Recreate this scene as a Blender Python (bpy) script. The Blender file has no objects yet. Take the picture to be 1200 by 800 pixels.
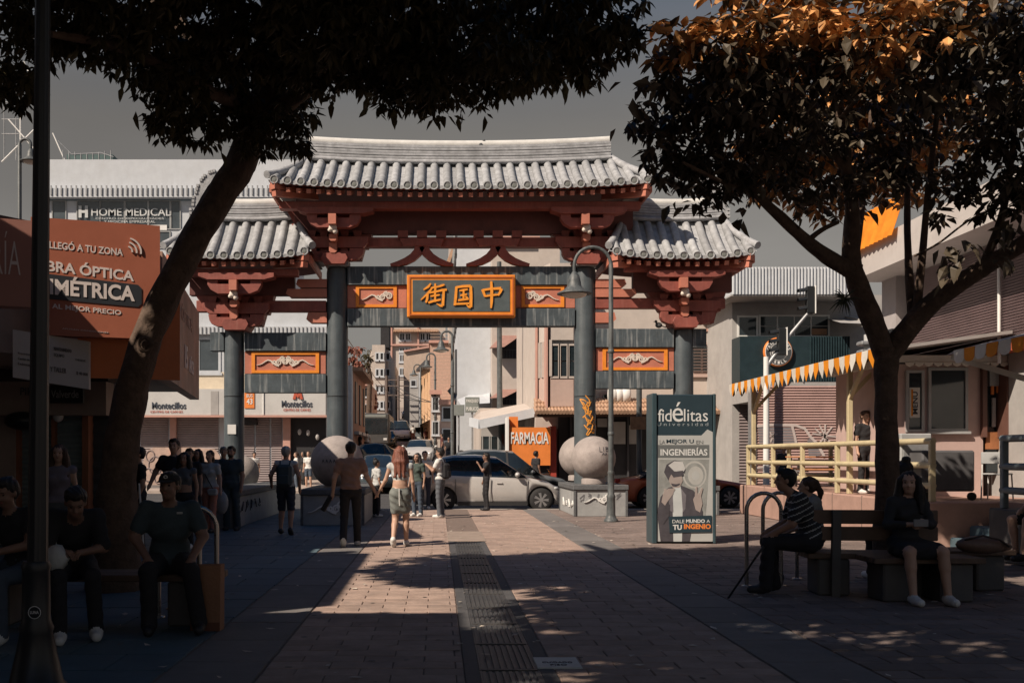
import bpy, bmesh, math, random
import numpy as np
from mathutils import Vector, Matrix
R = math.radians
random.seed(7); rng = np.random.default_rng(7)
S = bpy.context.scene
COL = S.collection
# ---------------------------------------------------------------- camera
F, VX, HY, EYE = 1200.0, 514.0, 535.0, 1.5
cd = bpy.data.cameras.new('camera'); cam = bpy.data.objects.new('camera', cd); COL.objects.link(cam)
cam.location = (0, 0, EYE); cam.rotation_euler = (R(90), 0, 0)
cd.sensor_width = 36; cd.lens = 36; cd.shift_x = (600-VX)/1200; cd.shift_y = (HY-400)/1200
cd.clip_start = .1; cd.clip_end = 3000
S.camera = cam
# ---------------------------------------------------------------- light
sun_dir = Vector((.86, .68, -1.0)).normalized()
EL = math.asin(-sun_dir.z); AZ = math.atan2(-sun_dir.x, -sun_dir.y)
w = bpy.data.worlds.new('World'); S.world = w; w.use_nodes = True
nt = w.node_tree; bg = nt.nodes['Background']
sk = nt.nodes.new('ShaderNodeTexSky'); sk.sky_type = 'NISHITA'; sk.sun_disc = False
sk.sun_elevation = EL; sk.sun_rotation = AZ; sk.altitude = 1100; sk.air_density = 1.0; sk.dust_density = 3.0; sk.ozone_density = 1.0
hs = nt.nodes.new('ShaderNodeHueSaturation'); hs.inputs['Saturation'].default_value = .40; hs.inputs['Value'].default_value = 1.0
# whitish haze low in the sky, bluer overhead, the same all round
sx = nt.nodes.new('ShaderNodeSeparateXYZ'); tcs = nt.nodes.new('ShaderNodeTexCoord'); nt.links.new(tcs.outputs['Generated'], sx.inputs[0])
mrs = nt.nodes.new('ShaderNodeMapRange'); mrs.inputs[1].default_value = .30; mrs.inputs[2].default_value = .62; mrs.inputs[3].default_value = .10; mrs.inputs[4].default_value = 1.75
nt.links.new(sx.outputs[2], mrs.inputs[0]); nt.links.new(mrs.outputs[0], hs.inputs['Saturation'])
mrv = nt.nodes.new('ShaderNodeMapRange'); mrv.inputs[1].default_value = .30; mrv.inputs[2].default_value = .62; mrv.inputs[3].default_value = .76; mrv.inputs[4].default_value = 1.25
nt.links.new(sx.outputs[2], mrv.inputs[0]); nt.links.new(mrv.outputs[0], hs.inputs['Value'])
nt.links.new(sk.outputs[0], hs.inputs['Color'])
# thin grey overcast veil: soft cloud structure over the whole sky
tc = nt.nodes.new('ShaderNodeTexCoord'); nz = nt.nodes.new('ShaderNodeTexNoise'); nz.inputs['Scale'].default_value = 2.2; nz.inputs['Detail'].default_value = 5
mp = nt.nodes.new('ShaderNodeMapping'); mp.inputs['Scale'].default_value = (1, 1, 3)
nt.links.new(tc.outputs['Generated'], mp.inputs['Vector']); nt.links.new(mp.outputs[0], nz.inputs['Vector'])
cr = nt.nodes.new('ShaderNodeValToRGB'); cr.color_ramp.elements[0].position = .4; cr.color_ramp.elements[0].color = (.92, .85, .77, 1)
cr.color_ramp.elements[1].position = .68; cr.color_ramp.elements[1].color = (1.12, 1.04, .93, 1)
nt.links.new(nz.outputs['Fac'], cr.inputs[0])
mx = nt.nodes.new('ShaderNodeMix'); mx.data_type = 'RGBA'; mx.blend_type = 'MULTIPLY'; mx.inputs[0].default_value = 1
nt.links.new(hs.outputs[0], mx.inputs[6]); nt.links.new(cr.outputs[0], mx.inputs[7]); nt.links.new(mx.outputs[2], bg.inputs[0])
bg.inputs[1].default_value = .052
ld = bpy.data.lights.new('sun', 'SUN'); ld.energy = 5.0; ld.angle = R(.5); ld.color = (1, .85, .70)
sun = bpy.data.objects.new('sun', ld); COL.objects.link(sun)
sun.rotation_euler = (-sun_dir).to_track_quat('Z', 'Y').to_euler(); sun.location = (0, 0, 30)
vs = S.view_settings; vs.view_transform = 'Standard'; vs.look = 'None'; vs.gamma = 1; vs.exposure = .32; vs.use_curve_mapping = False
S.render.engine = 'CYCLES'; S.cycles.max_bounces = 6; S.cycles.diffuse_bounces = 3; S.cycles.transparent_max_bounces = 8
S.cycles.use_denoising = True; S.cycles.caustics_reflective = False; S.cycles.caustics_refractive = False

def W(px, py, d):   # photograph measurement at a real distance -> place
    return Vector(((px-VX)*d/F, d, EYE+(HY-py)*d/F))
def X_(px, d): return (px-VX)*d/F
def Z_(py, d): return EYE+(HY-py)*d/F

# ---------------------------------------------------------------- materials
MATS = {}
def mat(name, col, rough=.8, var=.18, scale=5, bump=.15, metal=0, streak=0, streak_col=(.6,.6,.6), spec=.4, rnd=0, dirt=0, island=0,
        bscale=None, emit=None, trans=0, coat=0, dirt_col=None, world=0):
    if name in MATS: return MATS[name]
    m = bpy.data.materials.new(name); m.use_nodes = True; t = m.node_tree; n = t.nodes; l = t.links
    b = n['Principled BSDF']; b.inputs['Roughness'].default_value = rough; b.inputs['Metallic'].default_value = metal
    b.inputs['Specular IOR Level'].default_value = spec
    if coat: b.inputs['Coat Weight'].default_value = coat
    co = n.new('ShaderNodeTexCoord')
    if world:   # pattern fixed to the place, so that alike pieces do not repeat it
        gg = n.new('ShaderNodeNewGeometry')
        class _C: outputs = {'Object': gg.outputs['Position']}
        co = _C
    nz = n.new('ShaderNodeTexNoise'); nz.inputs['Scale'].default_value = scale; nz.inputs['Detail'].default_value = 8; nz.inputs['Roughness'].default_value = .65
    l.new(co.outputs['Object'], nz.inputs['Vector'])
    mr = n.new('ShaderNodeMapRange'); mr.inputs[1].default_value = .3; mr.inputs[2].default_value = .7
    mr.inputs[3].default_value = 1-var; mr.inputs[4].default_value = 1+var
    l.new(nz.outputs['Fac'], mr.inputs[0])
    cur = None
    def mul(a, bsock):
        x = n.new('ShaderNodeMix'); x.data_type = 'RGBA'; x.blend_type = 'MULTIPLY'; x.inputs[0].default_value = 1
        if isinstance(a, tuple): x.inputs[6].default_value = (*a, 1)
        else: l.new(a, x.inputs[6])
        l.new(bsock, x.inputs[7]); return x.outputs[2]
    cur = mul(tuple(col), mr.outputs[0])
    if rnd or island:
        if island: g = n.new('ShaderNodeNewGeometry'); src = g.outputs['Random Per Island']; amt = island
        else: g = n.new('ShaderNodeObjectInfo'); src = g.outputs['Random']; amt = rnd
        r2 = n.new('ShaderNodeMapRange'); r2.inputs[3].default_value = 1-amt; r2.inputs[4].default_value = 1+amt
        l.new(src, r2.inputs[0]); cur = mul(cur, r2.outputs[0])
    if streak:
        m2 = n.new('ShaderNodeMapping'); m2.inputs['Scale'].default_value = (9, 9, .7); l.new(co.outputs['Object'], m2.inputs[0])
        s2 = n.new('ShaderNodeTexNoise'); s2.inputs['Scale'].default_value = 1.6; s2.inputs['Detail'].default_value = 9; l.new(m2.outputs[0], s2.inputs['Vector'])
        c2 = n.new('ShaderNodeValToRGB'); c2.color_ramp.elements[0].position = .52; c2.color_ramp.elements[1].position = .75
        l.new(s2.outputs['Fac'], c2.inputs[0])
        k = n.new('ShaderNodeMath'); k.operation = 'MULTIPLY'; k.inputs[1].default_value = streak; l.new(c2.outputs[0], k.inputs[0])
        x = n.new('ShaderNodeMix'); x.data_type = 'RGBA'; l.new(k.outputs[0], x.inputs[0]); l.new(cur, x.inputs[6]); x.inputs[7].default_value = (*streak_col, 1)
        cur = x.outputs[2]
    if dirt:
        d2 = n.new('ShaderNodeTexNoise'); d2.inputs['Scale'].default_value = .9; d2.inputs['Detail'].default_value = 10; d2.inputs['Roughness'].default_value = .75
        l.new(co.outputs['Object'], d2.inputs['Vector'])
        c3 = n.new('ShaderNodeValToRGB'); c3.color_ramp.elements[0].position = .48; c3.color_ramp.elements[1].position = .7
        l.new(d2.outputs['Fac'], c3.inputs[0])
        k = n.new('ShaderNodeMath'); k.operation = 'MULTIPLY'; k.inputs[1].default_value = dirt; l.new(c3.outputs[0], k.inputs[0])
        x = n.new('ShaderNodeMix'); x.data_type = 'RGBA'; l.new(k.outputs[0], x.inputs[0]); l.new(cur, x.inputs[6])
        dc = dirt_col or tuple(c*.45 for c in col)
        x.inputs[7].default_value = (*dc, 1); cur = x.outputs[2]
    l.new(cur, b.inputs['Base Color'])
    if bump:
        bn = n.new('ShaderNodeTexNoise'); bn.inputs['Scale'].default_value = bscale or scale*6; bn.inputs['Detail'].default_value = 6
        l.new(co.outputs['Object'], bn.inputs['Vector'])
        bp = n.new('ShaderNodeBump'); bp.inputs['Strength'].default_value = bump; bp.inputs['Distance'].default_value = .02
        l.new(bn.outputs['Fac'], bp.inputs['Height']); l.new(bp.outputs[0], b.inputs['Normal'])
        rr = n.new('ShaderNodeMapRange'); rr.inputs[3].default_value = max(.02, rough-.12); rr.inputs[4].default_value = min(1, rough+.12)
        l.new(nz.outputs['Fac'], rr.inputs[0]); l.new(rr.outputs[0], b.inputs['Roughness'])
    if trans:
        tr = n.new('ShaderNodeBsdfTranslucent'); ms = n.new('ShaderNodeMixShader'); ms.inputs[0].default_value = trans
        l.new(cur, tr.inputs[0]); l.new(b.outputs[0], ms.inputs[1]); l.new(tr.outputs[0], ms.inputs[2])
        l.new(ms.outputs[0], n['Material Output'].inputs[0])
    if emit:
        b.inputs['Emission Color'].default_value = (*emit[:3], 1); b.inputs['Emission Strength'].default_value = emit[3]
    MATS[name] = m
    return m
def glass(name, col=(.02,.03,.035), rough=.06):
    return mat(name, col, rough=rough, var=.3, scale=1.2, bump=0, spec=.8)

# ---------------------------------------------------------------- mesh builder
class MB:
    def __init__(s): s.v = []; s.f = []; s.m = []; s.sm = []
    def add(s, vs, fs, m=0, smooth=False):
        o = len(s.v); s.v += [tuple(v) for v in vs]; s.f += [tuple(i+o for i in f) for f in fs]
        s.m += [m]*len(fs); s.sm += [smooth]*len(fs); return s
    def bx(s, x0, x1, y0, y1, z0, z1, m=0):
        v = [(x, y, z) for x in (x0, x1) for y in (y0, y1) for z in (z0, z1)]
        return s.add(v, [(0,1,3,2),(4,6,7,5),(0,4,5,1),(2,3,7,6),(0,2,6,4),(1,5,7,3)], m)
    def bevbox(s, x0, x1, y0, y1, z0, z1, b=.01, m=0):
        bm = bmesh.new(); bmesh.ops.create_cube(bm, size=1)
        for v in bm.verts: v.co = Vector((x0+(v.co.x+.5)*(x1-x0), y0+(v.co.y+.5)*(y1-y0), z0+(v.co.z+.5)*(z1-z0)))
        bmesh.ops.bevel(bm, geom=bm.edges[:], offset=b, segments=1, affect='EDGES')
        s.addbm(bm, m); return s
    def addbm(s, bm, m=0, smooth=False):
        bm.verts.ensure_lookup_table(); bm.verts.index_update()
        s.add([v.co[:] for v in bm.verts], [[v.index for v in f.verts] for f in bm.faces], m, smooth); bm.free(); return s
    def beam(s, a, b, wd, ht, m=0, up=(0,0,1)):   # square bar from a to b
        a, b = Vector(a), Vector(b); t = (b-a).normalized(); u = Vector(up)
        if abs(t.dot(u)) > .98: u = Vector((0,1,0))
        sd = t.cross(u).normalized(); u = sd.cross(t).normalized()
        v = [p+sd*i*wd/2+u*j*ht/2 for p in (a, b) for i, j in ((-1,-1),(1,-1),(1,1),(-1,1))]
        return s.add(v, [(3,2,1,0),(4,5,6,7),(0,1,5,4),(1,2,6,5),(2,3,7,6),(3,0,4,7)], m)
    def prism(s, pts, y0, y1, m=0):   # polygon in XZ extruded along Y
        n = len(pts); v = [(p[0], y0, p[1]) for p in pts]+[(p[0], y1, p[1]) for p in pts]
        return s.add(v, [tuple(range(n)), tuple(range(2*n-1, n-1, -1))]+[(i, i+n, (i+1)%n+n, (i+1)%n) for i in range(n)], m)
    def gprism(s, pts, o, u, v, nrm, th, m=0):   # polygon in plane (o,u,v), thickness th along nrm
        o, u, v, nrm = Vector(o), Vector(u), Vector(v), Vector(nrm); n = len(pts)
        A = [o+u*p[0]+v*p[1] for p in pts]; B = [q+nrm*th for q in A]
        return s.add(A+B, [tuple(range(n-1, -1, -1)), tuple(range(n, 2*n))]+[(i, (i+1)%n, (i+1)%n+n, i+n) for i in range(n)], m)
    def tube(s, path, rad, n=10, m=0, cap=True, sq=1):
        path = [Vector(p) for p in path]; N = len(path)
        if not hasattr(rad, '__len__'): rad = [rad]*N
        vs = []; prev = None
        for i, p in enumerate(path):
            t = (path[min(i+1, N-1)]-path[max(i-1, 0)]).normalized()
            if prev is None:
                r = Vector((0,0,1)) if abs(t.z) < .9 else Vector((1,0,0))
                u = t.cross(r).normalized()
            else: u = (prev-t*prev.dot(t)).normalized()
            prev = u; q = t.cross(u)
            for k in range(n):
                a = 2*math.pi*k/n; vs.append(p+(u*math.cos(a)+q*math.sin(a)*sq)*rad[i])
        fs = [(i*n+k, i*n+(k+1)%n, (i+1)*n+(k+1)%n, (i+1)*n+k) for i in range(N-1) for k in range(n)]
        s.add(vs, fs, m, True)
        if cap: s.add(vs[:n], [tuple(range(n-1,-1,-1))], m); s.add(vs[-n:], [tuple(range(n))], m)
        return s
    def lathe(s, prof, c=(0,0,0), n=24, m=0, smooth=True, axis='z'):   # prof: (radius, height)
        vs = []
        for r, z in prof:
            for k in range(n):
                a = 2*math.pi*k/n
                if axis == 'z': vs.append((c[0]+r*math.cos(a), c[1]+r*math.sin(a), c[2]+z))
                elif axis == 'y': vs.append((c[0]+r*math.cos(a), c[1]-z, c[2]+r*math.sin(a)))
                else: vs.append((c[0]+z, c[1]+r*math.cos(a), c[2]+r*math.sin(a)))
        N = len(prof); fs = [(i*n+k, i*n+(k+1)%n, (i+1)*n+(k+1)%n, (i+1)*n+k) for i in range(N-1) for k in range(n)]
        s.add(vs, fs, m, smooth); s.add(vs[:n], [tuple(range(n-1,-1,-1))], m); s.add(vs[-n:], [tuple(range(n))], m); return s
    def sphere(s, c, r, n=16, m=0, sc=(1,1,1)):
        k = n//2; prof = [(math.sin(math.pi*i/k), -math.cos(math.pi*i/k)) for i in range(k+1)]
        prof[0] = (.02, -1); prof[-1] = (.02, 1); o = len(s.v)
        s.lathe(prof, (0,0,0), n, m)
        for i in range(o, len(s.v)): v = s.v[i]; s.v[i] = (c[0]+v[0]*r*sc[0], c[1]+v[1]*r*sc[1], c[2]+v[2]*r*sc[2])
        return s
    def ribbon(s, path, wid, y0, y1, m=0):   # brush stroke: path of (x,z) with widths, standing plate between y0 and y1
        N = len(path)
        if not hasattr(wid, '__len__'): wid = [wid]*N
        L = []; Rr = []
        for i in range(N):
            a = path[max(i-1,0)]; b = path[min(i+1,N-1)]; dx, dz = b[0]-a[0], b[1]-a[1]; q = math.hypot(dx, dz) or 1
            nx, nz_ = -dz/q*wid[i]/2, dx/q*wid[i]/2
            L.append((path[i][0]+nx, path[i][1]+nz_)); Rr.append((path[i][0]-nx, path[i][1]-nz_))
        for i in range(N-1):
            s.prism([L[i], L[i+1], Rr[i+1], Rr[i]], y0+i*.0002, y1, m)
        return s
    def xf(s, M):
        s.v = [tuple(M @ Vector(v)) for v in s.v]; return s
    def build(s, name, mats, parent=None, world=True, bevel=0, kind=None, label=None, autosmooth=False):
        me = bpy.data.meshes.new(name)
        off = Vector((0,0,0)); q = parent
        if world:
            while q is not None: off += q.location; q = q.parent
        vv = [(v[0]-off.x, v[1]-off.y, v[2]-off.z) for v in s.v]
        me.from_pydata(vv, [], s.f)
        if not isinstance(mats, (list, tuple)): mats = [mats]
        for m in mats: me.materials.append(m)
        me.polygons.foreach_set('material_index', s.m); me.polygons.foreach_set('use_smooth', s.sm); me.update()
        o = bpy.data.objects.new(name, me); COL.objects.link(o)
        if parent is not None: o.parent = parent
        if bevel:
            md = o.modifiers.new('bevel', 'BEVEL'); md.width = bevel; md.segments = 1; md.limit_method = 'ANGLE'
        if kind: o['kind'] = kind
        if label: o['label'] = label
        return o
def mirror_fix(o): return o
def tag(o, label=None, cat=None, group=None, kind=None):
    if label: o['label'] = label
    if cat: o['category'] = cat
    if group: o['group'] = group
    if kind: o['kind'] = kind
    return o
def thing(name, label, cat, loc=(0,0,0), group=None, rz=0):
    o = bpy.data.objects.new(name, None); COL.objects.link(o); o.location = loc; o.rotation_euler = (0,0,rz); o.empty_display_size = .2
    return tag(o, label, cat, group)
def struct(o): o['kind'] = 'structure'; return o
def copy_tree(o, parent=None):
    c = o.copy(); COL.objects.link(c); c.parent = parent
    for ch in list(o.children): copy_tree(ch, c)
    return c
def dup(o, loc, rz=0, label=None, scale=None):
    c = copy_tree(o); c.location = loc; c.rotation_euler = (0,0,rz)
    if label: c['label'] = label
    if scale: c.scale = scale
    return c
def fast_mesh(name, co, quads, mats, midx=None, smooth=False, parent=None, kind=None, tri=False):
    me = bpy.data.meshes.new(name); k = 3 if tri else 4; n = len(quads)
    me.vertices.add(len(co)); me.vertices.foreach_set('co', np.asarray(co, dtype=np.float32).ravel())
    me.loops.add(n*k); me.loops.foreach_set('vertex_index', np.asarray(quads, dtype=np.int32).ravel())
    me.polygons.add(n); me.polygons.foreach_set('loop_start', np.arange(0, n*k, k, dtype=np.int32))
    if not isinstance(mats, (list, tuple)): mats = [mats]
    for m in mats: me.materials.append(m)
    if midx is not None: me.polygons.foreach_set('material_index', np.asarray(midx, dtype=np.int32))
    me.polygons.foreach_set('use_smooth', np.full(n, smooth)); me.update(calc_edges=True); me.validate()
    o = bpy.data.objects.new(name, me); COL.objects.link(o)
    if parent is not None: o.parent = parent
    if kind: o['kind'] = kind
    return o
# lettering: real raised letters
def text_mesh(s, bold=0, spacing=1.0, extrude=.01):
    cu = bpy.data.curves.new('lettering', 'FONT'); cu.body = s; cu.size = 1; cu.offset = bold; cu.space_character = spacing
    cu.extrude = extrude; cu.resolution_u = 3; cu.align_x = 'LEFT'
    ob = bpy.data.objects.new('lettering', cu); COL.objects.link(ob)
    dg = bpy.context.evaluated_depsgraph_get(); dg.update(); me = bpy.data.meshes.new_from_object(ob.evaluated_get(dg))
    vs = [v.co[:] for v in me.vertices]; fs = [tuple(p.vertices) for p in me.polygons]
    bpy.data.objects.remove(ob); bpy.data.curves.remove(cu); bpy.data.meshes.remove(me)
    return vs, fs
def text(s, o, u, v, nrm, w_, h_, m, parent, name='lettering', bold=0, th=.006, spacing=1.0):
    """letters filling a w_ x h_ box whose lower left corner is o; u right, v up, nrm towards the reader"""
    vs, fs = text_mesh(s, bold, spacing); a = np.array(vs); lo = a.min(0); hi = a.max(0)
    o, u, v, nrm = Vector(o), Vector(u).normalized(), Vector(v).normalized(), Vector(nrm).normalized()
    sx = w_/(hi[0]-lo[0]); sy = h_/(hi[1]-lo[1]); b = MB()
    b.add([o+u*((p[0]-lo[0])*sx)+v*((p[1]-lo[1])*sy)+nrm*(th if p[2] > 0 else -.002) for p in vs], fs)
    return b.build(name, m, parent)
def textpx(s, x0, y0, x1, y1, d, m, parent, **k):   # on a wall that faces the camera at distance d
    a = W(x0, y1, d); return text(s, a, (1,0,0), (0,0,1), (0,-1,0), (x1-x0)*d/F, (y1-y0)*d/F, m, parent, **k)
def bpx(b, x0, x1, y0, y1, d0, d1, m=0):   # box with its FRONT face filling these measurements at distance d0
    p = W(x0, y0, d0); q = W(x1, y1, d0); return b.bx(p.x, q.x, d0, d1, q.z, p.z, m)
# ================================================================ materials used throughout
M_tile = mat('roof_tile_clay', (.31,.32,.33), .85, .3, 5, .4, dirt=.75, dirt_col=(.19,.195,.20), rnd=.14)
M_ridge = mat('ridge_clay', (.33,.34,.355), .85, .3, 6, .4, dirt=.6)
M_red = mat('gate_red_paint', (.25,.072,.055), .6, .25, 3, .15, streak=.22, streak_col=(.40,.2,.16), dirt=.35, dirt_col=(.16,.05,.045), rnd=.06)
M_redlt = mat('gate_salmon_paint', (.46,.17,.115), .6, .14, 3, .1, dirt=.25)
M_orange = mat('gate_orange_paint', (.75,.25,.03), .5, .12, 4, .06)
M_gold = mat('sign_gold_paint', (.80,.30,.035), .45, .12, 6, .06)
M_navy = mat('gate_navy_paint', (.06,.078,.09), .65, .3, 3, .15, streak=.75, streak_col=(.34,.36,.36), dirt=.4, dirt_col=(.04,.05,.06))
M_col = mat('column_navy_paint', (.062,.078,.088), .45, .2, 3, .08, streak=.12, streak_col=(.3,.3,.3), dirt=.2)
M_signbg = mat('sign_slate_paint', (.075,.095,.10), .55, .15, 4, .05)
M_cream = mat('ornament_cream', (.62,.55,.48), .7, .1, 4, .08)
M_stone = mat('ball_concrete', (.32,.285,.27), .9, .2, 5, .5, bscale=45, streak=.2, streak_col=(.2,.18,.17), dirt=.35, dirt_col=(.18,.155,.14))
M_plinth = mat('plinth_grey', (.30,.31,.31), .8, .16, 3, .2, dirt=.4, dirt_col=(.2,.2,.21))
M_plinthd = mat('plinth_dark_trim', (.10,.105,.11), .8, .3, 14, .3, dirt=.3)
M_scrawl = mat('scrawl_paint', (.05,.05,.055), .7, .1, 3, 0)
M_white = mat('white_paint', (.70,.70,.68), .6, .06, 3, .05, dirt=.15, dirt_col=(.5,.49,.46))
M_black = mat('black_metal', (.018,.020,.022), .38, .2, 4, .05)
M_greymetal = mat('grey_metal', (.30,.31,.32), .45, .2, 6, .06, metal=.4)
M_lamp = mat('lamp_post_grey', (.075,.085,.088), .5, .3, 8, .15, streak=.25, streak_col=(.4,.4,.38))
M_tint = glass('tinted_glass')
M_asph = mat('asphalt', (.055,.055,.057), .9, .25, 1.2, .4, bscale=60, dirt=.3)

# ================================================================ ground, roads, pavements
def sheet(name, x0, x1, y0, y1, z, m, nx=1, ny=1):
    b = MB(); b.add([(x0,y0,z),(x1,y0,z),(x1,y1,z),(x0,y1,z)], [(0,1,2,3)]); return struct(b.build(name, m))
M_base = mat('ground_concrete', (.13,.12,.115), .92, .2, .6, .2, dirt=.4)
sheet('ground', -900, 900, -400, 1600, -.16, M_base)
M_brick = mat('terracotta_paver', (.345,.255,.212), .82, .22, 5, .25, rnd=.13, world=1, dirt=.6, dirt_col=(.19,.155,.14), spec=.35)
M_brick_i = mat('terracotta_paver_far', (.345,.255,.212), .82, .18, 5, .25, island=.13, world=1, dirt=.6, dirt_col=(.19,.155,.14), spec=.35)
M_brickd = mat('worn_side_paver', (.19,.15,.135), .85, .2, 5, .25, island=.22, dirt=.5, dirt_col=(.08,.07,.065))
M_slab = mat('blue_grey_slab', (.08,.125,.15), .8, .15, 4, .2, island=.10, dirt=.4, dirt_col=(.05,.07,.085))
M_slabb = mat('warm_grey_slab', (.165,.155,.15), .8, .15, 4, .2, island=.10, dirt=.5, dirt_col=(.09,.09,.09))
M_joint = mat('paver_joint', (.17,.13,.11), .95, .2, 8, .2)
M_strip = mat('dark_drain_stone', (.075,.075,.078), .75, .2, 6, .2)
# bedding under all pavers
b = MB(); b.bx(-30, 40, -30, 29.4, -.15, -.012); struct(b.build('pavement_bed', M_joint))
pave = None
def paver_mesh(lx, ly, g=.006, h=.03):
    b = MB(); x0, x1, y0, y1 = -lx/2+g/2, lx/2-g/2, -ly/2+g/2, ly/2-g/2; c = .006
    v = [(x0,y0,-h),(x1,y0,-h),(x1,y1,-h),(x0,y1,-h),(x0,y0,-c),(x1,y0,-c),(x1,y1,-c),(x0,y1,-c),(x0+c,y0+c,0),(x1-c,y0+c,0),(x1-c,y1-c,0),(x0+c,y1-c,0)]
    f = [(8,9,10,11)]
    for a, q in ((0,4),(4,8)):
        for i in range(4): f.append((a+i, a+(i+1)%4, q+(i+1)%4, q+i))
    b.add(v, f); return b
BX0, BX1 = -1.23, 2.38; DR0, DR1 = .18, .82
pl, pd = .45, .225
b = MB(); b.bx(BX0, BX1, 1.2, 29.4, -.012, -.010); pave = struct(b.build('brick_pavement', M_joint))
proto = paver_mesh(pl, pd); pm = None
near = 0; far_v, far_f = [], []
base = proto
rows = int((29.3-1.2)/pd)
def clipspan(x, a0, a1): return max(x-pl/2, a0), min(x+pl/2, a1)
def put_far(V, Fc, x0, x1, y0, y1, z, g=.006):
    o = len(V); c = .004
    V += [(x0+g/2,y0+g/2,z-.012),(x1-g/2,y0+g/2,z-.012),(x1-g/2,y1-g/2,z-.012),(x0+g/2,y1-g/2,z-.012),
          (x0+g/2+c,y0+g/2+c,z),(x1-g/2-c,y0+g/2+c,z),(x1-g/2-c,y1-g/2-c,z),(x0+g/2+c,y1-g/2-c,z)]
    Fc += [(o+4,o+5,o+6,o+7),(o,o+1,o+5,o+4),(o+1,o+2,o+6,o+5),(o+2,o+3,o+7,o+6),(o+3,o,o+4,o+7)]
pcache = {}
for r in range(rows):
    y = 1.2+(r+.5)*pd; off = 0 if r % 2 else pl/2
    for (a0, a1) in ((BX0, DR0), (DR1, BX1)):
        x = a0+off-pl/2
        while x < a1+pl/2:
            s0, s1 = clipspan(x, a0, a1)
            if s1-s0 > .05:
                dz = rng.uniform(-.0025, .0025)
                if y > 6.7 and near < 300:
                    k = round(s1-s0, 3)
                    if k not in pcache:
                        o = paver_mesh(s1-s0, pd).build('paver', M_brick, pave, world=False); pcache[k] = o
                    else:
                        o = pcache[k].copy(); COL.objects.link(o)
                    o.location = ((s0+s1)/2, y, dz); o.rotation_euler = (rng.uniform(-.004,.004), rng.uniform(-.003,.003), rng.uniform(-.006,.006)); near += 1
                else: put_far(far_v, far_f, s0, s1, y-pd/2, y+pd/2, dz)
            x += pl
fast_mesh('paver', far_v, far_f, M_brick_i, parent=pave, kind='stuff')
# blue-grey slab bands beside it, then smaller worn bricks outside
V, Fc = [], []
for r in range(34):
    y0 = -.6+r*.9
    if y0 > 28.6: break
    for (a0, a1, n) in ((-1.90, -1.24, 1), (2.39, 3.04, 1)):
        put_far(V, Fc, a0, a1, y0, y0+.9, rng.uniform(-.002,.002), .014)
fo = fast_mesh('slab_band', V, Fc, M_slabb, kind='structure')
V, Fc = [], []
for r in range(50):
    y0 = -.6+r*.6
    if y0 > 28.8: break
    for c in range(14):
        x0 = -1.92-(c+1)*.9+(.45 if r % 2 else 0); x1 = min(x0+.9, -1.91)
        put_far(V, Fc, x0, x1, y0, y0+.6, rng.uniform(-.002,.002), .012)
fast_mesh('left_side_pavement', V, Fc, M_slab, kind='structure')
V, Fc = [], []
for r in range(int(29.6/.25)):
    y0 = -.3+r*.25
    if y0 > 29: break
    for c in range(24 if y0 > 5 else 16):
        x0 = 3.05+c*.5-(.25 if r % 2 else 0); x1 = x0+.5; x0 = max(x0, 3.05)
        if x0 > 13: continue
        put_far(V, Fc, x0, x1, y0, y0+.25, rng.uniform(-.003,.003), .01)
fast_mesh('right_side_pavement', V, Fc, M_brickd, kind='structure')
# central ribbed drain strip
dr = thing('drain_strip', 'dark ribbed drain strip running along the middle of the brick pavement', 'drain', (.5, 1.2, 0))
b = MB(); b.bx(DR0+.005, .285, 1.2, 18.2, -.02, .001); b.build('stone_edge', M_strip, dr)
b = MB(); b.bx(.715, DR1-.005, 1.2, 18.2, -.02, .001); b.build('stone_edge', M_strip, dr)
M_rib = mat('drain_grate_iron', (.06,.062,.065), .55, .3, 10, .2, metal=.2, dirt=.4, dirt_col=(.14,.13,.12))
gp = MB(); L = .98
gp.bx(-.212, .212, -L/2, L/2, -.02, -.008)
for i in range(9): x = -.185+i*.04625; gp.bx(x-.012, x+.012, -L/2+.03, L/2-.03, -.008, .003)
gp.bx(-.212, -.198, -L/2, L/2, -.008, .002); gp.bx(.198, .212, -L/2, L/2, -.008, .002)
gp.bx(-.197, .197, -L/2, -L/2+.028, -.008, .0025)
g0 = gp.build('grate', M_rib, dr, world=False)
g0.location = (0, .5, 0)
for i in range(1, 17):
    c = g0.copy(); COL.objects.link(c); c.location = (0, .5+i, 0)
# pale inspection plates
M_plate = mat('concrete_plate', (.30,.24,.20), .8, .15, 5, .2, dirt=.3)
o = MB().bevbox(.16, .86, 18.35, 20.6, -.02, .004, .008).build('cover_plate', M_plate)
tag(o, 'pale rectangular cover plate at the far end of the ribbed drain strip', 'cover plate')
o = MB().bevbox(.70, 1.02, 7.25, 7.62, -.01, .012, .004)
o = o.build('ground_sign', mat('ground_sign_white', (.55,.56,.53), .6, .1, 8, .05, dirt=.3))
tag(o, 'small white lettered plate lying on the bricks beside the drain strip', 'ground sign')
text('CUIDADO', (.75,7.40,.0125), (1,0,0), (0,1,0), (0,0,1), .22, .05, M_scrawl, o, th=.002, bold=.01)
text('PISO', (.80,7.31,.0125), (1,0,0), (0,1,0), (0,0,1), .12, .05, M_scrawl, o, th=.002, bold=.01)
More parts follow.
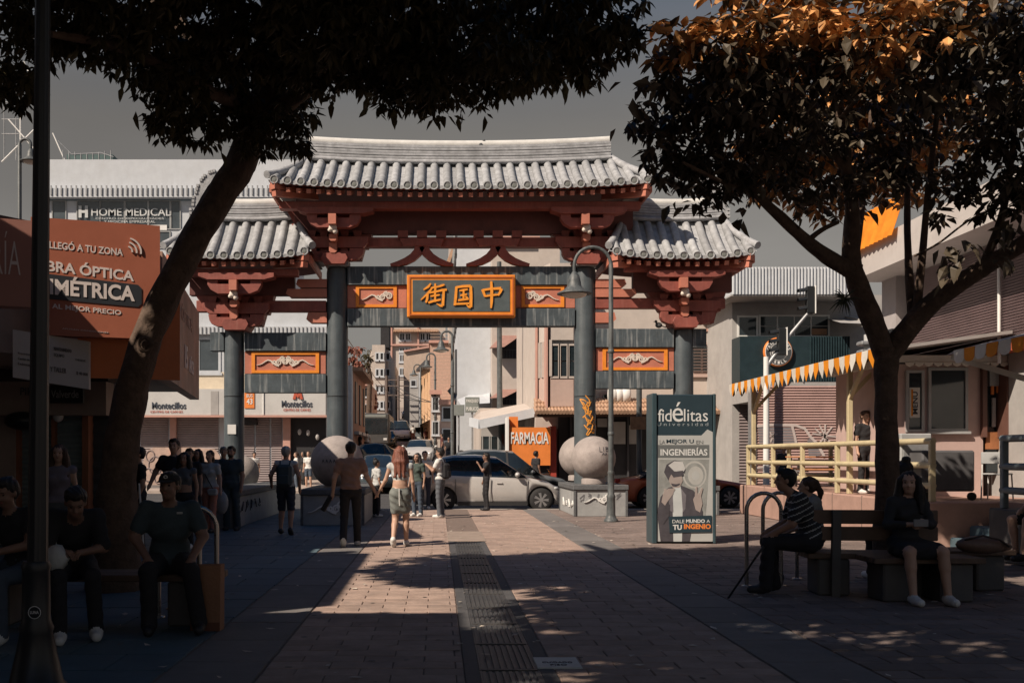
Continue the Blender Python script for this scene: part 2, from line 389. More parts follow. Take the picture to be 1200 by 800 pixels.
# worn gum spots trodden into the paving
V, Fc = [], []
for i in range(420):
    x, y = rng.uniform(-5, 8), rng.uniform(6.5, 24); s_ = rng.uniform(.012, .035); o_ = len(V); z = .0042+rng.uniform(0,.0012); e = rng.uniform(.6,1)
    for k in range(8): V.append((x+math.cos(k*.785)*s_*rng.uniform(.8,1.1), y+math.sin(k*.785)*s_*e*rng.uniform(.8,1.1), z))
    Fc += [(o_,o_+1,o_+2,o_+3),(o_,o_+3,o_+4,o_+7),(o_+4,o_+5,o_+6,o_+7)]
fast_mesh('gum_spots', V, Fc, mat('trodden_gum', (.11,.10,.095), .8, .3, 9, 0, island=.6), kind='stuff')
# litter and stains
M_litter = mat('dry_litter', (.45,.40,.34), .8, .3, 20, 0, island=.4)
V, Fc = [], []
for i in range(420):
    x, y = rng.uniform(-5, 8), rng.uniform(6, 24); s_ = rng.uniform(.008, .03); a = rng.uniform(0, 6.28)
    o_ = len(V); z = rng.uniform(.006,.016)
    for k in range(4):
        q = a+k*1.571; V.append((x+math.cos(q)*s_*(1 if k%2 else 1.8), y+math.sin(q)*s_*(1 if k%2 else 1.8), z+rng.uniform(-.004,.012)))
    Fc.append((o_,o_+1,o_+2,o_+3))
fast_mesh('scattered_litter', V, Fc, M_litter, kind='stuff')
# cross street with kerb and far pavement
sheet('cross_street', -120, 160, 29.4, 44.6, -.10, M_asph)
b = MB(); b.bx(-30, 40, 29.4, 29.62, -.14, .002); struct(b.build('kerb', mat('kerb_concrete', (.34,.32,.30), .85, .2, 4, .2, dirt=.4)))
M_pave2 = mat('far_pavement_concrete', (.36,.30,.26), .9, .15, 2, .2, dirt=.3)
b = MB(); b.bx(-60, -4.6, 44.6, 51, -.14, .02); struct(b.build('far_pavement', M_pave2))
b = MB(); b.bx(5.0, 70, 36.5, 41, -.14, .03); struct(b.build('far_pavement', M_pave2))
b = MB(); b.bx(-4.2, 1.4, 44.9, 45.5, -.098, -.092); struct(b.build('crossing_line', mat('road_line_paint', (.6,.58,.52), .8, .2, 6, .1, dirt=.5)))
# uphill street
ZK = [(44.6,-.1),(50,.25),(62,1.1),(85,2.0),(108,3.2),(150,6.9),(220,14),(300,22)]
XK = [(44.6,.2),(62,-.6),(108,-3.0),(150,-6.0),(220,-11),(300,-17)]
def lerp(K, d):
    if d <= K[0][0]: return K[0][1]
    for (a, p), (c, q) in zip(K, K[1:]):
        if d <= c: return p+(q-p)*(d-a)/(c-a)
    return K[-1][1]
road_z = lambda d: lerp(ZK, d)
road_x = lambda d: lerp(XK, d)
ds = [44.6,47,50,56,62,72,85,96,108,120,135,150,170,190,220,260,300]
def strip(name, off0, off1, dz, m):
    b = MB(); v = []
    for d in ds: v += [(road_x(d)+off0, d, road_z(d)+dz), (road_x(d)+off1, d, road_z(d)+dz)]
    b.add(v, [(2*i, 2*i+1, 2*i+3, 2*i+2) for i in range(len(ds)-1)]); return struct(b.build(name, m))
strip('hill', -60, 60, -.12, M_base)
strip('uphill_street', -4.2, 4.2, 0, mat('worn_asphalt', (.24,.20,.18), .9, .2, 1, .3, bscale=40, dirt=.3))
strip('uphill_pavement', 4.2, 7.5, .12, M_pave2); strip('uphill_pavement', -6.5, -4.2, .12, M_pave2)
# ================================================================ the gate
GD = 27.3; GX = .58
gate = thing('gate', 'Chinese style gate with grey tiled roofs, red brackets and a gold lettered signboard', 'gate', (GX, GD, 0), )
def ext_sweep(prof, x0, x1): pass
# ---- columns
def column(x, r, ztop, lab=None):
    b = MB(); b.lathe([(r*1.02, .0),(r*1.02,.9),(r,.95),(r,ztop-.12),(r*.93,ztop)], (x, GD, 0), 32)
    o = b.build('column', M_col, gate, label=lab)
    b = MB(); b.lathe([(r+.004,-.012),(r+.004,.012)], (x, GD, 3.1), 32); b.build('joint_band', M_black, o); return o
cols = []
for x, r, zt in ((-2.70,.285,6.5),(3.90,.285,6.5)): cols.append(column(x, r, zt))
for x, r, zt in ((-5.45,.265,4.86),(6.52,.265,4.86)): cols.append(column(x, r, zt))
M_graf = mat('orange_spray_paint', (.70,.30,.05), .6, .1, 5, 0)
# spray tag winding down the right main column
def on_col(cx, r, px_, z): a = max(-1, min(1, px_/r)); return Vector((cx+r*a, GD-r*math.sqrt(1-a*a)-.004, z))
b = MB()
def scr(pts, cx, r, wdt):
    for a, c in zip(pts, pts[1:]): b.beam(on_col(cx, r, a[0], a[1]), on_col(cx, r, c[0], c[1]), wdt, .004, up=(0,-1,0))
random.seed(3)
z = 3.05
pts = []
for i in range(46):
    z -= .021; pts.append((math.sin(i*1.15)*.10*(1+.5*math.sin(i*.37))-.03+i*.003, z+math.cos(i*1.7)*.09))
scr(pts, 3.90, .287, .028)
pts = [(-.1+.02*i+.04*math.sin(i*2.2), 2.9-.03*i+.05*math.cos(i*1.3)) for i in range(24)]; scr(pts, 3.90, .287, .022)
b.build('spray_tag', M_graf, cols[1])
b = MB(); p = on_col(-5.45, .267, -.02, 2.28); b.bx(p.x-.1, p.x+.12, p.y-.004, p.y+.05, 2.1, 2.35)
b.build('paper_sticker', M_white, cols[2])
# ---- beams
def gbeam(name, x0, x1, y0, y1, m, d=27.12, th=.34, parent=gate, bev=.01):
    p = W(x0, y0, d); q = W(x1, y1, d); b = MB(); b.bevbox(p.x, q.x, d, d+th, q.z, p.z, bev); return b.build(name, m, parent)
gbeam('beam', 407, 674, 312, 333.6, M_navy); gbeam('beam', 407, 674, 361.3, 382, M_navy)
gbeam('beam', 246, 262.5, 389, 411, M_navy); gbeam('beam', 286.5, 382, 389.5, 411, M_navy); gbeam('beam', 286.5, 382, 438.2, 460, M_navy)
gbeam('beam', 698.5, 790, 385, 406.8, M_navy); gbeam('beam', 812, 828, 385, 406.8, M_navy); gbeam('beam', 698.5, 790, 434.8, 455, M_navy)
gbeam('projecting_cap', 384, 408, 304, 311, M_ridge, 26.95, .7)
gbeam('projecting_cap', 674, 699, 304, 311, M_ridge, 26.95, .7)
# ---- painted panels
def spiral(b, cx, cz, r, turns, d0, d1, wid, sgn=1, a0=0):
    pts, ws = [], []
    n = int(turns*14)
    for i in range(n+1):
        t = i/n; a = a0+sgn*t*turns*2*math.pi; rr = r*(1-t*.82); pts.append((cx+rr*math.cos(a), cz+rr*math.sin(a))); ws.append(wid*(1-.45*t))
    b.ribbon(pts, ws, d0, d1)
def cloud(parent, cx, cz, s, d, sgn=1, pair=False, m=None):
    b = MB(); y0, y1 = d-.035, d
    def one(g, ox):
        for (u, v_, r, t, a0, dr) in ((.10,.0,.105,1.6,.5,1),(.30,.04,.115,1.7,2.2,-1),(.20,.10,.085,1.4,1.0,1),(-.06,.02,.075,1.3,2.6,1)):
            spiral(b, ox+g*u*s, cz+v_*s, r*s, t, y0, y1, .048*s, dr*g, a0 if g > 0 else math.pi-a0)
        tail = [(ox+g*s*(-.62+.09*i), cz+s*(-.09+.17*math.exp(-((i-4.2)/2.1)**2)-.02*(i > 5))) for i in range(9)]
        b.ribbon(tail, [.012*s+.007*s*i for i in range(9)], y0+.001, y1)
    if pair: one(1, cx-.30*s); one(-1, cx+.30*s)
    else: one(sgn, cx)
    return b.build('cloud_ornament', m or M_cream, parent)
def panel(x0, x1, y0, y1, fx0, fx1, d=27.2, pair=False, sgn=1):
    o = gbeam('panel', x0, x1, y0, y1, M_redlt, d, .2)
    a = W(fx0, y0+1, d); c = W(fx1, y1-1, d); t = .09; b = MB()
    y_, yb = d-.035, d+.01
    b.bx(a.x, a.x+t, y_, yb, c.z, a.z); b.bx(c.x-t, c.x, y_, yb, c.z, a.z)
    b.bx(a.x+t, c.x-t, y_+.002, yb, c.z, c.z+t*.8); b.bx(a.x+t, c.x-t, y_+.002, yb, a.z-t*.8, a.z)
    b.build('panel_frame', M_orange, o)
    cx = (a.x+c.x)/2; cz = (a.z+c.z)/2; w_ = c.x-a.x
    if pair: cloud(o, cx, cz, w_*.46, d-.002, pair=True)
    else: cloud(o, cx-sgn*(-.12)*w_*.7, cz-.02, w_*.74, d-.002, sgn)
panel(407, 477, 334, 361, 417, 465); panel(604, 674, 334, 361, 611, 661, sgn=-1)
panel(286.5, 382, 411.4, 438, 295, 374, pair=True); panel(698.5, 790, 407.2, 434.6, 706, 782, pair=True)
# ---- signboard
D = 26.86
sb = gbeam('signboard', 477, 604, 322, 371.5, M_orange, D, .24, bev=.015)
gbeam('sign_face', 483.5, 597.5, 328, 365, M_signbg, D-.012, .02, sb, .003)
b = MB()
for (x0,x1,y0,y1) in ((479.5,602,324,325.5),(479.5,602,368,369.5),(479.5,481,325.5,368),(600.5,602,325.5,368)): bpx(b, x0,x1,y0,y1, D-.02, D+.01)
b.build('frame_moulding', mat('sign_frame_dark', (.45,.12,.03), .5, .1, 4, .05), sb)
def Cp(x, y): p = W(390+x/5, 270+y/5, D-.015); return (p.x, p.z)
k_ = D/F/5
def glyph(strokes, lab):
    b = MB()
    for i, (pts, w_) in enumerate(strokes):
        P_ = [Cp(*p) for p in pts]; ws = w_ if hasattr(w_, '__len__') else [w_*(.85 if j in (0, len(pts)-1) else 1) for j in range(len(pts))]
        b.ribbon(P_, [q*k_ for q in ws], D-.045-i*.0008, D-.012)
    return b.build('character', M_gold, sb, label=lab)
glyph([([(574,311),(560,330),(532,348)],[8,14,7]), ([(582,338),(560,366),(516,408)],[9,13,6]), ([(556,372),(553,400),(546,424)],[12,14,10]),
  ([(574,338),(600,333),(626,328)],11), ([(600,312),(600,345),(598,380)],[10,13,12]), ([(566,366),(600,359),(634,354)],12), ([(572,386),(600,382),(626,378)],11),
  ([(600,386),(599,408),(597,420)],12), ([(560,424),(590,414),(632,406)],[13,13,10]), ([(620,330),(636,324),(654,318)],[9,13,9]),
  ([(618,356),(642,350),(668,348)],[11,14,12]), ([(650,352),(647,400),(644,442)],[14,15,17]), ([(644,442),(630,442),(608,430)],[15,12,5])], 'gold character at the left of the signboard')
glyph([([(724,330),(720,390),(714,440)],[14,16,14]), ([(722,334),(760,328),(808,326)],[12,14,16]), ([(808,326),(810,390),(808,450)],[16,17,18]), ([(808,450),(796,448),(782,436)],[16,12,5]),
  ([(742,354),(765,350),(790,346)],[9,12,9]), ([(746,382),(765,378),(786,374)],[9,12,9]), ([(734,410),(760,406),(796,402)],[10,13,10]), ([(766,350),(766,380),(765,408)],12),
  ([(776,386),(784,392),(792,400)],[7,12,8]), ([(718,432),(760,430),(802,428)],12)], 'gold character in the middle of the signboard')
glyph([([(876,346),(884,366),(892,388)],[15,15,12]), ([(878,350),(930,342),(986,340)],[12,13,16]), ([(988,342),(980,362),(968,382)],[18,15,10]), ([(890,386),(930,380),(970,376)],12),
  ([(928,298),(931,360),(930,420),(927,456)],[13,17,15,9])], 'gold character at the right of the signboard')
# ---- purlins, dark boards, ties
gbeam('purlin', 327, 751, 236, 244.5, M_red, 26.45, .30)
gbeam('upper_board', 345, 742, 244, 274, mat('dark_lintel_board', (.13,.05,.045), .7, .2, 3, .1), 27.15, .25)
gbeam('tie_beam', 354, 738, 278, 289, M_red, 27.12, .30)
# inverted V struts with three blocks above
for k, cx in enumerate((494.5, 583.5)):
    b = MB()
    for ox in (-22.5, 0, 22.5): bpx(b, cx+ox-6, cx+ox+6, 270, 279, 27.02, 27.3)
    q = [W(cx-27,278,27.02), W(cx+27,278,27.02), W(cx+22,288,27.02), W(cx-22,288,27.02)]; b.prism([(p.x,p.z) for p in q], 27.02, 27.12)
    for s_ in (-1, 1):
        P_ = [(W(cx+s_*x,y,27.1).x, W(cx+s_*x,y,27.1).z) for x, y in ((2,288),(5,295.5),(11,301.5),(19,306),(28,309),(37,310.5))]
        b.ribbon(P_, [.26,.23,.20,.17,.13,.06], 27.05, 27.28)
    b.build('strut_bracket', M_red, gate)
# ---- bracket clusters
def cluster(cx, dy, d=27.1, main=True, side=0):
    """cx, dy: measurement of the column axis and vertical shift against the left main column"""
    def P2(pts, dd): return [(W(cx+x, y+dy, dd).x, W(cx+x, y+dy, dd).z) for x, y in pts]
    def part(name, pts, d0, d1, m=M_red):
        b = MB(); b.prism(P2(pts, d0), d0, d1); return b.build(name, m, gate, bevel=.008)
    part('bracket_plate', [(-43,242),(46,242),(46,247),(34,250),(-32,250),(-43,246)], 26.35, 26.75)
    part('bracket_arm', [(-32,250.5),(-20,250.5),(-20,255),(18,255),(18,250.5),(31,250.5),(31,256),(27,263),(18,266.5),(-20,266.5),(-28,262),(-32,256)], 26.42, 26.68)
    b = MB(); b.prism(P2([(-7,250),(2,250),(2,262),(-7,262)], 26.2), 26.2, 26.95); b.build('arm_end_block', M_redlt, gate)
    # stepped arm reaching forward, in three tiers
    for i, (y0, y1, dd) in enumerate(((263,272,26.45),(274,282,26.6),(284,296,26.78))):
        b = MB(); b.prism(P2([(-6,y0),(3,y0),(3,y1-2),(1,y1),(-4,y1),(-6,y1-2)], dd), dd, 27.4); b.build('forward_arm', M_redlt if i else M_red, gate)
    # carved lion-like boss: a small rounded scroll under the block
    b = MB(); p = W(cx-1.5, 267+dy, 26.4); b.sphere((p.x, 26.4, p.z), .11, 10, sc=(1,.9,1.1)); b.sphere((p.x+.07, 26.36, p.z-.1), .07, 8); b.sphere((p.x-.07, 26.36, p.z-.06), .06, 8)
    b.build('scroll_boss', M_cream, gate)
    part('side_arm', [(-38,277),(40,277),(40,284),(34,290),(-30,290),(-38,283)], 26.9, 27.1)
    part('side_arm', [(-30,290.5),(-21,290.5),(-21,294),(18,294),(18,290.5),(34,290.5),(34,297),(28,303),(20,305),(-20,305),(-27,302),(-30,297)], 26.9, 27.16)
    part('base_block', [(-13,296),(13,296),(16,302),(12,309),(-12,309),(-16,302)], 26.8, 27.7)
    # stepped side wall of the cluster
    for i, (x0, x1, y0, y1) in enumerate(((-56,52,246,262),(-50,48,262,276),(-40,44,276,290),(-30,36,290,304))):
        b = MB(); b.prism(P2([(x0,y0),(x1,y0),(x1-4,y1),(x0+9,y1)], 27.2), 27.2+.003*i, 27.55); b.build('stepped_board', M_red, gate)
    # small bearing blocks between tiers
    b = MB()
    for ox in (-26, -12, 12, 27):
        for yy, dd in ((270,27.0),(291,27.0)): b.prism(P2([(ox-5,yy),(ox+5,yy),(ox+3.5,yy+7),(ox-3.5,yy+7)], dd), dd, 27.2)
    b.build('bearing_blocks', M_red, gate)
cluster(391.5, 0); cluster(689, 0)
cluster(275, 77.5); cluster(804.5, 74.5)
# side purlins and ties
gbeam('purlin', 206, 349, 315, 323, M_red, 26.6, .3); gbeam('purlin', 733, 868, 309, 317, M_red, 26.6, .3)
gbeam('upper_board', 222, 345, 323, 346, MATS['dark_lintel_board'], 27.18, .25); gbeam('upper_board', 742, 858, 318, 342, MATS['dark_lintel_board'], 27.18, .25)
gbeam('tie_beam', 230, 382, 352, 365, M_red, 27.12, .26); gbeam('tie_beam', 698, 850, 349, 361, M_red, 27.12, .26)
for s_, x0, x1 in ((1, 698, 0), (-1, 383, 0)):
    for (y0, y1, L) in ((327,337,34),(338.5,348,46),(366,378,22)):
        b = MB(); pts = [(0,y0),(L,y0),(L+2,y1-4),(L-3,y1),(0,y1)]; b.prism([(W(x0+s_*x,y,27.1).x, W(x0+s_*x,y,27.1).z) for x, y in pts], 27.08, 27.4); b.build('side_arm', M_redlt, gate)
# ---- roofs
def roof(cx, hx, rx, ye, ze, yt, zt, up, n_rows, ridge_h, up_r, tail=False, rr=.105, raf=None, wall_side=0):
    """cx centre, hx eave half width, rx ridge half width, eave (ye,ze), top (yt,zt)"""
    def zE(x): return ze+up*abs((x-cx)/hx)**2.6
    def zT(x): return zt+up_r*abs((x-cx)/rx)**2.2
    def surf(x, t, off=0):   # t 0 eave .. 1 ridge; concave
        z0 = zE(x); z1 = zT(min(max(x, cx-rx), cx+rx)); q = t*.78+.22*t*t
        return Vector((x, ye+(yt-ye)*t, z0+(z1-z0)*q+off))
    xs = [cx-hx+2*hx*(i+.5)/n_rows for i in range(n_rows)]
    def tmax(x): e = abs(x-cx); return 1 if e <= rx else max(.12, 1-(e-rx)/(hx-rx)*.92)
    # pan sheet, front
    back = lambda p: Vector((p.x, 2*yt-p.y+.0, p.z))
    b = MB(); nx = 56; nt_ = 7
    for mir in (0, 1):
        v = []
        for i in range(nx+1):
            x = cx-hx+2*hx*i/nx; tm = tmax(x) if i not in (0, nx) else .02
            for j in range(nt_+1):
                p = surf(x, tm*j/nt_); v.append(back(p) if mir else p)
        fs = [(i*(nt_+1)+j, (i+1)*(nt_+1)+j, (i+1)*(nt_+1)+j+1, i*(nt_+1)+j+1) for i in range(nx) for j in range(nt_)]
        b.add(v, fs, 0)
    # hip end faces
    for s_ in (-1, 1):
        v = []
        for k in range(9):
            e = k/8; x = cx+s_*(rx+(hx-rx)*e)
            p = surf(x, tmax(x) if e < .99 else .02); v += [p, back(p)]
        b.add(v, [(2*k, 2*k+1, 2*k+3, 2*k+2) for k in range(8)], 0)
    sheet_ = b.build('roof_sheet', M_tile, gate)
    # cover tile rows
    for mir in (0, 1):
        for x in xs:
            tm = tmax(x); b = MB(); path = [surf(x, tm*t, .035) for t in np.linspace(0, 1, 6)]
            path[0] = surf(x, 0, .035)-Vector((0,.05,.015))
            if mir: path = [back(p) for p in path]
            b.tube(path, rr, 9 if not mir else 6)
            o = b.build('roof_tile', M_tile, gate)
            if not mir:
                e = path[0]; c = MB(); c.lathe([(rr*1.08,0),(rr*1.08,.03),(rr*.8,.031),(rr*.78,.012)], (e.x, e.y-.005, e.z-.005), 14, axis='y'); c.lathe([(rr*.76,.01),(rr*.3,.022)], (e.x, e.y-.005, e.z-.005), 12, m=1, axis='y')
                c.build('end_disc', [M_tile, mat('end_disc_dark', (.16,.17,.16), .8, .2, 8, .2)], o)
                # drip tiles lapping between rows
                d_ = MB()
                xn = x+hx/n_rows; 
                if xn < cx+hx:
                    for t in (0.0,.25,.5,.75):
                        if t < tmax(xn): 
                            q = surf(xn, t, .012); q2 = surf(xn, min(t+.27, tmax(xn)), .005); ww = hx/n_rows*.92
                            d_.add([q+Vector((-ww,0,0)), q+Vector((ww,0,0)), q2+Vector((ww,0,0)), q2+Vector((-ww,0,0)), q+Vector((-ww,0,-.035)), q+Vector((ww,0,-.035))], [(0,1,2,3),(4,5,1,0)])
                    q = surf(xn, 0, 0); d_.prism([(xn-ww, q.z+.02),(xn-ww*.6,q.z-.05),(xn,q.z-.075),(xn+ww*.6,q.z-.05),(xn+ww,q.z+.02)], ye-.055, ye-.03)
                    d_.build('pan_tile', M_tile, gate)
    # hip ridges
    for s_ in (-1, 1):
        for mir in (0, 1):
            path = []
            for k in range(9):
                e = k/8; x = cx+s_*(rx+(hx+.03-rx)*e); p = surf(x, max(0, 1-e), .09); p.z += .05*e*e; path.append(back(p) if mir else p)
            MB().tube(path, .10, 8).build('hip_ridge', M_ridge, gate)
    # ridge wall of stacked courses with cap
    b = MB(); nseg = 24; courses = 7
    for c in range(courses):
        z0 = c/courses*ridge_h; z1 = (c+1)/courses*ridge_h-.012; th = .15+.012*(c % 2)
        v = []
        for i in range(nseg+1):
            x = cx-rx+2*rx*i/nseg; zb = zT(x)-.02
            for (yy, zz) in ((-th, z0),(-th, z1),(th, z1),(th, z0)): v.append((x, yt+yy, zb+zz))
        fs = [(4*i+k, 4*i+(k+1)%4, 4*i+4+(k+1)%4, 4*i+4+k) for i in range(nseg) for k in range(4)]+[(0,1,2,3),(4*nseg+3,4*nseg+2,4*nseg+1,4*nseg)]
        b.add(v, fs)
    b.build('ridge_courses', M_ridge, gate)
    MB().tube([(cx-rx+2*rx*i/nseg, yt, zT(cx-rx+2*rx*i/nseg)+ridge_h+.02) for i in range(nseg+1)], .115, 10).build('ridge_cap', mat('ridge_cap_pale', (.56,.56,.54), .8, .12, 4, .2, dirt=.3), gate)
    MB().tube([(cx-rx+2*rx*i/nseg, yt-.19, zT(cx-rx+2*rx*i/nseg)+.03) for i in range(nseg+1)], .06, 8).build('ridge_moulding', M_ridge, gate)
    if tail:
        for s_ in tail:
            bx_ = cx+s_*(rx-.12); bz_ = zt+up_r+ridge_h*.1; b = MB()
            pts = [(0,0),(.0,.3),(-.03,.6),(-.10,.88),(-.24,1.06),(-.42,1.12),(-.56,1.05),(-.60,.93),(-.52,.86),(-.44,.9)]
            ws = [.62,.50,.40,.33,.27,.22,.18,.14,.10,.06]
            pts = [(bx_+s_*p[0], bz_+p[1]) for p in pts]
            b.ribbon(pts, ws, yt-.13, yt+.13)
            # ribbed back of the curl
            o = b.build('ridge_curl', M_ridge, gate)
            c = MB()
            for i in range(len(pts)-1):
                for t in (0,.33,.66):
                    x = pts[i][0]+(pts[i+1][0]-pts[i][0])*t; z = pts[i][1]+(pts[i+1][1]-pts[i][1])*t
                    dx, dz = pts[i+1][0]-pts[i][0], pts[i+1][1]-pts[i][1]; q = math.hypot(dx, dz); nx_, nz_ = -dz/q, dx/q
                    wd = ws[i]/2
                    sg = 1 if (nx_*s_ > 0) else -1
                    c.bx(x+sg*nx_*wd-.035, x+sg*nx_*wd+.035, yt-.16, yt+.16, z+sg*nz_*wd-.035, z+sg*nz_*wd+.035)
            c.build('curl_ribs', M_tile, o)
    # soffit, rafters, fascia
    b = MB(); v = []
    for i in range(25):
        x = cx-(hx-.1)+2*(hx-.1)*i/24; v += [(x, ye+.05, zE(x)-.10), (x, ye+.95, zE(x)-.02+.30), (x, 2*yt-ye-.05, zE(x)-.10)]
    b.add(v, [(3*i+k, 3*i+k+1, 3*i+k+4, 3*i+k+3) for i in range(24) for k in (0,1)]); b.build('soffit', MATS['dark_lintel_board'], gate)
    b = MB(); v = []
    for i in range(25):
        x = cx-hx+.05+2*(hx-.05)*i/24; v += [(x, ye+.0, zE(x)-.075), (x, ye+.0, zE(x)-.015), (x, ye+.05, zE(x)-.015), (x, ye+.05, zE(x)-.075)]
    b.add(v, [(4*i+k, 4*i+(k+1)%4, 4*i+4+(k+1)%4, 4*i+4+k) for i in range(24) for k in range(4)]); b.build('eave_board', M_red, gate)
    nr = raf; rb = None
    for i in range(nr):
        x = cx-hx+.25+(2*hx-.5)*i/(nr-1); z = zE(x)-.19
        if rb is None:
            q = MB(); q.beam((0,0,0), (0,1.0,.28), .105, .11); rb = q.build('rafter', M_redlt, gate, world=False)
            r_ = rb
        else: r_ = rb.copy(); COL.objects.link(r_)
        r_.location = (x-GX, ye+.04-GD, z)
    for s_ in (-1, 1):   # corner beams
        x = cx+s_*(hx-.12); z = zE(x)
        b = MB(); b.beam((x, ye-.03, z-.14), (cx+s_*(hx-1.1), ye+1.1, z-.0), .17, .16); b.beam((x-s_*.03, ye+.02, z-.32), (cx+s_*(hx-1.1), ye+1.1, z-.15), .15, .14); b.build('corner_beam', M_redlt, gate)
        b = MB(); b.bx(cx+s_*(hx-.05)-.03, cx+s_*(hx-.05)+.03, ye+.08, 2*yt-ye, ze+up-.28, ze+up-.09); b.build('end_fascia', M_redlt, gate)
roof(.56, 4.88, 4.05, 25.9, 8.32, 27.55, 9.34, .17, 29, .52, .12, raf=37)
roof(.56-5.70, 1.88, 1.30, 26.2, 6.62, 27.5, 7.80, .14, 11, .48, .06, tail=(-1,), raf=14)
roof(.56+5.70, 1.88, 1.30, 26.2, 6.62, 27.5, 7.80, .14, 11, .48, .06, tail=(1,), raf=14)
# ---- birds
def bird(px, py, d, lab, s=1, face=1):
    p = W(px, py, d); t = thing('pigeon', lab, 'bird', p)
    b = MB(); b.sphere((0,0,.09*s), .075*s, 10, sc=(1.3,.9,1)); b.sphere((face*.075*s,0,.19*s), .04*s, 8); b.beam((face*.05*s,0,.13*s),(face*.075*s,0,.19*s),.05*s,.05*s); b.beam((-face*.05*s,0,.08*s),(-face*.2*s,0,.03*s),.06*s,.02*s)
    b.beam((.01,0.02,0),(.01,.02,.06*s),.01,.01); b.build('body', mat('pigeon_grey', (.06,.065,.07), .7, .3, 20, 0), t, world=False)
    MB().beam((face*.10*s,0,.19*s),(face*.14*s,0,.18*s),.015*s,.015*s).build('beak', M_black, t, world=False)
bird(563.5, 174.5, 27.5, 'dark pigeon perched on the top ridge of the gate roof', 1.1)
bird(772, 385, 27.2, 'pigeon standing on the right hand lower beam of the gate', 1, -1)
# ================================================================ plinths and stone balls
def plinth(px0, px1, dF, dB, ytop, lab, grp='plinths of the gate', gtext=None, side='r', seed=1):
    x0, x1 = X_(px0, dF), X_(px1, dF); zt = Z_(ytop, dF); cx = (x0+x1)/2
    t = thing('plinth', lab, 'plinth', (cx, (dF+dB)/2, 0), grp)
    b = MB(); b.bevbox(x0+.03, x1-.03, dF+.03, dB-.03, 0, zt-.13, .01); b.build('body', M_plinth, t)
    b = MB(); b.bevbox(x0-.02, x1+.02, dF-.02, dB+.02, zt-.13, zt, .015); b.build('capstone', M_plinthd, t)
    for (xx, yy) in ((x0, dF), (x1, dF), (x0, dB), (x1, dB)):
        b = MB(); b.bevbox(xx-.06 if xx == x1 else xx-.0, xx+.06 if xx == x0 else xx+.0, yy-.0 if yy == dF else yy-.06, yy+.06 if yy == dF else yy, 0, zt-.131, .006); b.build('corner_trim', M_plinthd, t)
    return t, x0, x1, zt
def ball(px, py, r, d, lab, pedz=None):
    p = W(px, py, d); t = thing('stone_ball', lab, 'stone ball', (p.x, d, p.z-r), 'stone balls on the gate plinths')
    b = MB(); b.sphere((0,0,r), r, 40); b.build('ball', M_stone, t, world=False)
    b = MB(); b.lathe([(r*.55,-.10),(r*.55,.02),(r*.48,.06)], (0,0,0), 24); b.build('ring_base', M_stone, t, world=False)
    return t
def scrawl(pts_fn, parent, n=5, seed=0, wdt=.015, m=None):
    rs = random.Random(seed); b = MB()
    for k in range(n):
        u, v_ = k/n+.05, .5; prev = None
        for i in range(7):
            u2 = k/n+.1/n+rs.random()*.7/n; v2 = .15+rs.random()*.7; q = pts_fn(u2, v2)
            if prev is not None: b.beam(prev, q, wdt, .006, up=(0,-1,.01))
            prev = q
    b.build('scrawled_tag', m or M_scrawl, parent)
t, x0, x1, zt = plinth(672.6, 736, 25.7, 28.9, 568, 'grey plinth under the pair of stone balls at the right main column')
cloud(t, (x0+x1)/2+.02, .42, .72, 25.73, 1, m=M_white)
scrawl(lambda u, v: Vector((x0+.12+(x1-x0-.25)*u, 25.722, .30+.36*v)), t, 6, 4, .013, mat('grey_marker', (.17,.17,.18), .7, .1, 3, 0))
scrawl(lambda u, v: Vector((x0+.02, 26.0+2.4*u, .12+.35*v)), t, 4, 9, .03, M_white)
ball(695.5, 536.5, .565, 26.3, 'front stone ball at the right main column, small black letters scrawled on it')
ball(679, 534.5, .565, 28.35, 'rear stone ball half hidden behind the front one at the right main column')
o = bpy.data.objects['stone_ball']
c0 = W(695.5, 536.5, 26.3); r = .567
def sph(u, v): 
    dx, dz = u, v; return Vector((c0.x+dx, c0.y-math.sqrt(max(0, r*r-dx*dx-dz*dz)), c0.z+dz))
b = MB()
for pts in ([(0.08,.28),(.08,.16),(.14,.16)], [(.18,.28),(.18,.17)], [(.24,.28),(.24,.17),(.30,.18),(.31,.23),(.24,.225),(.30,.27),(.24,.28)], [(.14,.08),(.17,.13),(.2,.08)], [(.22,.08),(.24,.13),(.27,.09)]):
    for a, q in zip(pts, pts[1:]): b.beam(sph(*a), sph(*q), .012, .01, up=(0,-1,0))
b.build('scrawled_letters', M_scrawl, o)
t, x0, x1, zt = plinth(352, 427, 22.35, 28.6, 573, 'grey plinth under the single large stone ball at the left main column')
cloud(t, (x0+x1)/2, .36, .86, 22.38, 1, m=M_white)
o = ball(395, 541, .605, 23.5, 'large stone ball at the left main column, half in shadow')
c0 = W(395, 541, 23.5); r = .607; b = MB()
for k in range(6):
    u = -.28+k*.085
    for a, q in (((u,-.02),(u+.02,.06)), ((u+.02,.06),(u+.05,-.02)), ((u+.01,.02),(u+.04,.03))): b.beam(sph(*a), sph(*q), .012, .01, up=(0,-1,0))
b.build('scrawled_letters', M_scrawl, o)
t, x0, x1, zt = plinth(232, 276, 21.3, 29.4, 575, 'long dark plinth at the far left column of the gate, letters scrawled along its side')
scrawl(lambda u, v: Vector((x1+.0, 21.8+2.6*u, .25+.35*v)), t, 5, 2, .02)
ball(283, 554, .50, 29.0, 'small stone ball behind the far left column of the gate')
t, x0, x1, zt = plinth(786, 843, 26.4, 28.9, 569, 'grey plinth at the far right column, mostly behind the advertising column')
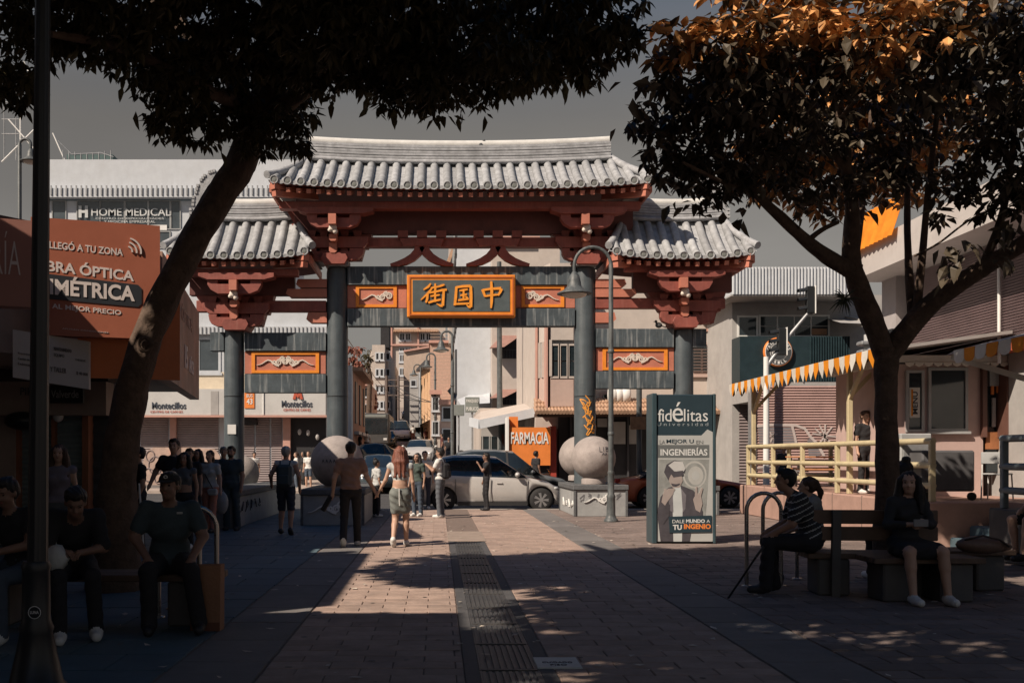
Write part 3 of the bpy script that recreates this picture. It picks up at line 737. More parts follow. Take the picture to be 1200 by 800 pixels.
# ================================================================ buildings behind the gate
def facade_thing(name, label, x, d, group=None): return thing(name, label, 'building', (x, d, 0), group)
def wall(parent, px0, px1, py0, d, m, depth=8, zb=-.16, name='wall', py1=None):
    p = W(px0, py0, d); q = W(px1, py1 if py1 is not None else 600, d); b = MB()
    b.bx(p.x, q.x, d, d+depth, zb if py1 is None else q.z, p.z); return b.build(name, m, parent)
def window(parent, px0, px1, py0, py1, d, mf, mg, nx=2, ny=1, fr=.06, proud=.04, name='window', sill=True, rec=.0):
    a = W(px0, py0, d); c = W(px1, py1, d); b = MB(); y0, y1 = d-proud, d+.02
    b.bx(a.x-fr, a.x, y0, y1, c.z-fr, a.z+fr); b.bx(c.x, c.x+fr, y0, y1, c.z-fr, a.z+fr)
    b.bx(a.x, c.x, y0, y1, a.z, a.z+fr); b.bx(a.x, c.x, y0, y1, c.z-fr, c.z)
    o = b.build(name, mf, parent)
    W_ = (c.x-a.x)/nx; H_ = (a.z-c.z)/ny; t = fr*.35
    for i in range(nx):
        for j in range(ny):
            x0 = a.x+i*W_+(t if i else 0); x1 = a.x+(i+1)*W_-(t if i < nx-1 else 0); z0 = c.z+j*H_+(t if j else 0); z1 = c.z+(j+1)*H_-(t if j < ny-1 else 0)
            MB().bx(x0, x1, d-proud*.25, d+.01, z0, z1).build('pane', mg, o)
    if nx > 1:
        b = MB()
        for i in range(1, nx): b.bx(a.x+i*W_-t, a.x+i*W_+t, y0+.01, y1, c.z, a.z)
        b.build('mullion', mf, o)
    if sill: MB().bx(a.x-fr*1.6, c.x+fr*1.6, y0-.05, y1, c.z-fr*2, c.z-fr-.002).build('sill', mf, o)
    return o
def shutter(parent, px0, px1, py0, py1, d, m, slat=.11, rec=.0):
    a = W(px0, py0, d); c = W(px1, py1, d); n = max(4, int((a.z-c.z)/slat)); h = (a.z-c.z)/n; b = MB()
    v = []
    for i in range(n):
        z = c.z+i*h
        v += [(a.x, d-.012, z), (c.x, d-.012, z), (a.x, d-.045, z+h*.45), (c.x, d-.045, z+h*.45), (a.x, d-.012, z+h*.9), (c.x, d-.012, z+h*.9)]
    v += [(a.x, d-.012, a.z), (c.x, d-.012, a.z)]
    b.add(v, [(2*i, 2*i+1, 2*i+3, 2*i+2) for i in range(len(v)//2-1)])
    return b.build('shutter', m, parent)
P_white = mat('plaster_white', (.49,.52,.555), .85, .08, 2, .15, dirt=.3, dirt_col=(.42,.43,.43), streak=.15, streak_col=(.4,.39,.38))
P_cream = mat('plaster_cream', (.47,.42,.38), .85, .08, 2, .15, dirt=.3, dirt_col=(.40,.32,.27), streak=.12, streak_col=(.4,.33,.3))
P_pink = mat('plaster_pink', (.46,.345,.30), .85, .08, 2, .15, dirt=.35, dirt_col=(.34,.25,.22), streak=.12, streak_col=(.36,.28,.25))
P_orange = mat('plaster_ochre', (.55,.33,.18), .85, .1, 2, .15, dirt=.3)
P_brick = mat('brick_wall_far', (.50,.34,.27), .9, .15, 8, .3, dirt=.3)
P_grey = mat('plaster_grey', (.36,.35,.34), .85, .1, 2, .15, dirt=.35)
M_shut = mat('steel_shutter', (.24,.20,.20), .55, .12, 2, .08, dirt=.35, dirt_col=(.15,.13,.13))
M_shutp = mat('pink_shutter', (.40,.27,.245), .6, .1, 2, .08, dirt=.25)
M_frame = mat('window_frame_grey', (.33,.34,.34), .5, .1, 4, .03)
M_framed = mat('window_frame_dark', (.05,.05,.055), .5, .1, 4, .03)
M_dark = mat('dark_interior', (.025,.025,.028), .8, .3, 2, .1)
M_pink2 = mat('salmon_trim', (.48,.28,.23), .8, .1, 3, .1)
M_tileo = mat('terracotta_roof_tile', (.38,.24,.16), .8, .25, 6, .3, dirt=.35, rnd=.15)
# ---- medical offices (left, white, long)
D = 56
med = facade_thing('office_building', 'long white office building with dark windows behind the left roof of the gate', X_(200, D), D)
wall(med, 40, 345, 187, D, P_white, 4)
b = MB(); bpx(b, 40, 345, 220.5, 231, D-.5, D)
b.build('cornice', P_white, med)
pr = None
for i in range(56):
    p = W(42+i*5.9, 221, D-.56); 
    if p.x > X_(344, D): break
    if pr is None: pr = MB().bx(p.x-.035, p.x+.035, D-.56, D-.49, Z_(231.5, D), Z_(220.5, D)).build('cornice_rib', M_greymetal, med); x0 = p.x
    else: o = pr.copy(); COL.objects.link(o); o.location = (p.x-x0, 0, 0)
b = MB(); bpx(b, 40, 345, 231.2, 235, D-.06, D); b.build('blue_band', mat('blue_grey_band', (.13,.18,.21), .6, .1, 3, .05), med)
G_med = glass('office_glass', (.055,.07,.08), .12)
for (a, c) in ((62,77),(91,117),(118.5,145.5),(147.5,173),(175,199),(201,211),(277,325)): window(med, a, c, 236, 268 if a > 62 else 262, D, M_frame, G_med, 1, 1, .05, .06, sill=False)
for (a, c) in ((91,117),(118.5,145.5),(147.5,173),(175,199)): window(med, a, c, 272, 290, D, M_frame, G_med, 1, 1, .05, .06, sill=False)
MB().bx(X_(176,D), X_(196,D), D-.08, D-.03, Z_(270,D), Z_(264,D)).build('air_unit', M_white, med)
M_let = mat('pale_grey_letters', (.50,.52,.52), .6, .05, 3, 0)
textpx('HOME MEDICAL', 107, 244, 200, 253, D-.085, M_let, med, bold=.01)
textpx('Y MEDICINA EMPRESARIAL', 122, 258.2, 182, 261.2, D-.085, M_let, med)
textpx('CENTRO DE ESPECIALIDADES', 112, 255, 192, 257, D-.085, M_let, med)
b = MB(); 
for q in ((92,95.5,241,255),(99.5,103,241,255),(95.5,99.5,246.5,249.5)): bpx(b, *q, D-.1, D-.05)
b.build('emblem', M_let, med)
# rooftop clutter
mast = thing('antenna_mast', 'white lattice antenna mast with crossed braces above the white office roof', 'antenna', W(38, 187, 60))
b = MB()
for (a, c) in (((24,187),(24,98)),((10,140),(50,186)),((50,142),(2,190)),((28,72),(54,128)),((62,156),(76,188))): b.tube([W(*a, 60), W(*c, 60)], .045, 6)
b.build('brace', M_white, mast)
b = MB()
for y in (120,140,157): b.tube([W(2, y, 60), W(22, y, 60)], .03, 6)
for x in (5, 19): b.tube([W(x, 100, 60), W(x, 188, 60)], .035, 6)
b.build('lattice', M_greymetal, mast)
rt = thing('roof_terrace', 'low green rooftop canopy on the white office building', 'canopy', W(100, 187, 57))
b = MB(); bpx(b, 78, 132, 181, 187.5, 57, 60); b.build('canopy', mat('teal_canopy', (.06,.10,.10), .7, .2, 4, .1), rt)
b = MB(); 
for x in range(74, 134, 7): b.tube([W(x, 188, 57), W(x, 178+2*math.sin(x), 57)], .03, 6)
b.tube([W(68,165,57), W(84,181,57), W(118,179,57), W(133,184,57)], .03, 6); b.build('rail', M_greymetal, rt)
# ---- butcher shop row
D = 50
row = facade_thing('shop_row', 'low cream shop row with white fascia signs and closed roller shutters behind the left columns', X_(300, D), D)
wall(row, 120, 392, 349, D, P_white, 3)
MB().bx(X_(118,D), X_(396,D), D-.25, D+.02, Z_(392,D), Z_(383,D)).build('ledge', P_white, row)
pr = None
for i in range(34):
    x = X_(228+i*4.7, D)
    if pr is None: pr = MB().bx(x, x+.05, D-.29, D-.245, Z_(391,D), Z_(384,D)).build('ledge_rib', M_greymetal, row); x0 = x
    else: o = pr.copy(); COL.objects.link(o); o.location = (x-x0, 0, 0)
MB().bx(X_(130,D), X_(396,D), D-.03, D, Z_(458,D), Z_(436,D)).build('cream_band', mat('band_cream', (.60,.52,.40), .8, .1, 3, .1), row)
window(row, 234, 256, 398, 434, D, P_white, G_med, 1, 1, .12)
window(row, 300, 316, 398, 432, D, P_white, G_med, 1, 1, .12)
b = MB(); b.bx(X_(130,D), X_(384,D), D-.9, D, Z_(487,D), Z_(457,D)); fas = b.build('fascia', mat('fascia_white', (.50,.50,.49), .6, .06, 2, .05, dirt=.2), row)
MB().bx(X_(128,D), X_(386,D), D-1.0, D, Z_(489.5,D), Z_(487.2,D)).build('fascia_base', M_pink2, row)
M_text = mat('dark_blue_letters', (.045,.055,.075), .6, .1, 3, 0); M_textr = mat('red_letters', (.45,.09,.05), .6, .1, 3, 0); M_or = mat('orange_sign', (.72,.22,.05), .5, .1, 3, .03)
d_ = D-.92
textpx('Montecillos', 330, 469, 366, 477, d_, M_text, row, bold=.02); textpx('CENTRO DE CARNES', 332, 478.5, 364, 481.5, d_, M_textr, row)
textpx('Montecillos', 178, 471, 218, 479, d_, M_text, row, bold=.02); textpx('CENTRO DE CARNES', 176, 481, 214, 483.5, d_, M_textr, row)
def pent(cx, y0, s):
    b = MB(); q = [W(cx+s*a, y0+s*c, d_) for a, c in ((-6,8),(-4,0),(-1,0),(0,3),(1,0),(4,0),(6,8),(2.5,8),(2,4),(0,7),(-2,4),(-2.5,8))]; b.prism([(p.x,p.z) for p in q], d_-.04, d_+.03); b.build('emblem', M_textr, row)
pent(349, 459.5, 1)
b = MB(); bpx(b, 286.5, 298, 460, 478, d_-.02, d_+.03); o = b.build('small_orange_sign', M_or, row)
textpx('43', 289, 467, 296, 473.5, d_-.03, M_white, row, bold=.02); textpx('BUS', 289, 461.5, 296, 465.5, d_-.03, M_white, row, bold=.01)
b = MB()
for (a, c) in ((247,256),): bpx(b, a, c, 458, 486, d_+.005, d_+.03)
b.build('grey_sign_panel', P_grey, row)
b = MB(); bpx(b, 307.5, 309, 459, 486, d_-.03, d_+.03); b.build('sign_joint', M_white, row)
for (a, c) in ((120,158),(165,197),(207.5,256),(300,316),(318,330)): shutter(row, a, c, 489, 572, D-.02, M_shut)
o = shutter(row, 268, 298, 489, 572, D-.02, M_shut)
for (a, c) in ((199,206),(331.5,340)): b = MB(); bpx(b, a, c, 489, 576, D-.25, D+.02); b.build('pillar', M_pink2, row)
b = MB(); bpx(b, 341, 382, 490, 574, D-.03, D+.0); b.build('open_shopfront', M_dark, row)
for x, y in ((351,506),(361,507),(372,512)):
    b = MB(); p = W(x, y, D-.4); b.sphere((p.x,p.y,p.z), .12, 8, sc=(.8,.8,1.3)); b.build('hanging_goods', P_grey, row)
b = MB(); bpx(b, 282, 300, 490, 497, D-.5, D-.03); b.build('shutter_box', M_dark, row)
# pale murals sprayed on shutters (flat print)
M_mural = mat('mural_pale', (.42,.31,.26), .7, .2, 4, 0)
b = MB(); q = [W(*p, D-.07) for p in ((172,528),(180,524),(228,524),(252,526),(258,534),(256,572),(166,572),(168,540))]
b.prism([(p.x,p.z) for p in q], D-.075, D-.066); b.build('mural', M_mural, row)
b = MB()
for (cx, cy, r) in ((176,534,5),(182,545,8),(174,556,6),(186,560,5)): 
    b.tube([Vector((W(cx+r*math.cos(a), cy+r*1.3*math.sin(a), D-.085))) for a in np.linspace(0, 6.28, 14)], .03, 5, cap=False)
b.build('mural_lines', mat('mural_grey', (.22,.18,.18), .7, .1, 4, 0), row)
# ---- left street corner (white end wall + red ochre front) and trees above
D = 62
lc = facade_thing('corner_house', 'white end wall and weathered red and ochre front right of the left main column', X_(410, D), D)
b = MB(); x0, x1 = X_(380, D), X_(412, D); b.bx(x0, x1, D, D+1, -.2, Z_(428, D)); b.build('end_wall', P_white, lc)
b = MB(); b.bx(X_(380,D), X_(412.5,D), D+1.01, 73, -.2, Z_(434, D)); b.build('street_front', mat('ochre_red_front', (.42,.22,.15), .85, .3, 1.5, .3, dirt=.4), lc)
xf = X_(412.5, D)
b = MB(); b.beam((xf+.25, D+.6, Z_(431,D)), (xf+.25, 73, Z_(431,D)-.1), .7, .22); b.build('eave', M_tileo, lc)
for i in range(3):
    y = D+2+i*3.4; b = MB(); b.bx(xf-.02, xf+.07, y, y+1.3, 3.6, 6.2); o = b.build('window', M_framed, lc)
    b = MB(); b.bx(xf+.0, xf+.3, y-.4, y+2.2, 2.9, 3.1); b.build('awning', M_greymetal, lc)
# ---- cream ornate facade
D = 118
of = facade_thing('ornate_house', 'tall cream house with many small ornate windows on the left side of the uphill street', X_(445, D), D)
b = MB(); b.bx(X_(436,D), X_(451,D), D, D+2, 0, Z_(404,D)); b.build('front_wall', P_cream, of)
b = MB(); b.bx(X_(432,D), X_(456,D)-.2, D+2.01, 150, 0, Z_(408,D)); b.build('side_wall', P_cream, of)
for i in range(5):
    for (px, w_) in ((441,1.6),(446,1.9),(453,2.2)):
        py = 414+i*19; window(of, px, px+w_+1, py, py+7, D if px < 450 else D+2, P_white, M_dark, 1, 1, .12, .1)
# ---- cream tower block with tiled cornice
D = 185
tw = facade_thing('cream_tower', 'far cream block with paired windows and tiled cornice at the head of the street', X_(487, D), D)
wall(tw, 458, 522, 366, D, P_cream, 20)
for cy in (387.5,):
    b = MB(); bpx(b, 461, 514, cy-1.6, cy+1.4, D-1.2, D); b.build('tiled_cornice', M_tileo, tw)
    pr = None
    for i in range(26):
        p = W(462+i*2, cy, D-1.3); b = MB()
        if pr is None: pr = b.tube([(p.x, D-1.35, p.z-.2), (p.x, D-.5, p.z+.35)], .12, 6).build('cornice_tile', M_tileo, tw); x0 = p.x
        else: o = pr.copy(); COL.objects.link(o); o.location = (p.x-x0, 0, 0)
b = MB(); bpx(b, 457, 515, 403, 405, D-.6, D); b.build('string_course', M_pink2, tw)
b = MB()
for x in (457.5, 489): bpx(b, x, x+2.2, 382, 520, D-.5, D)
b.build('pilaster', M_pink2, tw)
for y0, y1 in ((391,398),(408,411),(416,423),(432,439)):
    for x in (469,476,493,500): window(tw, x, x+4.4, y0, y1, D, P_white, M_dark, 2, 1, .2, .12)
for x in (455.0,): 
    b = MB(); q0 = W(446, 383, 120); q1 = W(456, 407, 120); b.bx(q0.x, q1.x, 120, 124, q1.z, q0.z+3); o = b.build('roof_tank', M_dark)
    tag(o, 'dark slatted rooftop structure above the ornate cream house', 'rooftop structure')
# ---- beige pitched wall, grey house, ochre house, brick party wall (right side of the street)
D = 140
be = facade_thing('beige_gable_house', 'beige house with a sloping top edge below the cream tower', X_(485, D), D)
b = MB(); q = [W(*p, D) for p in ((473,520),(473,412),(478,411),(503,407),(503,520))]; b.prism([(p.x,p.z) for p in q], D, D+10); b.build('wall', mat('plaster_beige', (.47,.37,.30), .9, .1, 2, .15, dirt=.3), be)
b = MB(); b.beam(W(473,411.5,D-.1), W(503,406.5,D-.1), .5, .25); b.build('coping', M_pink2, be)
D = 120
gh = facade_thing('grey_house', 'grey flat fronted house beside the ochre house', X_(487, D), D)
wall(gh, 480, 490.5, 437, D, P_grey, 12); wall(gh, 490.8, 493, 436, D-.3, P_white, 12, name='corner_strip')
window(gh, 482, 487, 446, 452, D, P_white, M_dark, 1, 1, .1)
D = 105
oh = facade_thing('ochre_house', 'ochre house with dark triangular pennants and slanting cornice on the right of the street', X_(498, D), D)
xo = X_(493, 118)
b = MB(); q = [(X_(493,112), 112), (X_(505,84), 84)]
b.add([(q[0][0],112,0),(q[1][0],84,0),(q[1][0],84,Z_(424,84)),(q[0][0],112,Z_(434,112)), (q[0][0]+6,112,0),(q[1][0]+6,84,0),(q[1][0]+6,84,Z_(424,84)),(q[0][0]+6,112,Z_(434,112))], [(0,1,2,3),(4,7,6,5),(3,2,6,7),(0,3,7,4),(1,5,6,2)])
b.build('wall', P_orange, oh)
def along(t, z): return Vector((q[0][0]+(q[1][0]-q[0][0])*t, 112-28*t, z))
b = MB(); b.beam(along(0,Z_(434,112))+Vector((-.25,0,0)), along(1,Z_(424,84))+Vector((-.25,0,0)), .5, .3); b.build('cornice', M_framed, oh)
for i in range(3):
    for zf in (.92, .55):
        p = along(.25+.3*i, Z_(424,84)*zf-.2); b = MB(); b.add([p+Vector((-.12,1.2,.5)), p+Vector((-.12,-1.2,.5)), p+Vector((-.14,0,-.5)), p+Vector((.0,0,.5))], [(0,1,2),(0,3,1),(0,2,3),(1,3,2)]); b.build('pennant', M_framed, oh)
for i in range(4):
    p = along(.12+.25*i, 3); b = MB(); b.bx(p.x-.12, p.x+.4, p.y-1.4, p.y+1.4, 4.6, 8.6); b.build('window', mat('ochre_pale', (.58,.42,.28), .8, .1, 3, .1), oh)
b = MB(); b.add([along(.1,4.6)+Vector((-1.0,0,-.1)), along(1,4.2)+Vector((-1.0,0,-.1)), along(1,4.5)+Vector((0,0,.1)), along(.1,4.9)+Vector((0,0,.1))], [(0,1,2,3)]); b.build('shop_canopy', P_white, oh)
D = 84
bw = facade_thing('brick_house', 'house with a tall bare brick party wall rising behind the ochre house', X_(515, D), D)
b = MB(); b.bx(X_(505,D), X_(532,D), D-8, D-.1, 0, Z_(402,D-8)); b.build('party_wall', P_brick, bw)
# brick courses showing as relief joints
b = MB()
for i in range(44): z = 1.5+i*.26; b.bx(X_(505,D)-.004, X_(532,D), D-8.006, D-8.0, z, z+.03)
b.build('mortar_joints', mat('mortar_pale', (.45,.34,.28), .9, .1, 4, .1), bw, kind='stuff')
b = MB(); b.bx(X_(505,D)-.1, X_(532,D), D-8.2, D, Z_(402,D-8), Z_(402,D-8)+.2); b.build('coping', M_pink2, bw)
# ---- white building with slatted dark windows on its street side
D = 60
wb = facade_thing('white_block', 'tall plain white block with brown hooded windows behind the gate opening', X_(560, D), D)
xl = X_(536, D); b = MB(); b.bx(xl, X_(575,D), D, D+12, -.2, Z_(280,D)); b.build('wall', P_white, wb)
for i, (z0, z1) in enumerate(((9.3,12.4),(5.3,7.9),(13.6,15.8))):
    for j in range(4):
        y = D+1.0+j*2.6; b = MB(); b.bx(xl-.12, xl+.02, y, y+1.5, z0, z1-.15*j); o = b.build('side_window', M_framed, wb)
        c = MB()
        for k in range(5): c.bx(xl-.16, xl-.12, y+.1+k*.32, y+.2+k*.32, z0+.1, z1-.15*j-.1)
        c.build('louvre_bars', M_frame, o)
b = MB(); b.bx(X_(575,D)+.005, X_(628,D), D-1.6, D+10, -.2, Z_(282,D-1.6)); b.build('wing', P_cream, wb)
b = MB(); b.bx(X_(575,D)+.005, X_(629,D), D-1.9, D-1.59, Z_(286,D-1.6), Z_(282,D-1.6)+.2); b.build('parapet', M_pink2, wb)
def hood(py0, py1, px0=573, px1=610):
    d = D-1.6; a = W(588, py0, d); c = W(610, py1, d)
    b = MB(); b.bx(a.x, c.x, d-.05, d+.02, c.z, a.z); o = b.build('hooded_window', M_dark, wb)
    h = a.z-c.z; b = MB(); b.add([(a.x-.7,d,a.z-h*.55),(a.x,d,a.z+.1),(c.x,d,a.z+.1),(c.x-1.0,d-1.1,a.z-h*.55),(a.x-.75,d-1.1,a.z-h*.6)], [(0,1,4),(1,2,3,4),(0,4,3)]); b.build('hood', mat('brown_hood', (.30,.17,.14), .7, .2, 3, .1), o)
    b = MB()
    for k in range(6): b.bx(a.x+.1+k*.17, a.x+.13+k*.17, d-.12, d-.09, c.z, c.z+h*.4)
    b.bx(a.x, c.x, d-.12, d-.09, c.z+h*.38, c.z+h*.42); b.build('grille', M_framed, o)
hood(395, 420); hood(458, 474)
# ---- low house with tiled roof and street clutter right of the road
D = 70
lh = facade_thing('low_pink_house', 'low pink house with a shallow roofline below the white block', X_(545, D), D)
wall(lh, 531, 574, 437, D-2, P_pink, 8, name='wall')
b = MB(); b.bx(X_(530,D-2), X_(543,D-2), D-5, D-2.01, 0, Z_(444,D-2)); b.build('bay', P_cream, lh)
b = MB(); b.add([W(524,458,64), W(531,450,66), W(541,453,64), W(544,463,62), W(534,470,62)], [(0,1,2,3,4)]); b.build('dark_awning', M_framed, lh)
b = MB(); b.add([W(536,468,58), W(560,458,62), W(574,460,60), W(574,472,56), W(540,474,56)], [(0,1,2,3,4)]); b.build('light_awning', P_white, lh)
def board(px0, px1, py0, py1, d, m, lab, lines=None, mt=None, post=True):
    t = thing('street_sign', lab, 'sign', W((px0+px1)/2, 560, d)*1.0)
    b = MB(); a = W(px0, py0, d); c = W(px1, py1, d); b.bevbox(a.x, c.x, d, d+.08, c.z, a.z, .02); o = b.build('board', m, t)
    if post: b = MB(); b.tube([((a.x+c.x)/2, d+.12, 0), ((a.x+c.x)/2, d+.12, a.z)], .05, 8); b.build('post', M_greymetal, t)
    if lines:
        n = len(lines)
        for i, s_ in enumerate(lines):
            h = (py1-py0)/n; textpx(s_, px0+1.5, py0+h*i+h*.3, px1-1.5, py0+h*i+h*.75, d-.002, mt or M_white, o, bold=.01)
    return t
M_sg = mat('street_sign_grey', (.19,.21,.20), .6, .1, 4, .05)
board(545, 562, 465, 483, 52, M_sg, 'grey green two line street sign with pale lettering hanging over the right pavement', ['PARQUEO', 'PUBLICO'])
board(531, 544, 474, 487, 55, M_sg, 'smaller grey green street sign left of the two line sign', None)
# ---- pharmacy
D = 46
ph = facade_thing('pharmacy', 'pharmacy with an orange wall lettered FARMACIA under a flat pale canopy', X_(610, D), D)
wall(ph, 562, 650, 478, D, P_cream, 8); 
b = MB(); b.add([W(551,493,42), W(563,482,46), W(629,470,46), W(629,481,41), W(562,496,41)], [(0,1,2,3,4)]); b.build('canopy', P_cream, ph)
b = MB(); b.beam(W(551,494,42), W(562,497,41), .1, .35); b.beam(W(562,497,41), W(629,482.5,41), .1, .35); b.build('canopy_edge', P_white, ph)
b = MB(); bpx(b, 564, 594, 491, 560, D-.06, D-.01); b.build('shopfront', M_dark, ph)
for x in (566,576,586): window(ph, x, x+7, 497, 530, D-.07, M_frame, M_tint, 1, 2, .04, sill=False)
b = MB(); bpx(b, 597, 607, 488, 590, 39.7, 40.6); b.build('orange_pier', M_or, ph)
b = MB(); bpx(b, 596.5, 645, 500.5, 545, 39.3, 39.6); o = b.build('orange_wall', M_or, ph)
b = MB(); bpx(b, 598, 644, 545.2, 594, 39.5, 39.6); b.build('base_wall', M_dark, ph)
textpx('FARMACIA', 598.5, 506, 643, 520, 39.28, M_white, ph, bold=.02)
b = MB(); bpx(b, 594.5, 596.3, 488, 593, 39.2, 40.5); b.build('white_edge', M_white, ph)
b = MB(); bpx(b, 645.3, 652, 499, 593, 39.5, 42); b.build('red_door', mat('red_door', (.33,.05,.035), .5, .1, 3, .05), ph)
b = MB(); bpx(b, 564, 584, 497, 511, D-1.2, D-1.1); b.build('hanging_screen', P_grey, ph)
b = MB(); bpx(b, 620, 634, 488, 499.5, 43.5, 43.6); b.build('window', M_frame, ph)
# ---- beige corner building with tiled awning
D = 40.5
cb = facade_thing('corner_building', 'beige rendered corner building with barred bay windows over a dark shopfront', X_(745, D), D)
wall(cb, 628, 857, 316, D, P_cream, 10, name='wall')
b = MB(); bpx(b, 526, 656, 288, 402, 74, 84); b.build('rear_block', P_cream, cb)
b = MB(); b.add([W(521,312,73.9),W(530,290,73.9),W(533,290,73.9),W(526,312,73.9)], [(0,1,2,3)]); b.build('roof_verge', M_tileo, cb)
b = MB(); bpx(b, 850, 858, 318, 560, D-.25, D+.1); b.build('corner_pilaster', M_pink2, cb)
for y in (385, 338): b = MB(); bpx(b, 828, 857, y, y+3, D-.2, D); b.build('string_course', M_pink2, cb)
# bay with barred windows
b = MB(); v = []
pl_ = [(628,D),(645,D-1.4),(672,D-1.4),(673,D)]
def bayseg(y0, y1, m, name, out=0):
    b = MB(); n = 4; v = []
    for (px, dd) in pl_: X0 = X_(px, D-1.4 if dd < D else D); v += [(X0, dd-out, Z_(y1, D)), (X0, dd-out, Z_(y0, D))]
    b.add(v, [(2*i, 2*i+2, 2*i+3, 2*i+1) for i in range(3)]); b.build(name, m, cb)
bayseg(316, 403, P_cream, 'bay_wall'); bayseg(403, 444, M_frame, 'bay_glazing', -.12); bayseg(444, 478, P_pink, 'bay_wall', .02)
for i in range(5):
    t = i/4; X0 = X_(628,D)+(X_(645,D-1.4)-X_(628,D))*t; dd = D-1.4*t; b = MB(); b.bx(X0-.05, X0+.05, dd-.08, dd+.1, Z_(444,D), Z_(403,D)); b.build('bay_bar', P_cream, cb)
for x in (647,657,667): window(cb, x, x+7, 405, 441, D-1.4, P_cream, M_tint, 1, 2, .07, .05, sill=False)
for (x0,x1) in ((628,630),(640,642),(672,674)): b = MB(); bpx(b, x0, x1, 320, 478, D-.35 if x0 != 640 else D-1.5, D); b.build('downpipe', M_pink2, cb)
o = window(cb, 811, 845, 404, 436, D, P_pink, M_tint, 3, 1, .1, .06)
b = MB()
for i in range(9): a = W(812, 406+i*3.6, D-.1); c = W(844, 406+i*3.6, D-.1); b.beam(a, c, .03, .05)
b.build('louvre', mat('brown_louvre', (.12,.085,.075), .7, .2, 3, .1), o)
window(cb, 706, 722, 462, 468, D, P_pink, M_tint, 1, 1, .1)
# awning of clay tiles
an = thing('tiled_awning', 'clay tiled awning running along the beige corner building above the dark shopfront', 'awning', W(745, 482, D-1.5))
b = MB(); v = [W(626,485,D-1.8), W(872,483,D-1.8), W(866,469,D-.1), W(640,471,D-.1)]; b.add(v+[p-Vector((0,0,.12)) for p in v], [(0,1,2,3),(7,6,5,4),(0,4,5,1)]); b.build('awning_deck', mat('awning_dark_wood', (.12,.07,.05), .8, .2, 4, .2), an)
tp = None; n = 62
for r_ in range(3):
    for i in range(n):
        t = (i+.5)/n; px = 627+t*244; a = W(px, 484.6-r_*5.0, D-1.85+r_*.55)
        if tp is None: q = MB(); q.tube([(0,-.1,.0),(0,.62,.21)], [.085,.07], 7, cap=True); tp = q.build('awning_tile', M_tileo, an, world=False); o = tp
        else: o = tp.copy(); COL.objects.link(o)
        o.location = a-an.location+Vector((0,0,.05)); o.rotation_euler = (0, rng.uniform(-.06,.06), 0)
b = MB(); bpx(b, 655, 858, 484, 590, D-.35, D-.01); b.build('shopfront_recess', M_dark, cb)
for x in (668,690,712,735,842): b = MB(); bpx(b, x, x+2.2, 484, 590, D-.45, D-.36); b.build('shop_mullion', M_framed, cb)
for (a,c,y0,y1) in ((700,712,490,500),(716,733,494,520),(736,752,498,520)): b = MB(); bpx(b, a, c, y0, y1, D-.42, D-.36); b.build('shop_display', P_grey, cb)
b = MB(); bpx(b, 838, 866, 484, 503, D-.9, D-.8); b.build('dark_sign', mat('dark_brown_sign', (.08,.05,.045), .6, .6, 5, .1), cb)
shutter(cb, 838, 851, 504, 550, D-.4, M_shut); b = MB(); bpx(b, 852.5, 858, 504, 552, D-.5, D-.36); b.build('red_jamb', M_textr, cb)
b = MB(); bpx(b, 859, 866, 484, 556, D-.3, D); b.build('pier', P_pink, cb)
st = thing('satellite_tank', 'white ribbed water tank lying on the tiled awning beside the street lamp', 'tank', W(725, 463, D-.4))
b = MB(); p = W(712, 463, D-.5); b.lathe([(.05,0),(.3,.03),(.36,.1),(.36,.28),(.33,.3),(.36,.32),(.36,.52),(.33,.54),(.36,.56),(.36,.78),(.3,.86),(.05,.9)], (p.x, p.y, p.z), 20, axis='x'); b.build('tank', M_white, st)
# ---- corrugated white building, ECOS sign, graffiti shutters
D = 37
rb = facade_thing('corrugated_building', 'building with white corrugated parapet, dark teal sign band and pink roller shutters', X_(930, D), D)
wall(rb, 858, 1060, 345.5, D, P_grey, 9)
def corr(px0, px1, py0, py1, d, n, m, name, par, dep=.06):
    a = W(px0, py0, d); c = W(px1, py1, d); b = MB(); v = []; w_ = (c.x-a.x)/n
    prof = [(0,0),(.3,0),(.5,-dep),(.8,-dep)]
    xs = [(a.x+(i+p)*w_, d+q) for i in range(n) for p, q in prof]+[(c.x, d)]
    for x, y in xs: v += [(x, y, c.z), (x, y, a.z)]
    b.add(v, [(2*i, 2*i+2, 2*i+3, 2*i+1) for i in range(len(xs)-1)]); return b.build(name, m, par)
b = MB(); a = W(857,313,D-1.6); c = W(1010,345,D-1.6); b.bx(a.x, c.x, D-1.52, D+8, c.z, a.z); b.build('parapet', P_white, rb)
corr(857, 1010, 313, 345, D-1.6, 40, P_white, 'corrugated_sheet', rb)
b = MB(); b.bx(a.x, c.x, D-1.6, D, c.z-.05, c.z-.002); b.build('soffit', P_grey, rb)
window(rb, 866, 886, 372, 393, D, M_white, M_tint, 1, 1, .07, sill=False); o = window(rb, 891, 970, 371, 393, D, M_white, M_tint, 4, 2, .06, sill=False)
b = MB(); bpx(b, 951, 969, 385, 392, D-.05, D-.04); b.build('curtain', mat('brown_curtain', (.35,.2,.12), .8, .2, 3, .1), rb)
M_teal = mat('dark_teal_sheet', (.014,.030,.037), .5, .2, 3, .12)
b = MB(); bpx(b, 867, 948, 394, 447, D-1.0, D); b.build('sign_band', M_teal, rb)
corr(948, 996, 394, 447, D-1.0, 16, M_teal, 'sign_corrugation', rb, .05); b = MB(); bpx(b, 948, 996, 394.2, 447, D-.9, D); b.build('sign_backing', M_teal, rb)
ds_ = D-1.02; p = W(911, 412.5, ds_); rr = 17*D/F*.97
ec = thing('round_sign', 'round ECOS bar sign with an orange rim hung on the dark teal band', 'sign', p)
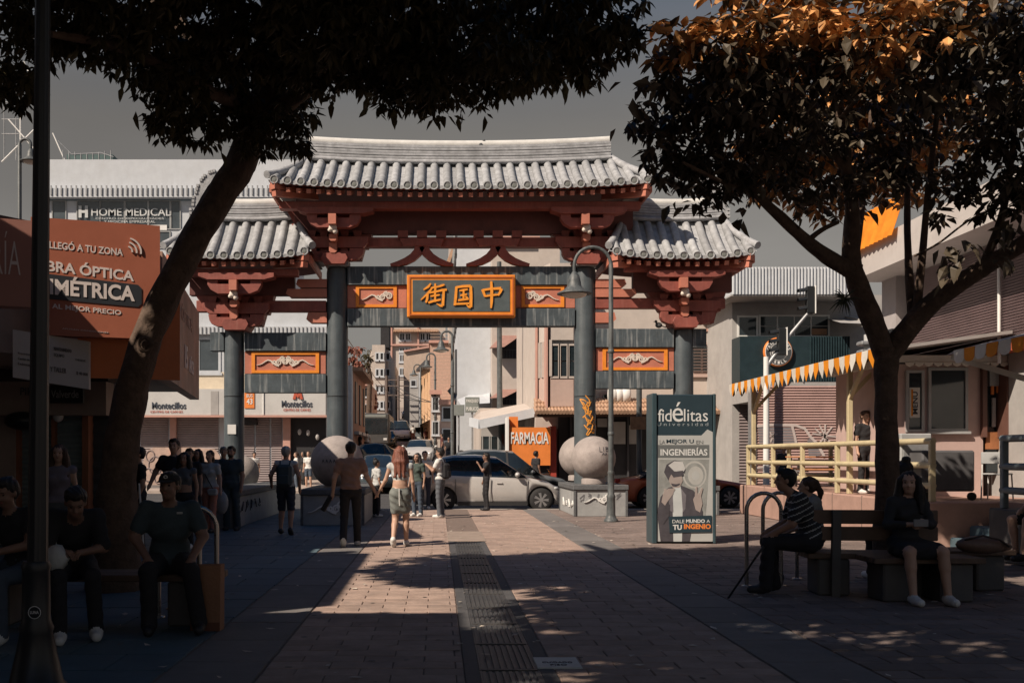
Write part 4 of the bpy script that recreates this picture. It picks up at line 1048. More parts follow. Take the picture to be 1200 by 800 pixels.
b = MB(); b.lathe([(rr,0),(rr,.10),(rr*.93,.12)], p, 40, axis='y'); b.build('rim', M_or, ec)
b = MB(); b.lathe([(rr*.92,.10),(rr*.92,.13)], p, 40, axis='y'); b.build('white_ring', M_white, ec)
b = MB(); b.lathe([(rr*.88,.12),(rr*.88,.14)], p, 40, axis='y'); b.build('face', mat('sign_charcoal', (.05,.055,.06), .6, .1, 4, 0), ec)
b = MB(); b.lathe([(rr*.60,.135),(rr*.60,.15)], p, 40, axis='y'); b.lathe([(rr*.57,.14),(rr*.57,.155)], p, 40, m=1, axis='y'); b.build('inner_ring', [M_white, MATS['sign_charcoal']], ec)
text('ECOS', (p.x-rr*.48, p.y-.157, p.z-rr*.16), (1,0,0), (0,0,1), (0,-1,0), rr*.96, rr*.34, M_white, ec, bold=.015)
def arc_text(s, r, a0, a1, h, flip=1):
    n = len(s)
    for i, ch in enumerate(s):
        a = a0+(a1-a0)*i/(n-1); u = Vector((-math.sin(a), 0, math.cos(a)))*flip*-1 if False else (Vector((math.sin(a),0,-math.cos(a)))*flip)
        v = Vector((math.cos(a), 0, math.sin(a)))*flip
        if ch == ' ': continue
        o = Vector((p.x+math.cos(a)*r, p.y-.143, p.z+math.sin(a)*r))-u*h*.35-v*h*.5
        text(ch, o, u, v, (0,-1,0), h*.7, h, M_white, ec, name='rim_letter', bold=.02)
arc_text('CRAFT BEERS', rr*.74, R(165), R(15), rr*.2, 1); arc_text('GRILL', rr*.74, R(235), R(305), rr*.2, -1)
for (a, c) in ((866,874),): shutter(rb, a, 882, 450, 586, D-.02, M_shut)
D2 = D-2.2
b = MB(); bpx(b, 880, 1046, 447.5, 470, D2-.0, D+.3); b.build('lintel', P_grey, rb)
shutter(rb, 886, 1012, 452, 589, D2-.02, M_shutp, .09)
for x in (881, 1012.5): b = MB(); bpx(b, x, x+4.5, 452, 589, D2-.12, D2+.3); b.build('shutter_guide', M_greymetal, rb)
b = MB(); bpx(b, 1017, 1046, 452, 589, D2, D2+.3); b.build('pier', P_grey, rb)
# sprayed van outline on the shutter
M_spray = mat('spray_pale', (.52,.45,.42), .7, .1, 4, 0); M_spray2 = mat('spray_grey', (.20,.19,.20), .7, .1, 4, 0)
def spray(pts, wd, m, par, name='spray_line'):
    b = MB(); P_ = [W(x, y, D2-.06) for x, y in pts]
    b.ribbon([(p_.x, p_.z) for p_ in P_], wd, D2-.072, D2-.058); return b.build(name, m, par)
spray([(887,499),(905,497.5),(932,498),(943,502),(950,512),(958,520),(966,535)], .09, M_spray, rb)
spray([(928,498),(931,510),(934,524)], .08, M_spray, rb); spray([(886,548),(905,546),(930,520),(945,519)], .06, M_spray, rb)
b = MB(); q = [W(*p_, D2-.05) for p_ in ((888,501),(927,500),(932,522),(905,524),(890,522))]; b.prism([(p_.x,p_.z) for p_ in q], D2-.056, D2-.048); b.build('spray_fill', M_spray2, rb)
b = MB(); q = [W(*p_, D2-.05) for p_ in ((946,515),(952,512),(960,524),(962,533),(948,536))]; b.prism([(p_.x,p_.z) for p_ in q], D2-.056, D2-.048); b.build('spray_fill', M_spray2, rb)
for (a, c) in (((955,502),(975,520)),((975,500),(958,522)),((967,497),(966,524)),((952,508),(982,512)),((960,498),(970,516))): spray([a, c], .05, M_spray, rb)
for (a, c) in (((902,506),(908,516)),((908,506),(903,518)),((900,512),(911,508))): spray([a, c], .04, M_spray, rb)
# ---- far terrace of plain houses filling the sides
def block(px0, px1, py0, d, m, lab, nx=3, ny=2, dep=14, wy=(.2,.8), m2=None):
    t = facade_thing('town_house', lab, X_((px0+px1)/2, d), d); wall(t, px0, px1, py0, d, m, dep)
    MB().bx(X_(px0,d)-.1, X_(px1,d)+.1, d-.25, d, Z_(py0,d), Z_(py0,d)+.3).build('parapet', m2 or M_pink2, t)
    yb = 535-(road_z(d)+.5-EYE)*F/d
    for i in range(nx):
        for j in range(ny):
            cx = px0+(px1-px0)*(i+.5)/nx; cy = py0+(yb-py0)*(j+.4)/(ny+.3); wx = (px1-px0)/nx*.28; h = (yb-py0)/ny*.22
            window(t, cx-wx, cx+wx, cy-h, cy+h, d, P_white, M_dark, 1, 1, .08, .08)
    return t
block(414, 436, 452, 96, P_pink, 'pink two storey house far up the left side of the street', 2, 3, 8)
block(505, 516, 462, 72, P_cream, 'narrow cream shop front with pennants below the brick wall', 1, 2, 6)
block(516, 531, 474, 63, P_pink, 'narrow pink shop front behind the street lamps', 1, 2, 5)
block(1046, 1300, 345, 46, P_grey, 'grey block behind the kiosk at the far right', 5, 3)
block(-300, 40, 330, 58, P_cream, 'cream block behind the left shop signs', 6, 3)
# overhead wires over the street
wr = thing('overhead_wires', 'thin overhead wires strung across the uphill street', 'wires', (-2, 60, 7)); b = MB()
for (a, da, c, dc) in (((404,392),60,(470,470),120),((455,446),110,(560,480),60),((460,452),110,(520,470),66),((440,450),118,(505,470),100),((500,300),45,(700,340),45)):
    A = W(*a, da); B = W(*c, dc); b.tube([A.lerp(B, t)-Vector((0,0,1.2*t*(1-t)*2)) for t in np.linspace(0,1,8)], .03, 4, cap=False)
b.build('wire', M_black, wr)
for (px, d, lab) in ((453,112,'utility pole with cross arms left of the street'),(467,118,'second utility pole further up the street')):
    t = thing('utility_pole', lab, 'utility pole', (X_(px,d), d, road_z(d)), 'utility poles'); x = X_(px, d)
    b = MB(); b.tube([(x,d,road_z(d)-.3),(x,d,Z_(440,d))], .14, 8); b.build('pole', mat('weathered_wood', (.14,.11,.10), .9, .2, 4, .2), t)
    b = MB()
    for y in (445,452,463): z = Z_(y, d); b.beam((x-1.2,d,z),(x+1.2,d,z),.12,.12)
    b.build('cross_arm', MATS['weathered_wood'], t)
# ================================================================ left building (optician's) and its signs
lb = thing('shop_building', 'brown and beige shop building on the left with slanted sign boxes over grey shutters', 'building', (-6, 17, 0))
M_brown = mat('brown_sign_face', (.40,.13,.075), .5, .06, 2, .03, dirt=.12)
M_brownp = mat('pinkish_sign_face', (.42,.20,.16), .5, .06, 2, .03, dirt=.12)
M_orp = mat('orange_fascia', (.60,.17,.05), .5, .08, 2, .03, dirt=.2)
M_beige = mat('beige_fascia', (.34,.27,.235), .75, .1, 3, .1, dirt=.3)
M_roofed = mat('roof_edge_brown', (.07,.05,.045), .7, .3, 4, .2)
M_letw = mat('sign_letter_white', (.74,.66,.62), .5, .05, 3, 0)
M_shutb = mat('teal_grey_shutter', (.20,.25,.26), .5, .1, 3, .06, dirt=.2)
M_jamb = mat('orange_brown_jamb', (.32,.13,.07), .6, .15, 3, .08)
# main volume: back part and upper storey box
A0, B0, C0, D0 = Vector((-5.42,6.2,0)), Vector((-5.42,14,0)), Vector((-4.35,16,0)), Vector((-5.42,23,0))
def vface(a, c, z0, z1, th, m, name, par=lb, out=0):   # upright slab from a to c, thickness goes away from the street
    a, c = Vector(a), Vector(c); u = (c-a); L = u.length; u.normalize(); n = Vector((u.y, -u.x, 0))   # n points to the street side
    b = MB(); b.gprism([(0,z0),(L,z0),(L,z1),(0,z1)], a+n*out, u, (0,0,1), -n, th); return b.build(name, m, par), u, n, L
b = MB(); b.gprism([(0,0),(0,7.8),(.0,7.8)][:0] or [(-13,6.2),(-6.3,6.2),(-6.3,13.9),(-5.6,14.9),(-4.55,16.05),(-5.6,22.9),(-13,22.9)], (0,0,2.95), (1,0,0), (0,1,0), (0,0,1), 1.75); b.build('upper_storey', M_beige, lb); MB().bx(-13, -6.3, 6.2, 11.8, 4.83, 6.1).build('unseen_shade_storey', M_beige, lb)  # second storey is out of view, added to carry shade across the paving
b = MB(); b.bx(-13, -7.2, 17.4, 22.8, 0, 2.94); b.bx(-13, -8.6, 6.2, 17.39, 0, 2.94); b.build('ground_floor', M_beige, lb)
# roof slab
b = MB(); b.gprism([(-13.2,6.0),(-6.15,6.0),(-6.15,13.9),(-5.4,14.9),(-4.4,15.6),(-4.9,17.2),(-6.1,18.2),(-6.1,23.1),(-13.2,23.1)], (0,0,4.7), (1,0,0), (0,1,0), (0,0,1), .12); b.build('roof_edge', M_roofed, lb)
# sign boxes
s1, u, n, L = vface((-6.35,12.55,0), (-5.12,13.05,0), 3.4, 4.50, .25, M_brownp, 'sign_box', out=.0)
o1 = Vector((-6.35,12.55,0))
text('ÍA', o1+u*.95+n*.006+Vector((0,0,3.80)), u, (0,0,1), n, .185, .54, M_letw, s1, bold=-.01)
text('R', o1+u*.80+n*.006+Vector((0,0,3.80)), u, (0,0,1), n, .13, .40, M_letw, s1, bold=-.01)
a = W(36, 240, 14.2); c = W(187.5, 274, 14.75); a = Vector((a.x, 14.2, 0)); c = Vector((c.x, 14.75, 0))
s2, u, n, L = vface(a, c, Z_(392, 14.2), Z_(256, 14.3), .22, M_brown, 'sign_box', out=.0)
def spx(px, py):   # measurement -> (distance along sign, height)
    k = (px-VX)/F; t = (k*a.y-a.x)/(u.x-k*u.y); d = a.y+t*u.y; return t, Z_(py, d)
def stext(s_, x0, x1, y0a, y1a, y0b, y1b, m=M_letw, **k):
    t0, zb0 = spx(x0, y1a); _, zt0 = spx(x0, y0a); t1, zb1 = spx(x1, y1b); _, zt1 = spx(x1, y0b)
    o = a+u*t0+n*.002+Vector((0,0,zb0)); r = a+u*t1+Vector((0,0,zb1))-(a+u*t0+Vector((0,0,zb0)))
    return text(s_, o, r, (0,0,1), n, r.length, ((zt0-zb0)+(zt1-zb1))/2, m, s2, th=.005, **k)
stext('LLEGÓ A TU ZONA', 58, 144, 279, 291, 291, 300, bold=.02)
stext('FIBRA ÓPTICA', 42, 157, 299, 316, 316, 330, bold=.025)
t0, z0 = spx(60, 322); t1, z1 = spx(166, 334); tb, zb0 = spx(60, 351); _, zb1 = spx(166, 360)
b = MB(); b.gprism([(t0-.3,zb0+.02),(t1-.05,zb1),(t1,zb1+.05),(t1,z1-.05),(t1-.05,z1),(t0-.3,z0+.03)], a+n*.001, u, (0,0,1), n, .008); b.build('dark_label', mat('label_charcoal', (.03,.035,.042), .5, .1, 3, 0), s2)
t_, z_ = spx(50, 349)
def stext2(s_, x0, x1, yb0, yb1, h0): pass
o_ = stext('SIMÉTRICA', 47, 158, 320, 344, 332, 353.5, bold=.03)
for v in o_.data.vertices: v.co += n*.009
stext('AL MEJOR PRECIO', 61, 142, 356, 363, 363, 371, bold=.02)
stext('APLICAN CONDICIONES', 73, 127, 384, 385.5, 389, 390.5)
# signal arcs emblem
b = MB(); t0, z0 = spx(149, 293)
for r in (.07,.13,.19):
    pts = [(t0+r*math.cos(x), z0-.02+r*math.sin(x)) for x in np.linspace(-.15, 1.35, 9)]
    for p_, q_ in zip(pts, pts[1:]): b.beam(a+u*p_[0]+n*.012+Vector((0,0,p_[1])), a+u*q_[0]+n*.012+Vector((0,0,q_[1])), .022, .016, up=n)
b.build('signal_arcs', M_letw, s2)
# orange panel under it, and the far fascia with faded print
b = MB(); b.gprism([(-.0,Z_(447,15.5)+.0),(1.45,Z_(447,15.6)),(1.45,4.0),(0,4.0)], (-5.2,14.75,0), (.90,.43,0), (0,0,1), (.43,-.90,0), .05); b.build('orange_fascia', M_orp, lb)
s3, u3, n3, L3 = vface((-4.35,16.05,0), (-5.40,23,0), 2.78, 4.72, .2, mat('faded_poster', (.34,.22,.17), .6, .5, 1.3, .05, dirt=.5, dirt_col=(.45,.16,.08)), 'fascia_panel', out=.02)
M_faint = mat('faint_letters', (.42,.28,.22), .6, .1, 3, 0)
text('TU ÓPTICA', Vector((-4.35,16.05,0))+u3*1.9+n3*.03+Vector((0,0,4.05)), u3, (0,0,1), n3, 3.2, .32, M_faint, s3)
text('15', Vector((-4.35,16.05,0))+u3*3.6+n3*.03+Vector((0,0,3.2)), u3, (0,0,1), n3, .5, .45, M_letw, s3, bold=.03); text('AÑOS', Vector((-4.35,16.05,0))+u3*4.5+n3*.03+Vector((0,0,3.2)), u3, (0,0,1), n3, 1.0, .35, M_letw, s3, bold=.02)
# fascia beam under signs and the white price board
b = MB(); p0 = W(-120, 452, 17.3); p1 = W(131, 486, 17.3); b.bx(p0.x, p1.x, 17.0, 17.4, Z_(486,17), Z_(447,17)); b.build('beam_fascia', M_beige, lb)
b = MB(); b.bx(p0.x, p1.x+.05, 16.95, 17.5, Z_(447,17)+.001, 2.94); b.build('soffit_band', M_roofed, lb)
pb = thing('price_board', 'white price board with small lines of text hanging under the brown slanted sign', 'sign', W(60, 455, 14.2))
b = MB(); q0 = W(15, 386, 14.0); q1 = W(104, 400, 14.6); q2 = W(104, 456, 14.6); q3 = W(15, 442, 14.0)
nn = Vector((.0,-1,0)); b.add([q0,q1,q2,q3]+[q+Vector((0,.08,0)) for q in (q0,q1,q2,q3)], [(0,1,2,3),(7,6,5,4),(0,4,5,1),(1,5,6,2),(2,6,7,3),(3,7,4,0)]); b.build('board', mat('board_offwhite', (.42,.40,.38), .6, .06, 3, .03), pb)
uu = (q1-q0).normalized()
M_smt = mat('small_print', (.12,.11,.11), .7, .1, 3, 0)
def pt(s_, x, y, w_, h_, bold=0): o = q0+uu*x-Vector((0,0,y)); text(s_, o+Vector((0,-.003,0)), uu, (0,0,1), (0,-1,0), w_, h_, M_smt, pb, th=.006, bold=bold)
pt('Reparación', .07, .33, .2, .035); pt('Cambio de lentes', .07, .40, .24, .035); pt('Exámenes', .07, .47, .2, .035)
pt('MANTENIMIENTO', .55, .20, .24, .05, .01); pt('EQUIPO', .55, .29, .14, .05); pt('Y TALLER', .50, .50, .22, .07, .02); pt('$ 40 000', .86, .50, .16, .05, .02); pt('DESDE', .85, .30, .14, .03)
ks = thing('name_board', 'black name board with grey script letters below the white price board', 'sign', W(80, 470, 16.6))
b = MB(); bpx(b, 58, 97, 451, 472, 16.6, 16.7); o = b.build('board', M_black, ks); textpx('Valverde', 60, 457, 92, 466, 16.59, M_frame, o)
textpx('PIK', 24, 454, 39, 463, 16.98, M_text, lb); textpx('OS', 40, 454, 50, 463, 16.98, M_text, lb)
# wall plane with shutters, at depth 17.6, doorway to the right
b = MB(); b.bx(X_(-140,17.6), X_(131,17.6), 17.75, 17.8, 0, 2.6); b.build('recess_wall', M_dark, lb)
for (x0, x1) in ((23,61),(63,97)): shutter(lb, x0, x1, 484, 622, 17.6, M_shutb, .085)
for (x0, x1) in ((15,22.5),(60,64),(96,103.5)): b = MB(); bpx(b, x0, x1, 484, 623, 17.45, 17.75); b.build('jamb', M_jamb, lb)
b = MB(); bpx(b, -90, 13, 486, 623, 17.5, 17.75); b.build('red_wall', mat('dark_red_wall', (.11,.035,.03), .7, .2, 3, .1), lb)
ft = shutter(lb, 105, 130, 484, 622, 17.72, mat('dark_gate_bars', (.07,.075,.08), .5, .3, 3, .1), .2)
b = MB(); p = W(68, 488, 17.3); b.sphere((p.x,p.y,p.z), .09, 12); o = b.build('dome_camera', M_white); tag(o, 'white dome security camera above the grey shutters', 'camera')
b = MB(); b.sphere((X_(27,16.9),16.9,Z_(493,16.9)), .26, 14, sc=(1.2,1,.6)); o = b.build('lamp_globe', M_black); tag(o, 'dark round lamp under the beige beam beside the black street pole', 'lamp')
# tall neighbour nearer the viewer, out of frame on the left; its shade falls across the foreground
nb = thing('neighbour_building', 'tall brown building continuing the left side of the street towards the viewer', 'building', (-8, -4, 0))
b = MB(); b.bx(-16, -6.0, -30, 5.0, 0, 6.8); b.build('wall', M_beige, nb)
b = MB(); b.bx(-16.2, -5.8, -30, 5.1, 6.8, 7.0); b.build('parapet', M_roofed, nb)
for i in range(6):
    for z in (1.0, 4.4):
        b = MB(); b.bx(-6.0, -5.96, 2.6-i*4, 4.8-i*4, z, z+1.7); b.build('window', M_tint, nb)
# ================================================================ street lamps and poles
def arch_lamp(name, lab, x, d, ztop, reach, side, r=.055, base=True, zb=0, group='arched street lamps', cup=1.0):
    t = thing(name, lab, 'street lamp', (x, d, zb), group)
    b = MB(); rb_ = reach/2; pts = [(x,d,zb+.3),(x,d,ztop-rb_)]+[(x+side*rb_*(1-math.cos(a)), d, ztop-rb_+rb_*math.sin(a)) for a in np.linspace(.15, math.pi, 12)]
    pts.append((x+side*reach, d, ztop-rb_-.18*cup)); n_ = len(pts)
    b.tube(pts, [r*1.25, r]+[r*.78]*(n_-2), 12); b.build('pole', M_lamp, t)
    b = MB(); b.lathe([(r*3.2,0),(r*3.2,.05),(r*2.6,.07),(r*2.0,.16),(r*1.9,.55),(r*2.1,.58),(r*1.5,.64),(r*1.4,1.1),(r*1.6,1.13),(r*1.25,1.18)], (x,d,zb), 16); b.build('base', M_lamp, t)
    for z in (ztop*.32, ztop*.62): b = MB(); b.lathe([(r*1.1,-.05),(r*1.45,-.03),(r*1.45,.03),(r*1.1,.05)], (x,d,zb+z), 14); b.build('collar', M_lamp, t)
    hx, hz = x+side*reach, ztop-rb_-.15*cup; k = cup
    b = MB(); b.lathe([(.03*k,.02*k),(.05*k,.0),(.07*k,-.04*k),(.12*k,-.10*k),(.15*k,-.22*k),(.17*k,-.34*k),(.24*k,-.42*k),(.40*k,-.50*k),(.41*k,-.53*k),(.36*k,-.53*k),(.2*k,-.46*k)], (hx,d,hz), 22); b.build('lamp_shade', M_lamp, t)
    b = MB(); b.lathe([(.30*k,-.53*k),(.26*k,-.58*k),(.12*k,-.62*k)], (hx,d,hz), 16); b.build('diffuser', mat('lamp_glass', (.55,.53,.48), .3, .1, 4, 0), t)
    return t
arch_lamp('street_lamp', 'grey arched street lamp with bell shade in front of the right main column', X_(716, 23.7), 23.7, Z_(289.5, 23.7), 43*23.7/F, -1, .052, cup=.98)
arch_lamp('street_lamp', 'arched street lamp behind the left signs, its shade beside the black pole', X_(23, 21), 21, Z_(163, 21), 13*21/F, 1, .04, cup=.52)
for (px, d, py, rc, sd, lab) in ((530,50,388,13,-1,'arched street lamp under the gate beam before the white block'),(510,72,414,10,-1,'arched street lamp before the brick party wall'),(493,95,427,8,-1,'smallest arched street lamp beside the ochre house')):
    arch_lamp('street_lamp', lab, X_(px,d), d, Z_(py,d), rc*d/F, sd, .07, zb=road_z(d), cup=1.0)
pp = thing('lamp_post', 'tall straight grey pole rising behind the gate beam beside the white block', 'pole', (X_(586,46), 46, 0))
b = MB(); b.tube([(X_(586,46),46,-.1),(X_(585,46),46,Z_(372,46)+2.5)], [.14,.10], 12); b.lathe([(.17,-.1),(.17,.1)], (X_(586,46),46,Z_(493,46)), 12); b.build('pole', M_lamp, pp)
pp = thing('lamp_post', 'weathered grey pole standing by the shopfront right of the street lamp', 'pole', (X_(749,33), 33, 0))
b = MB(); b.tube([(X_(749,33),33,0),(X_(749,33),33,Z_(455,33))], .09, 12); b.build('pole', M_lamp, pp); b = MB(); bpx(b, 739, 757, 488, 503, 32.8, 32.85); b.build('small_plate', mat('brown_plate', (.3,.18,.1), .6, .3, 6, .1), pp)
# nearest black pole
pd_ = 6.3; ang = .008
pole = thing('lamp_post', 'black fluted lamp post standing closest to the viewer at the far left', 'street lamp', (X_(44, pd_), pd_, 0))
xb = X_(44, pd_)-.008; b = MB(); rb = .050
def flute(path, rads, nfl=10):
    v = []; N = 40
    for (p, r) in zip(path, rads):
        for k in range(N): a_ = 2*math.pi*k/N; q = r*(1-.09*(.5+.5*math.cos(a_*nfl))); v.append((p[0]+q*math.cos(a_), p[1]+q*math.sin(a_), p[2]))
    b = MB(); b.add(v, [(i*N+k, i*N+(k+1)%N, (i+1)*N+(k+1)%N, (i+1)*N+k) for i in range(len(path)-1) for k in range(N)], 0, True); return b
zs = [0,1.0,2.3,4.0,7.2]; flute([(xb+.0095*z, pd_, z) for z in zs], [.072,.060,.054,.046,.036]).build('shaft', M_black, pole)
b = MB(); b.lathe([(.20,0),(.20,.08),(.16,.12),(.12,.3),(.098,.42),(.105,.45),(.085,.5),(.082,.8),(.09,.83),(.075,.86)], (xb,pd_,0), 28); b.build('base', M_black, pole)
b = MB(); p = W(41, 717, pd_-.08); b.lathe([(.040,0),(.040,.006),(.034,.008)], p, 20, axis='y'); b.build('round_sticker', M_black, pole)
b = MB(); b.lathe([(.039,.006),(.039,.0085)], p, 20, axis='y'); b.lathe([(.035,.007),(.035,.0092)], p, 20, m=1, axis='y'); b.build('sticker_ring', [M_white, M_black], pole)
text('LUNA', (p.x-.026,p.y-.0096,p.z-.008), (1,0,0), (0,0,1), (0,-1,0), .052, .018, M_white, pole, bold=.01, th=.002)
# traffic signals at the right
tl = thing('traffic_light', 'traffic light with two heads on a diagonal arm before the white corrugated parapet', 'traffic light', (X_(898,34.5), 34.3, 0))
td = 34.3
b = MB(); b.tube([W(898,590,td), W(898,418,td)], [.11,.09], 14); b.build('pole', M_white, tl)
b = MB(); b.tube([W(898,430,td), W(921,398,td), W(951,362,td)], [.075,.065,.05], 10); b.build('arm', M_greymetal, tl)
def sig(px, py, nl, s_):
    p = W(px, py, td-.1); b = MB(); h = .30*nl*s_; b.bevbox(p.x-.13*s_, p.x+.13*s_, td-.1, td+.12, p.z-h, p.z, .02); o = b.build('signal_head', M_black, tl)
    b = MB(); b.bevbox(p.x+.13*s_+.01, p.x+.17*s_, td-.13, td+.15, p.z-h-.02, p.z+.02, .01); b.build('back_plate', M_white, o)
    for i in range(nl):
        z = p.z-.15*s_-i*.30*s_; b = MB(); b.lathe([(.09*s_,0),(.085*s_,.02),(.03*s_,.03)], (p.x-.135*s_+.0, td, z), 14, axis='x'); b.build('lens', M_black, o)
        b = MB(); path = [(p.x-.13*s_-q, td, z+.10*s_-q*.25) for q in (0,.12*s_,.26*s_)]
        v = []
        for q in (0,.14*s_,.28*s_):
            for k in range(7): a_ = math.pi*k/6; v.append((p.x-.13*s_-q, td+.11*s_*math.cos(a_), z-.0-q*.15+.11*s_*math.sin(a_)))
        b.add(v, [(i_*7+k, i_*7+k+1, (i_+1)*7+k+1, (i_+1)*7+k) for i_ in range(2) for k in range(6)]); b.build('visor', M_black, o)
sig(950.5, 335, 3, 1.0); sig(917, 384, 3, 1.0)
# ================================================================ right hand side: terrace, railings, kiosk, awnings
M_terr = mat('terrace_pink_concrete', (.38,.245,.20), .85, .12, 2, .2, dirt=.35)
M_cyel = mat('rail_cream_yellow', (.50,.43,.27), .5, .1, 5, .06, dirt=.25)
M_cblu = mat('rail_slate_blue', (.16,.20,.22), .5, .12, 5, .06, dirt=.2)
M_wood = mat('bench_wood', (.13,.085,.06), .65, .3, 4, .2, dirt=.3)
M_steel = mat('brushed_tube', (.42,.40,.38), .28, .1, 5, .03, metal=.85)
TZ = .76; TX = 8.0
t = thing('raised_terrace', 'raised pink concrete terrace with a low wall along the pavement on the right', 'terrace', (12, 21, 0))
b = MB(); b.bevbox(TX, 24, 16.7, 27.2, 0, TZ, .02); b.build('platform', M_terr, t)
b = MB(); b.bevbox(TX-.0, 24, 9, 14.9, 0, TZ, .02); b.build('platform', mat('dark_terrace_wall', (.07,.07,.072), .8, .2, 2, .2, dirt=.4), t)
b = MB(); b.bx(TX+1.3, 24, 14.901, 16.699, 0, TZ-.002); b.build('platform', M_terr, t)
for i in range(7):
    y = 17.9+i*1.45; b = MB(); b.bx(TX-.006, TX+.01, y, y+.02, 0, TZ); b.build('wall_joint', M_joint, t)
# facing slabs of the low wall
for i in range(4):
    z = TZ-(i+1)*.19; b = MB(); b.bevbox(TX+.32*(3-i)*.0+.01+.32*i*0+ (1.3-.32*(i+1)) -.0, TX+1.3-.32*i, 14.9, 16.7, 0, z+.0, .012); o = b.build('step', M_slab, t)
    if i < 3:
        for k in range(4): c = MB(); x = TX+1.3-.32*(i+1); c.bevbox(x-.012, x+.0, 14.92+k*.445, 15.34+k*.445, z-.17, z-.02, .004); c.build('riser_block', M_slab, t)
def railing(lab, y0, y1, m, n_posts, x=TX+.12, zs=(.26,.60,1.0), post=.045, endx=0):
    r_ = thing('railing', lab, 'railing', (x, (y0+y1)/2, TZ))
    for z in zs: b = MB(); b.tube([(x, y0, TZ+z), (x, y1, TZ+z)], post*1.15, 12); b.build('rail', m, r_)
    for i in range(n_posts):
        y = y0+.05+(y1-y0-.1)*i/(n_posts-1); b = MB(); b.bevbox(x-post, x+post, y-post, y+post, TZ, TZ+zs[-1], .01); b.build('post', m, r_)
    return r_
r1 = railing('long cream yellow tubular railing along the raised terrace', 16.8, 26.9, M_cyel, 6)
b = MB()
for z in (.26,.60,1.0): b.tube([(TX+.12, 26.9, TZ+z), (TX+3.4, 26.9, TZ+z)], .05, 10)
b.build('return_rails', M_cyel, r1)
for x in (TX+1.2, TX+2.3, TX+3.4): b = MB(); b.bevbox(x-.045, x+.045, 26.85, 26.95, TZ, TZ+1, .01); b.build('post', M_cyel, r1)
railing('slate blue tubular railing on the dark terrace wall at the right edge', 9.6, 14.75, M_cblu, 6)
# pennant awning one (far), posts and struts
M_pen = mat('pennant_orange', (.85,.33,.02), .7, .08, 5, 0, trans=.3); M_penw = mat('pennant_white', (.78,.76,.70), .7, .08, 5, 0, trans=.3)
def pennants(par, p0, p1, n, h, pointed=True, top=.16):
    p0, p1 = Vector(p0), Vector(p1); u = (p1-p0)/n; nrm = Vector((-1,0,0))
    for i in range(n):
        a = p0+u*i; L = u.length; un = u.normalized(); sag = rng.uniform(-.02,.02)
        if pointed: pts = [(0,0),(L*.96,0),(L*.96,-h*.45),(L*.5+sag,-h),(0,-h*.45)]
        else: pts = [(0,0),(L*.96,0),(L*.94,-h*.7),(L*.78,-h*.93),(L*.48,-h),(L*.18,-h*.93),(.02*L,-h*.7)]
        b = MB(); b.gprism(pts, a, un, Vector((-.12*rng.uniform(-1,1),0,1)).normalized(), nrm, .006); b.build('pennant', M_pen if i % 2 else M_penw, par)
aw = thing('pennant_awning', 'flat awning edged with orange and white pennants over the terrace, on cream posts', 'awning', (TX+.1, 23, 0))
pennants(aw, (TX-.25, 27.3, 3.42), (TX-.25, 18.2, 3.42), 34, .34)
b = MB(); b.add([(TX-.24,27.3,3.42),(TX-.24,18.2,3.42),(TX+2.2,18.2,3.75),(TX+2.2,27.3,3.75)]+[(TX-.24,27.3,3.36),(TX-.24,18.2,3.36),(TX+2.2,18.2,3.69),(TX+2.2,27.3,3.69)], [(0,1,2,3),(7,6,5,4),(0,4,5,1),(0,3,7,4),(1,5,6,2)]); b.build('canopy', mat('canopy_cloth', (.30,.28,.27), .8, .1, 3, .05), aw)
pennants(aw, (TX+.2, 27.32, 3.42), (TX-.2, 27.32, 3.42), 2, .32)
for y in (26.75, 20.5): 
    b = MB(); b.bevbox(TX+.18, TX+.28, y-.05, y+.05, TZ, 3.4, .01); b.build('post', M_cyel, aw)
    b = MB(); b.beam((TX+.23, y, 2.7), (TX+.9, y+.02, 3.4), .07, .07); b.beam((TX+.23, y, 2.65), (TX+.23, y-.75, 3.35), .07, .07); b.build('brace', M_cyel, aw)
aw2 = thing('pennant_awning', 'nearer awning edge of orange and white scallops above the kiosk corner', 'awning', (TX+.4, 13, 0))
pennants(aw2, (TX-.15, 15.6, 3.12), (TX-.15, 9.0, 3.12), 21, .21, False)
b = MB(); b.add([(TX-.13,15.6,3.12),(TX-.13,9,3.12),(TX+1.4,9,3.5),(TX+1.4,15.6,3.5)]+[(TX-.13,15.9,3.07),(TX-.13,9,3.07),(TX+1.4,9,3.47),(TX+1.4,15.9,3.47)], [(0,1,2,3),(7,6,5,4),(0,4,5,1),(0,3,7,4)]); b.build('canopy', MATS['canopy_cloth'], aw2)
b = MB(); b.beam((TX-.02,15.9,3.05), (TX+.9,14.6,2.45), .08, .08); b.beam((TX+.9,14.6,.76), (TX+.9,14.6,3.35), .08, .08); b.build('brace', M_penw, aw2)
